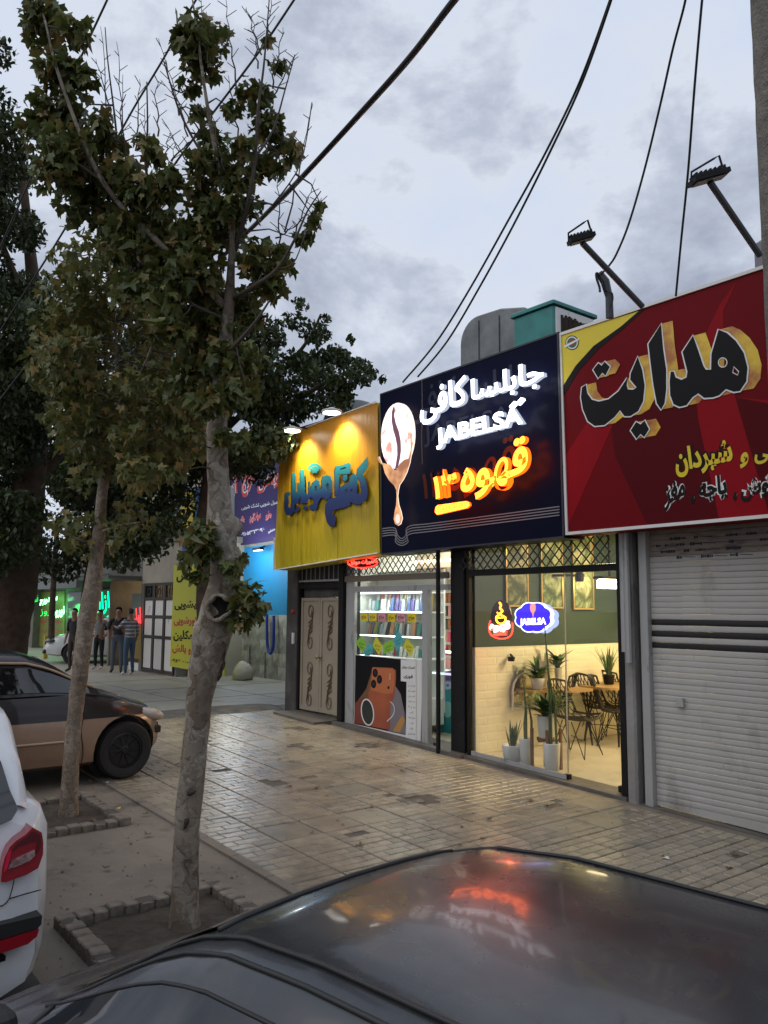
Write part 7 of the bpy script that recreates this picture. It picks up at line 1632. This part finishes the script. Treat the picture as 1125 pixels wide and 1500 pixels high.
# ---- white hatchback at the lower left, tail toward the camera
m_wcar = mat('white_car_paint', (.74, .75, .77), .28, coat=.8); dirt(m_wcar, (.60, .59, .57), 2, .5, .8)
low = [(-1.94, .24, .78, .60, .0), (-1.90, .17, .92, .72, .01), (-1.78, .17, 1.0, .79, .015), (-1.4, .22, 1.0, .825, .02), (-.6, .2, .98, .83, .02), (.6, .2, .95, .83, .02), (1.1, .2, .92, .82, .03), (1.6, .22, .84, .78, .05), (1.9, .28, .70, .68, .04), (2.02, .4, .55, .5, .0)]
up = [(-1.86, .96, .66, .98, .62, .0), (-1.72, .97, .70, 1.2, .62, .02), (-1.50, .98, .75, 1.40, .61, .04), (-1.0, .97, .78, 1.49, .60, .05), (0, .96, .78, 1.50, .60, .05), (.35, .95, .77, 1.45, .59, .05), (1.15, .93, .74, .95, .62, .02)]
XR = -3.98; yr = onX(66, 1335, XR).y
wc = Car('parked_car', 'white hatchback at the left edge with its red tail light toward us', 'car', XR-1.94, yr-.74, math.pi, low, up, m_wcar, m_wcar, (1.25, -1.2), rimmat=m_alloy, wr=.3, ground=.12)
wc.window(.95, .05, .12, .82); wc.window(-.03, -.85, .12, .82); wc.window(-.93, -1.35, .25, .78); wc.screen(.5, 1.08, 'windscreen'); wc.screen(-1.82, -1.52, 'rear_window', .86)
def zw(x, y): return (x/4.283, 1100 + y/4.283)
def wr_(pts, off, th, mt_, nm): return slab([onX(*zw(*p), XR+.045) for p in pts], (1, 0, 0), off, th, mt_, nm, wc.t)
m_lr = mat('tail_red', (.28, .012, .02), .12, coat=.8, bump=(30, .2)); m_lr2 = mat('tail_dark_red', (.10, .008, .012), .12, coat=.8)
lamp = [(205, 480), (262, 512), (272, 570), (270, 650), (240, 735), (165, 778), (100, 800), (40, 824), (5, 822), (12, 740), (30, 665), (60, 605), (105, 560), (160, 525)]
sl = wr_(lamp, -.11, .11, m_lr, 'tail_light'); 
slab([onX(*zw(*p), XR+.045) for p in [(205, 500), (252, 525), (256, 600), (225, 650), (232, 560), (180, 575), (110, 600), (60, 640), (110, 575), (160, 540)]], (1, 0, 0), .001, .004, m_lr2, 'reflector', sl)
slab([onX(*zw(*p), XR+.045) for p in [(50, 740), (70, 690), (115, 665), (215, 620), (218, 655), (180, 690), (110, 720)]], (1, 0, 0), .001, .006, mat('lamp_clear_pink', (.42, .30, .28), .15, noise=((.2, .1, .1), 30, .4, .6)), 'clear_lens', sl)
slab([onX(*zw(*p), XR+.045) for p in [(20, 760), (45, 650), (70, 620), (60, 680), (40, 745)]], (1, 0, 0), .001, .005, mat('bright_red_lens', (.6, .02, .06), .12), 'lens', sl)
wr_([(-60, 1105), (0, 1090), (130, 1060), (262, 1030), (258, 1085), (235, 1112), (120, 1145), (0, 1182), (-60, 1200)], -.09, .095, m_trim, 'bumper_insert')
wr_([(-60, 1205), (0, 1190), (120, 1152), (242, 1115), (228, 1160), (170, 1208), (60, 1245), (-60, 1280)], -.09, .10, m_lr, 'rear_reflector')
wr_([(-30, 1290), (20, 1275), (34, 1280), (30, 1312), (-30, 1330)], -.05, .06, mat('chrome', (.6, .6, .6), .15, 1), 'badge')
ribbon([onX(*zw(*p), XR+.045) for p in [(272, 884), (170, 912), (72, 942), (55, 965), (30, 985), (-40, 1000)]], .005, (1, 0, 0), -.036, .002, m_trim, 'panel_gap', wc.t); ribbon([onX(*zw(*p), XR+.045) for p in [(72, 942), (90, 880), (104, 812)]], .004, (1, 0, 0), -.036, .002, m_trim, 'panel_gap', wc.t)

pg = wc.W(-1.845, 0, 1.04); nn_ = Vector((.42, 0, .34)).normalized()
def onP(px_, py_): d = ray(px_, py_); return CAM + d*((pg-CAM).dot(nn_)/d.dot(nn_))
slab([onP(*zw(*p)) for p in [(-120, -100), (0, 85), (55, 262), (95, 352), (100, 390), (70, 440), (0, 470), (-120, 500)]], nn_, .01, .012, m_cg, 'rear_glass', wc.t)
# ---- beige and black hatchback nosed in toward the shops
m_bc = mat('beige_car_paint', (.34, .225, .155), .34, .35, coat=.5); dirt(m_bc, (.22, .16, .12), 2.5, .5, .8)
g0 = ong(185, 1147); XB = g0.x; 
t = m_bc.node_tree; b_ = t.nodes['Principled BSDF']; gg = t.nodes.new('ShaderNodeNewGeometry'); ss = t.nodes.new('ShaderNodeSeparateXYZ'); t.links.new(gg.outputs['Position'], ss.inputs[0])
zlim = onX(100, 1056, XB).z; cmp_ = t.nodes.new('ShaderNodeMath'); cmp_.operation = 'GREATER_THAN'; cmp_.inputs[1].default_value = zlim; t.links.new(ss.outputs[2], cmp_.inputs[0])
mx_ = t.nodes.new('ShaderNodeMix'); mx_.data_type = 'RGBA'; t.links.new(cmp_.outputs[0], mx_.inputs[0]); t.links.new(b_.inputs['Base Color'].links[0].from_socket, mx_.inputs[6]); mx_.inputs[7].default_value = (.017, .013, .013, 1); t.links.new(mx_.outputs[2], b_.inputs['Base Color'])
m_bu = mat('black_car_paint', (.017, .014, .014), .3, .1, coat=.4)
nose = onX(236, 1075, XB-.25).y; gB = gz(XB); zh = lambda x, y: onX(x, y, XB).z - gB
WX = nose - g0.y
L_ = 3.75; cyB = nose - L_/2; hood0 = zh(165, 1014); hood1 = zh(220, 1044)
low = [(-L_/2, .32, .70, .55, 0), (-L_/2+.1, .22, .82, .70, .02), (-1.2, .16, .88, .77, .02), (0, .15, hood0, .78, .02), (L_/2-.95, .15, hood0-.0, .78, .03), (L_/2-.55, .16, (hood0+hood1)/2+.015, .76, .05), (L_/2-.18, .18, hood1+.02, .68, .04), (L_/2-.05, .24, hood1-.10, .56, .02), (L_/2, .32, hood1-.2, .44, .0)]
rz = zh(40, 963)
up = [(-L_/2+.12, .78, .62, .80, .50, 0), (-L_/2+.5, hood0-.03, .70, rz-.08, .52, .03), (-.6, hood0-.03, .73, rz, .54, .04), (0, hood0-.03, .735, rz, .54, .04), (L_/2-1.40, hood0-.03, .73, rz-.03, .53, .04), (L_/2-1.25, hood0-.03, .725, rz-.08, .525, .035), (L_/2-.72, hood0-.05, .70, hood0+.0, .55, .02)]
bc = Car('parked_car', 'beige hatchback with black upper half and black wheels parked nose toward the shops', 'car', XB-.77, cyB, math.pi/2, low, up, m_bc, m_bu, (L_/2-WX, -L_/2+.62), wr=.275)
bc.window(L_/2-.82, L_/2-1.75, .10, .86, sides=(1, -1)); bc.window(L_/2-1.82, -.9, .10, .86); bc.screen(L_/2-1.22, L_/2-.78, 'windscreen'); bc.screen(-L_/2+.16, -L_/2+.46, 'rear_window')
for sd_ in (1, -1):
    X = [L_/2-.76-.08*i for i in range(24)]
    bc.line([bc.side(x, 1.0, sd_, .012) for x in X], .014, 'roof_trim', m_bc if False else mat('beige_trim', (.42, .30, .21), .3, .3), None)
    for x in (L_/2-.90, L_/2-1.95): bc.line([bc.W(x+.015*math.sin(q*1.2), sd_*(lerp_tab(low, x)[2]+.001-(.012 if q > 6 else 0)-(.03 if q == 8 else 0)), .2+(hood0-.24)*q/8) for q in range(9)], .005, 'door_gap', m_trim)
    bc.line([bc.W(L_/2-.95-.1*i, sd_*(.782), .42) for i in range(20)], .014, 'side_rib', mat('beige_trim', (.42, .30, .21), .3, .3))
    MB().obox(bc.W(L_/2-1.80, sd_*.785, zlim-gB+.06), bc.f*.07, bc.l*.012, Vector((0, 0, .014))).build('door_handle', m_trim, bc.t)
    c = bc.W(L_/2-.16, sd_*.60, hood1-.06); mb = MB(); mb.sphere((0, 0, 0), 1, 16, (1, 1, 1)); mb.v = [c + bc.f*(v.x*.15)+bc.l*sd_*(v.y*.085)+Vector((0, 0, v.z*.065-.25*v.x*.12)) for v in mb.v]; mb.build('headlight', mat('headlight_clear', (.40, .36, .30), .12, coat=1), bc.t, True)
    mb = MB(); mb.obox(bc.W(L_/2-.10, sd_*.58, hood1-.22), bc.f*.06, bc.l*.03, Vector((0, 0, .035))); soften(mb.build('side_lamp', m_trim, bc.t), .012)
# wheel arch lip
for sd_ in (-1,):
    wx = L_/2-WX; 0 and bc.line([bc.W(wx+.335*math.cos(R(q)), sd_*.772, .285+.335*math.sin(R(q))) for q in range(-8, 190, 9)], .012, 'arch_lip', m_trim)
# ---- far white sedan
m_w2 = mat('white_sedan_paint', (.62, .64, .62), .3, coat=.6)
low = [(-2.2, .35, .75, .6, 0), (-2.1, .25, .9, .75, .02), (-1.4, .2, .95, .85, .02), (.7, .2, .93, .86, .02), (1.2, .2, .88, .85, .04), (1.8, .22, .78, .8, .05), (2.1, .25, .62, .68, .03), (2.2, .35, .5, .55, 0)]
up = [(-1.6, .93, .75, .95, .62, 0), (-.9, .93, .8, 1.38, .6, .04), (0, .92, .8, 1.43, .6, .05), (.4, .92, .8, 1.38, .6, .05), (1.2, .9, .76, .92, .64, .02)]
p = onZ(95, 962, .36); k_ = 7.6/p.y; wx_, wy_ = p.x*k_-.4, p.y*k_
fd = Vector((-.42, -.91, 0)).normalized(); wc2c = Vector((wx_, wy_, 0)) - fd*1.6 + Vector((-fd.y, fd.x, 0))*-.0
w2 = Car('parked_car', 'white sedan under the green neon words at the far left', 'car', wc2c.x-.6, wc2c.y+.4, math.atan2(fd.y, fd.x), low, up, m_w2, m_w2, (1.35, -1.3), rimmat=m_alloy, ground=.36)
w2.window(.9, 0, .12, .82); w2.window(-.06, -1.0, .12, .82); w2.screen(.48, 1.14, 'windscreen'); w2.screen(-1.5, -.98, 'rear_window')
for sd_ in (1, -1):
    c = w2.W(2.0, sd_*.62, .66); mb = MB(); mb.sphere((0, 0, 0), 1, 14); mb.v = [c + w2.f*(v.x*.16)+w2.l*sd_*(v.y*.2)+Vector((0, 0, v.z*.07)) for v in mb.v]; mb.build('headlight', mat('dark_lamp', (.06, .06, .06), .1, coat=1), w2.t, True)
    MB().obox(w2.W(2.14, sd_*.5, .36), w2.f*.04, w2.l*.14, Vector((0, 0, .05))).build('fog_lamp', m_trim, w2.t)
soften(MB().obox(w2.W(2.17, 0, .60), w2.f*.04, w2.l*.32, Vector((0, 0, .07))).build('grille', m_trim, w2.t), .02); MB().obox(w2.W(2.19, 0, .34), w2.f*.04, w2.l*.5, Vector((0, 0, .05))).build('lower_grille', m_trim, w2.t)

# ------------------------------------------------------------------ people
m_skin = mat('skin', (.24, .13, .09), .6); m_hair = mat('black_hair', (.012, .01, .009), .6, bump=(60, 1)); m_shoe = mat('shoe_dark', (.03, .03, .03), .6); m_shoew = mat('shoe_pale', (.5, .5, .5), .6)
def person(pos, ang, h, J, shirt, trous, shoe, label, sleeves=False):
    """J: joints in units of height, x to the figure's left, y forward, z up"""
    s = h*.94; c, si = math.cos(ang), math.sin(ang)
    def T(p): return Vector((pos[0]+(p[0]*c-p[1]*si)*s, pos[1]+(p[0]*si+p[1]*c)*s, pos[2]+p[2]*s))
    t = thing('person', pos, label, 'person', 'men standing by the shops')
    names = list(J.keys()); idx = {n: i for i, n in enumerate(names)}
    E = [('pelvis', 'belly'), ('belly', 'chest'), ('chest', 'neck'), ('neck', 'head'), ('head', 'crown')]
    for q in 'lr': E += [('pelvis', 'hip'+q), ('hip'+q, 'knee'+q), ('knee'+q, 'ankle'+q), ('ankle'+q, 'toe'+q), ('chest', 'sh'+q), ('sh'+q, 'el'+q), ('el'+q, 'wr'+q), ('wr'+q, 'hand'+q)]
    rad = {'pelvis': (.085, .06), 'belly': (.078, .058), 'chest': (.088, .062), 'neck': (.032, .034), 'head': (.043, .05), 'crown': (.040, .046), 'hip': (.052, .055), 'knee': (.034, .036), 'ankle': (.022, .025), 'toe': (.02, .017), 'sh': (.036, .036), 'el': (.024, .026), 'wr': (.016, .018), 'hand': (.014, .022)}
    me = bpy.data.meshes.new('body'); me.from_pydata([T(J[n]) - Vector(pos) for n in names], [(idx[a], idx[b]) for a, b in E], [])
    o = bpy.data.objects.new('body', me); link(o, t); md = o.modifiers.new('skin', 'SKIN'); md.use_smooth_shade = True
    for n in names:
        r_ = rad.get(n) or rad[n[:-1]]; v = me.skin_vertices[0].data[idx[n]]; v.radius = (r_[0]*s, r_[1]*s); v.use_root = (n == 'pelvis')
    o.modifiers.new('sub', 'SUBSURF').levels = 2; o.modifiers['sub'].render_levels = 2
    bpy.context.view_layer.update(); dg = bpy.context.evaluated_depsgraph_get(); m2 = bpy.data.meshes.new_from_object(o.evaluated_get(dg)); o.modifiers.clear(); o.data = m2
    m2.materials.clear()
    for mm_ in (m_skin, shirt, trous, shoe): m2.materials.append(mm_)
    seg = [(a, b, T(J[a])-Vector(pos), T(J[b])-Vector(pos)) for a, b in E]
    def cls(p):
        best = None
        for a, b, A, B in seg:
            ab = B-A; k_ = max(0, min(1, (p-A).dot(ab)/ab.length_squared)); d = (p-(A+ab*k_)).length
            if best is None or d < best[0]: best = (d, a, b, k_)
        _, a, b, k_ = best
        if b.startswith('toe') or (a.startswith('ankle')): return 3
        if b.startswith('knee') or b.startswith('ankle') or b.startswith('hip'): return 2
        if a == 'pelvis': return 2 if k_ < .35 else 1
        if b in ('chest',) or b.startswith('sh') : return 1
        if b == 'neck': return 1 if k_ < .55 else 0
        if b.startswith('el'): return 1
        if b.startswith('wr'): return 1 if sleeves or k_ < .05 else 0
        return 0
    for p_ in m2.polygons: p_.material_index = cls(p_.center); p_.use_smooth = True
    # hair cap, nose, ears, eyes and mouth
    hd = T(J['head']); up_ = (T(J['crown'])-hd).normalized(); fw_ = Vector((-si, c, 0)); lf = Vector((c, si, 0)); hr_ = .048*s
    mb = MB(); mb.sphere((0, 0, 0), 1, 16); vs = mb.v; keep = [v.z > -.15 - .9*min(0, v.y) *1.0 - .0 or v.y < -.1 for v in vs]
    mb2 = MB(); fs = [f for f in mb.f if all(vs[i].z > .25 + .55*vs[i].y or vs[i].y < -.35 and vs[i].z > -.5 for i in f)]
    mb2.v = [T(J['crown'])*.55+hd*.45 + lf*(v.x*hr_*1.06)+fw_*(v.y*hr_*1.12)+up_*(v.z*hr_*1.25) for v in vs]; mb2.f = fs; mb2.mi = [0]*len(fs); mb2.build('hair', m_hair, t, True)
    mb = MB(); mb.add([hd+fw_*hr_*.95+up_*.012*s, hd+fw_*hr_*.9+lf*.008*s-up_*.008*s, hd+fw_*hr_*.9-lf*.008*s-up_*.008*s, hd+fw_*hr_*1.30-up_*.005*s], [(0, 1, 3), (0, 3, 2), (1, 2, 3)])
    for q in (1, -1): mb.sphere(hd+lf*q*hr_*.98, .009*s, 8, (.6, 1, 1.5))
    mb.build('face', m_skin, t, True)
    mb = MB()
    for q in (1, -1): mb.sphere(hd+fw_*hr_*.98+lf*q*.016*s+up_*.012*s, .004*s, 6)
    mb.box(0, 0, 0, 0, 0, 0); mb.build('eyes', m_hair, t)
    # fingers
    mb = MB()
    for q in 'lr':
        a, b = T(J['wr'+q]), T(J['hand'+q]); d = (b-a).normalized(); sd2 = d.cross(up_ if abs(d.dot(up_)) < .9 else fw_).normalized()
        for i in range(4): st_ = b+sd2*(-.009+.006*i)*s; mb.tube([a.lerp(b, .6)+sd2*(-.009+.006*i)*s, st_+d*.012*s, st_+d*(.028+.004*(i in (1, 2)))*s+fw_*.006*s], [.0042*s, .004*s, .003*s], 5)
        mb.tube([a.lerp(b, .3), a.lerp(b, .6)+sd2*.016*s, b+sd2*.022*s], [.005*s, .0045*s, .0035*s], 5)
    mb.build('fingers', m_skin, t, True)
    return t
def base(d=None):
    J = {'pelvis': (0, 0, .53), 'belly': (0, 0, .62), 'chest': (0, 0, .74), 'neck': (0, .005, .845), 'head': (0, .018, .905), 'crown': (0, .012, .965),
         'hipl': (.05, 0, .50), 'kneel': (.06, .01, .28), 'anklel': (.065, -.01, .045), 'toel': (.075, .075, .018), 'hipr': (-.05, 0, .50), 'kneer': (-.06, .01, .28), 'ankler': (-.065, -.01, .045), 'toer': (-.075, .075, .018),
         'shl': (.105, 0, .80), 'ell': (.14, -.01, .63), 'wrl': (.145, .03, .49), 'handl': (.14, .045, .45), 'shr': (-.105, 0, .80), 'elr': (-.14, -.01, .63), 'wrr': (-.145, .03, .49), 'handr': (-.14, .045, .45)}
    if d: J.update(d)
    return J
def pp(px_, py_):
    p = onZ(px_, py_, .365); k_ = min(1, 7.75/p.y); return (p.x*k_, p.y*k_, .362)
toward = math.atan2(-.8, .6)  # unused helper angle
def face_dir(dx_, dy_): return math.atan2(dy_, dx_) - math.pi/2
m_bk2 = mat('black_shirt', (.016, .016, .018), .85, bump=(20, .5)); m_gs = mat('grey_shirt', (.16, .155, .15), .8, bump=(20, .5)); m_bt = mat('black_trousers', (.012, .012, .014), .85); m_jean = mat('blue_jeans', (.06, .10, .17), .85, bump=(30, .4)); m_jean2 = mat('grey_blue_jeans', (.10, .12, .15), .85)
m_str = mat('striped_shirt', (.42, .40, .42), .8); _t = m_str.node_tree; _g = _t.nodes.new('ShaderNodeNewGeometry'); _s = _t.nodes.new('ShaderNodeSeparateXYZ'); _t.links.new(_g.outputs['Position'], _s.inputs[0]); _w = _t.nodes.new('ShaderNodeMath'); _w.operation = 'MULTIPLY'; _w.inputs[1].default_value = 70; _t.links.new(_s.outputs[2], _w.inputs[0]); _q = _t.nodes.new('ShaderNodeMath'); _q.operation = 'SINE'; _t.links.new(_w.outputs[0], _q.inputs[0]); _r = _t.nodes.new('ShaderNodeValToRGB'); _r.color_ramp.elements[0].position = .45; _r.color_ramp.elements[0].color = (.14, .14, .2, 1); _r.color_ramp.elements[1].position = .55; _r.color_ramp.elements[1].color = (.5, .47, .48, 1); _t.links.new(_q.outputs[0], _r.inputs[0]); _t.links.new(_r.outputs[0], _t.nodes['Principled BSDF'].inputs['Base Color'])
person(pp(106, 984), face_dir(.5, -.85), 1.72, base({'elr': (-.15, .0, .64), 'wrr': (-.17, .06, .52), 'handr': (-.17, .08, .48)}), m_bk2, mat('brown_trousers', (.05, .035, .025), .85), m_shoe, 'man in a black shirt half hidden behind the slim trunk, arm hanging')
person(pp(144, 972), face_dir(.55, -.8), 1.68, base({'ell': (.19, -.06, .66), 'wrl': (.12, .02, .56), 'handl': (.085, .03, .55), 'elr': (-.17, -.04, .65), 'wrr': (-.12, .02, .55), 'handr': (-.085, .03, .55)}), m_gs, m_bt, m_shoew, 'man in a grey shirt and black trousers with hands on his hips', True)
person(pp(171, 968), face_dir(.85, -.5), 1.76, base({'elr': (-.15, .05, .66), 'wrr': (-.10, .16, .68), 'handr': (-.08, .20, .70), 'ell': (.14, .02, .64), 'wrl': (.12, .08, .55), 'handl': (.11, .10, .52)}), m_bk2, m_jean2, m_shoe, 'man in a black shirt and grey blue jeans facing the man in stripes')
person(pp(189, 966), face_dir(-.7, -.2), 1.72, base({'elr': (-.15, .08, .70), 'wrr': (-.10, .22, .71), 'handr': (-.09, .26, .72), 'ell': (.14, .0, .63), 'wrl': (.14, .05, .5), 'handl': (.13, .07, .46)}), m_str, m_jean, m_shoew, 'man in a striped shirt and blue jeans reaching out his arm')
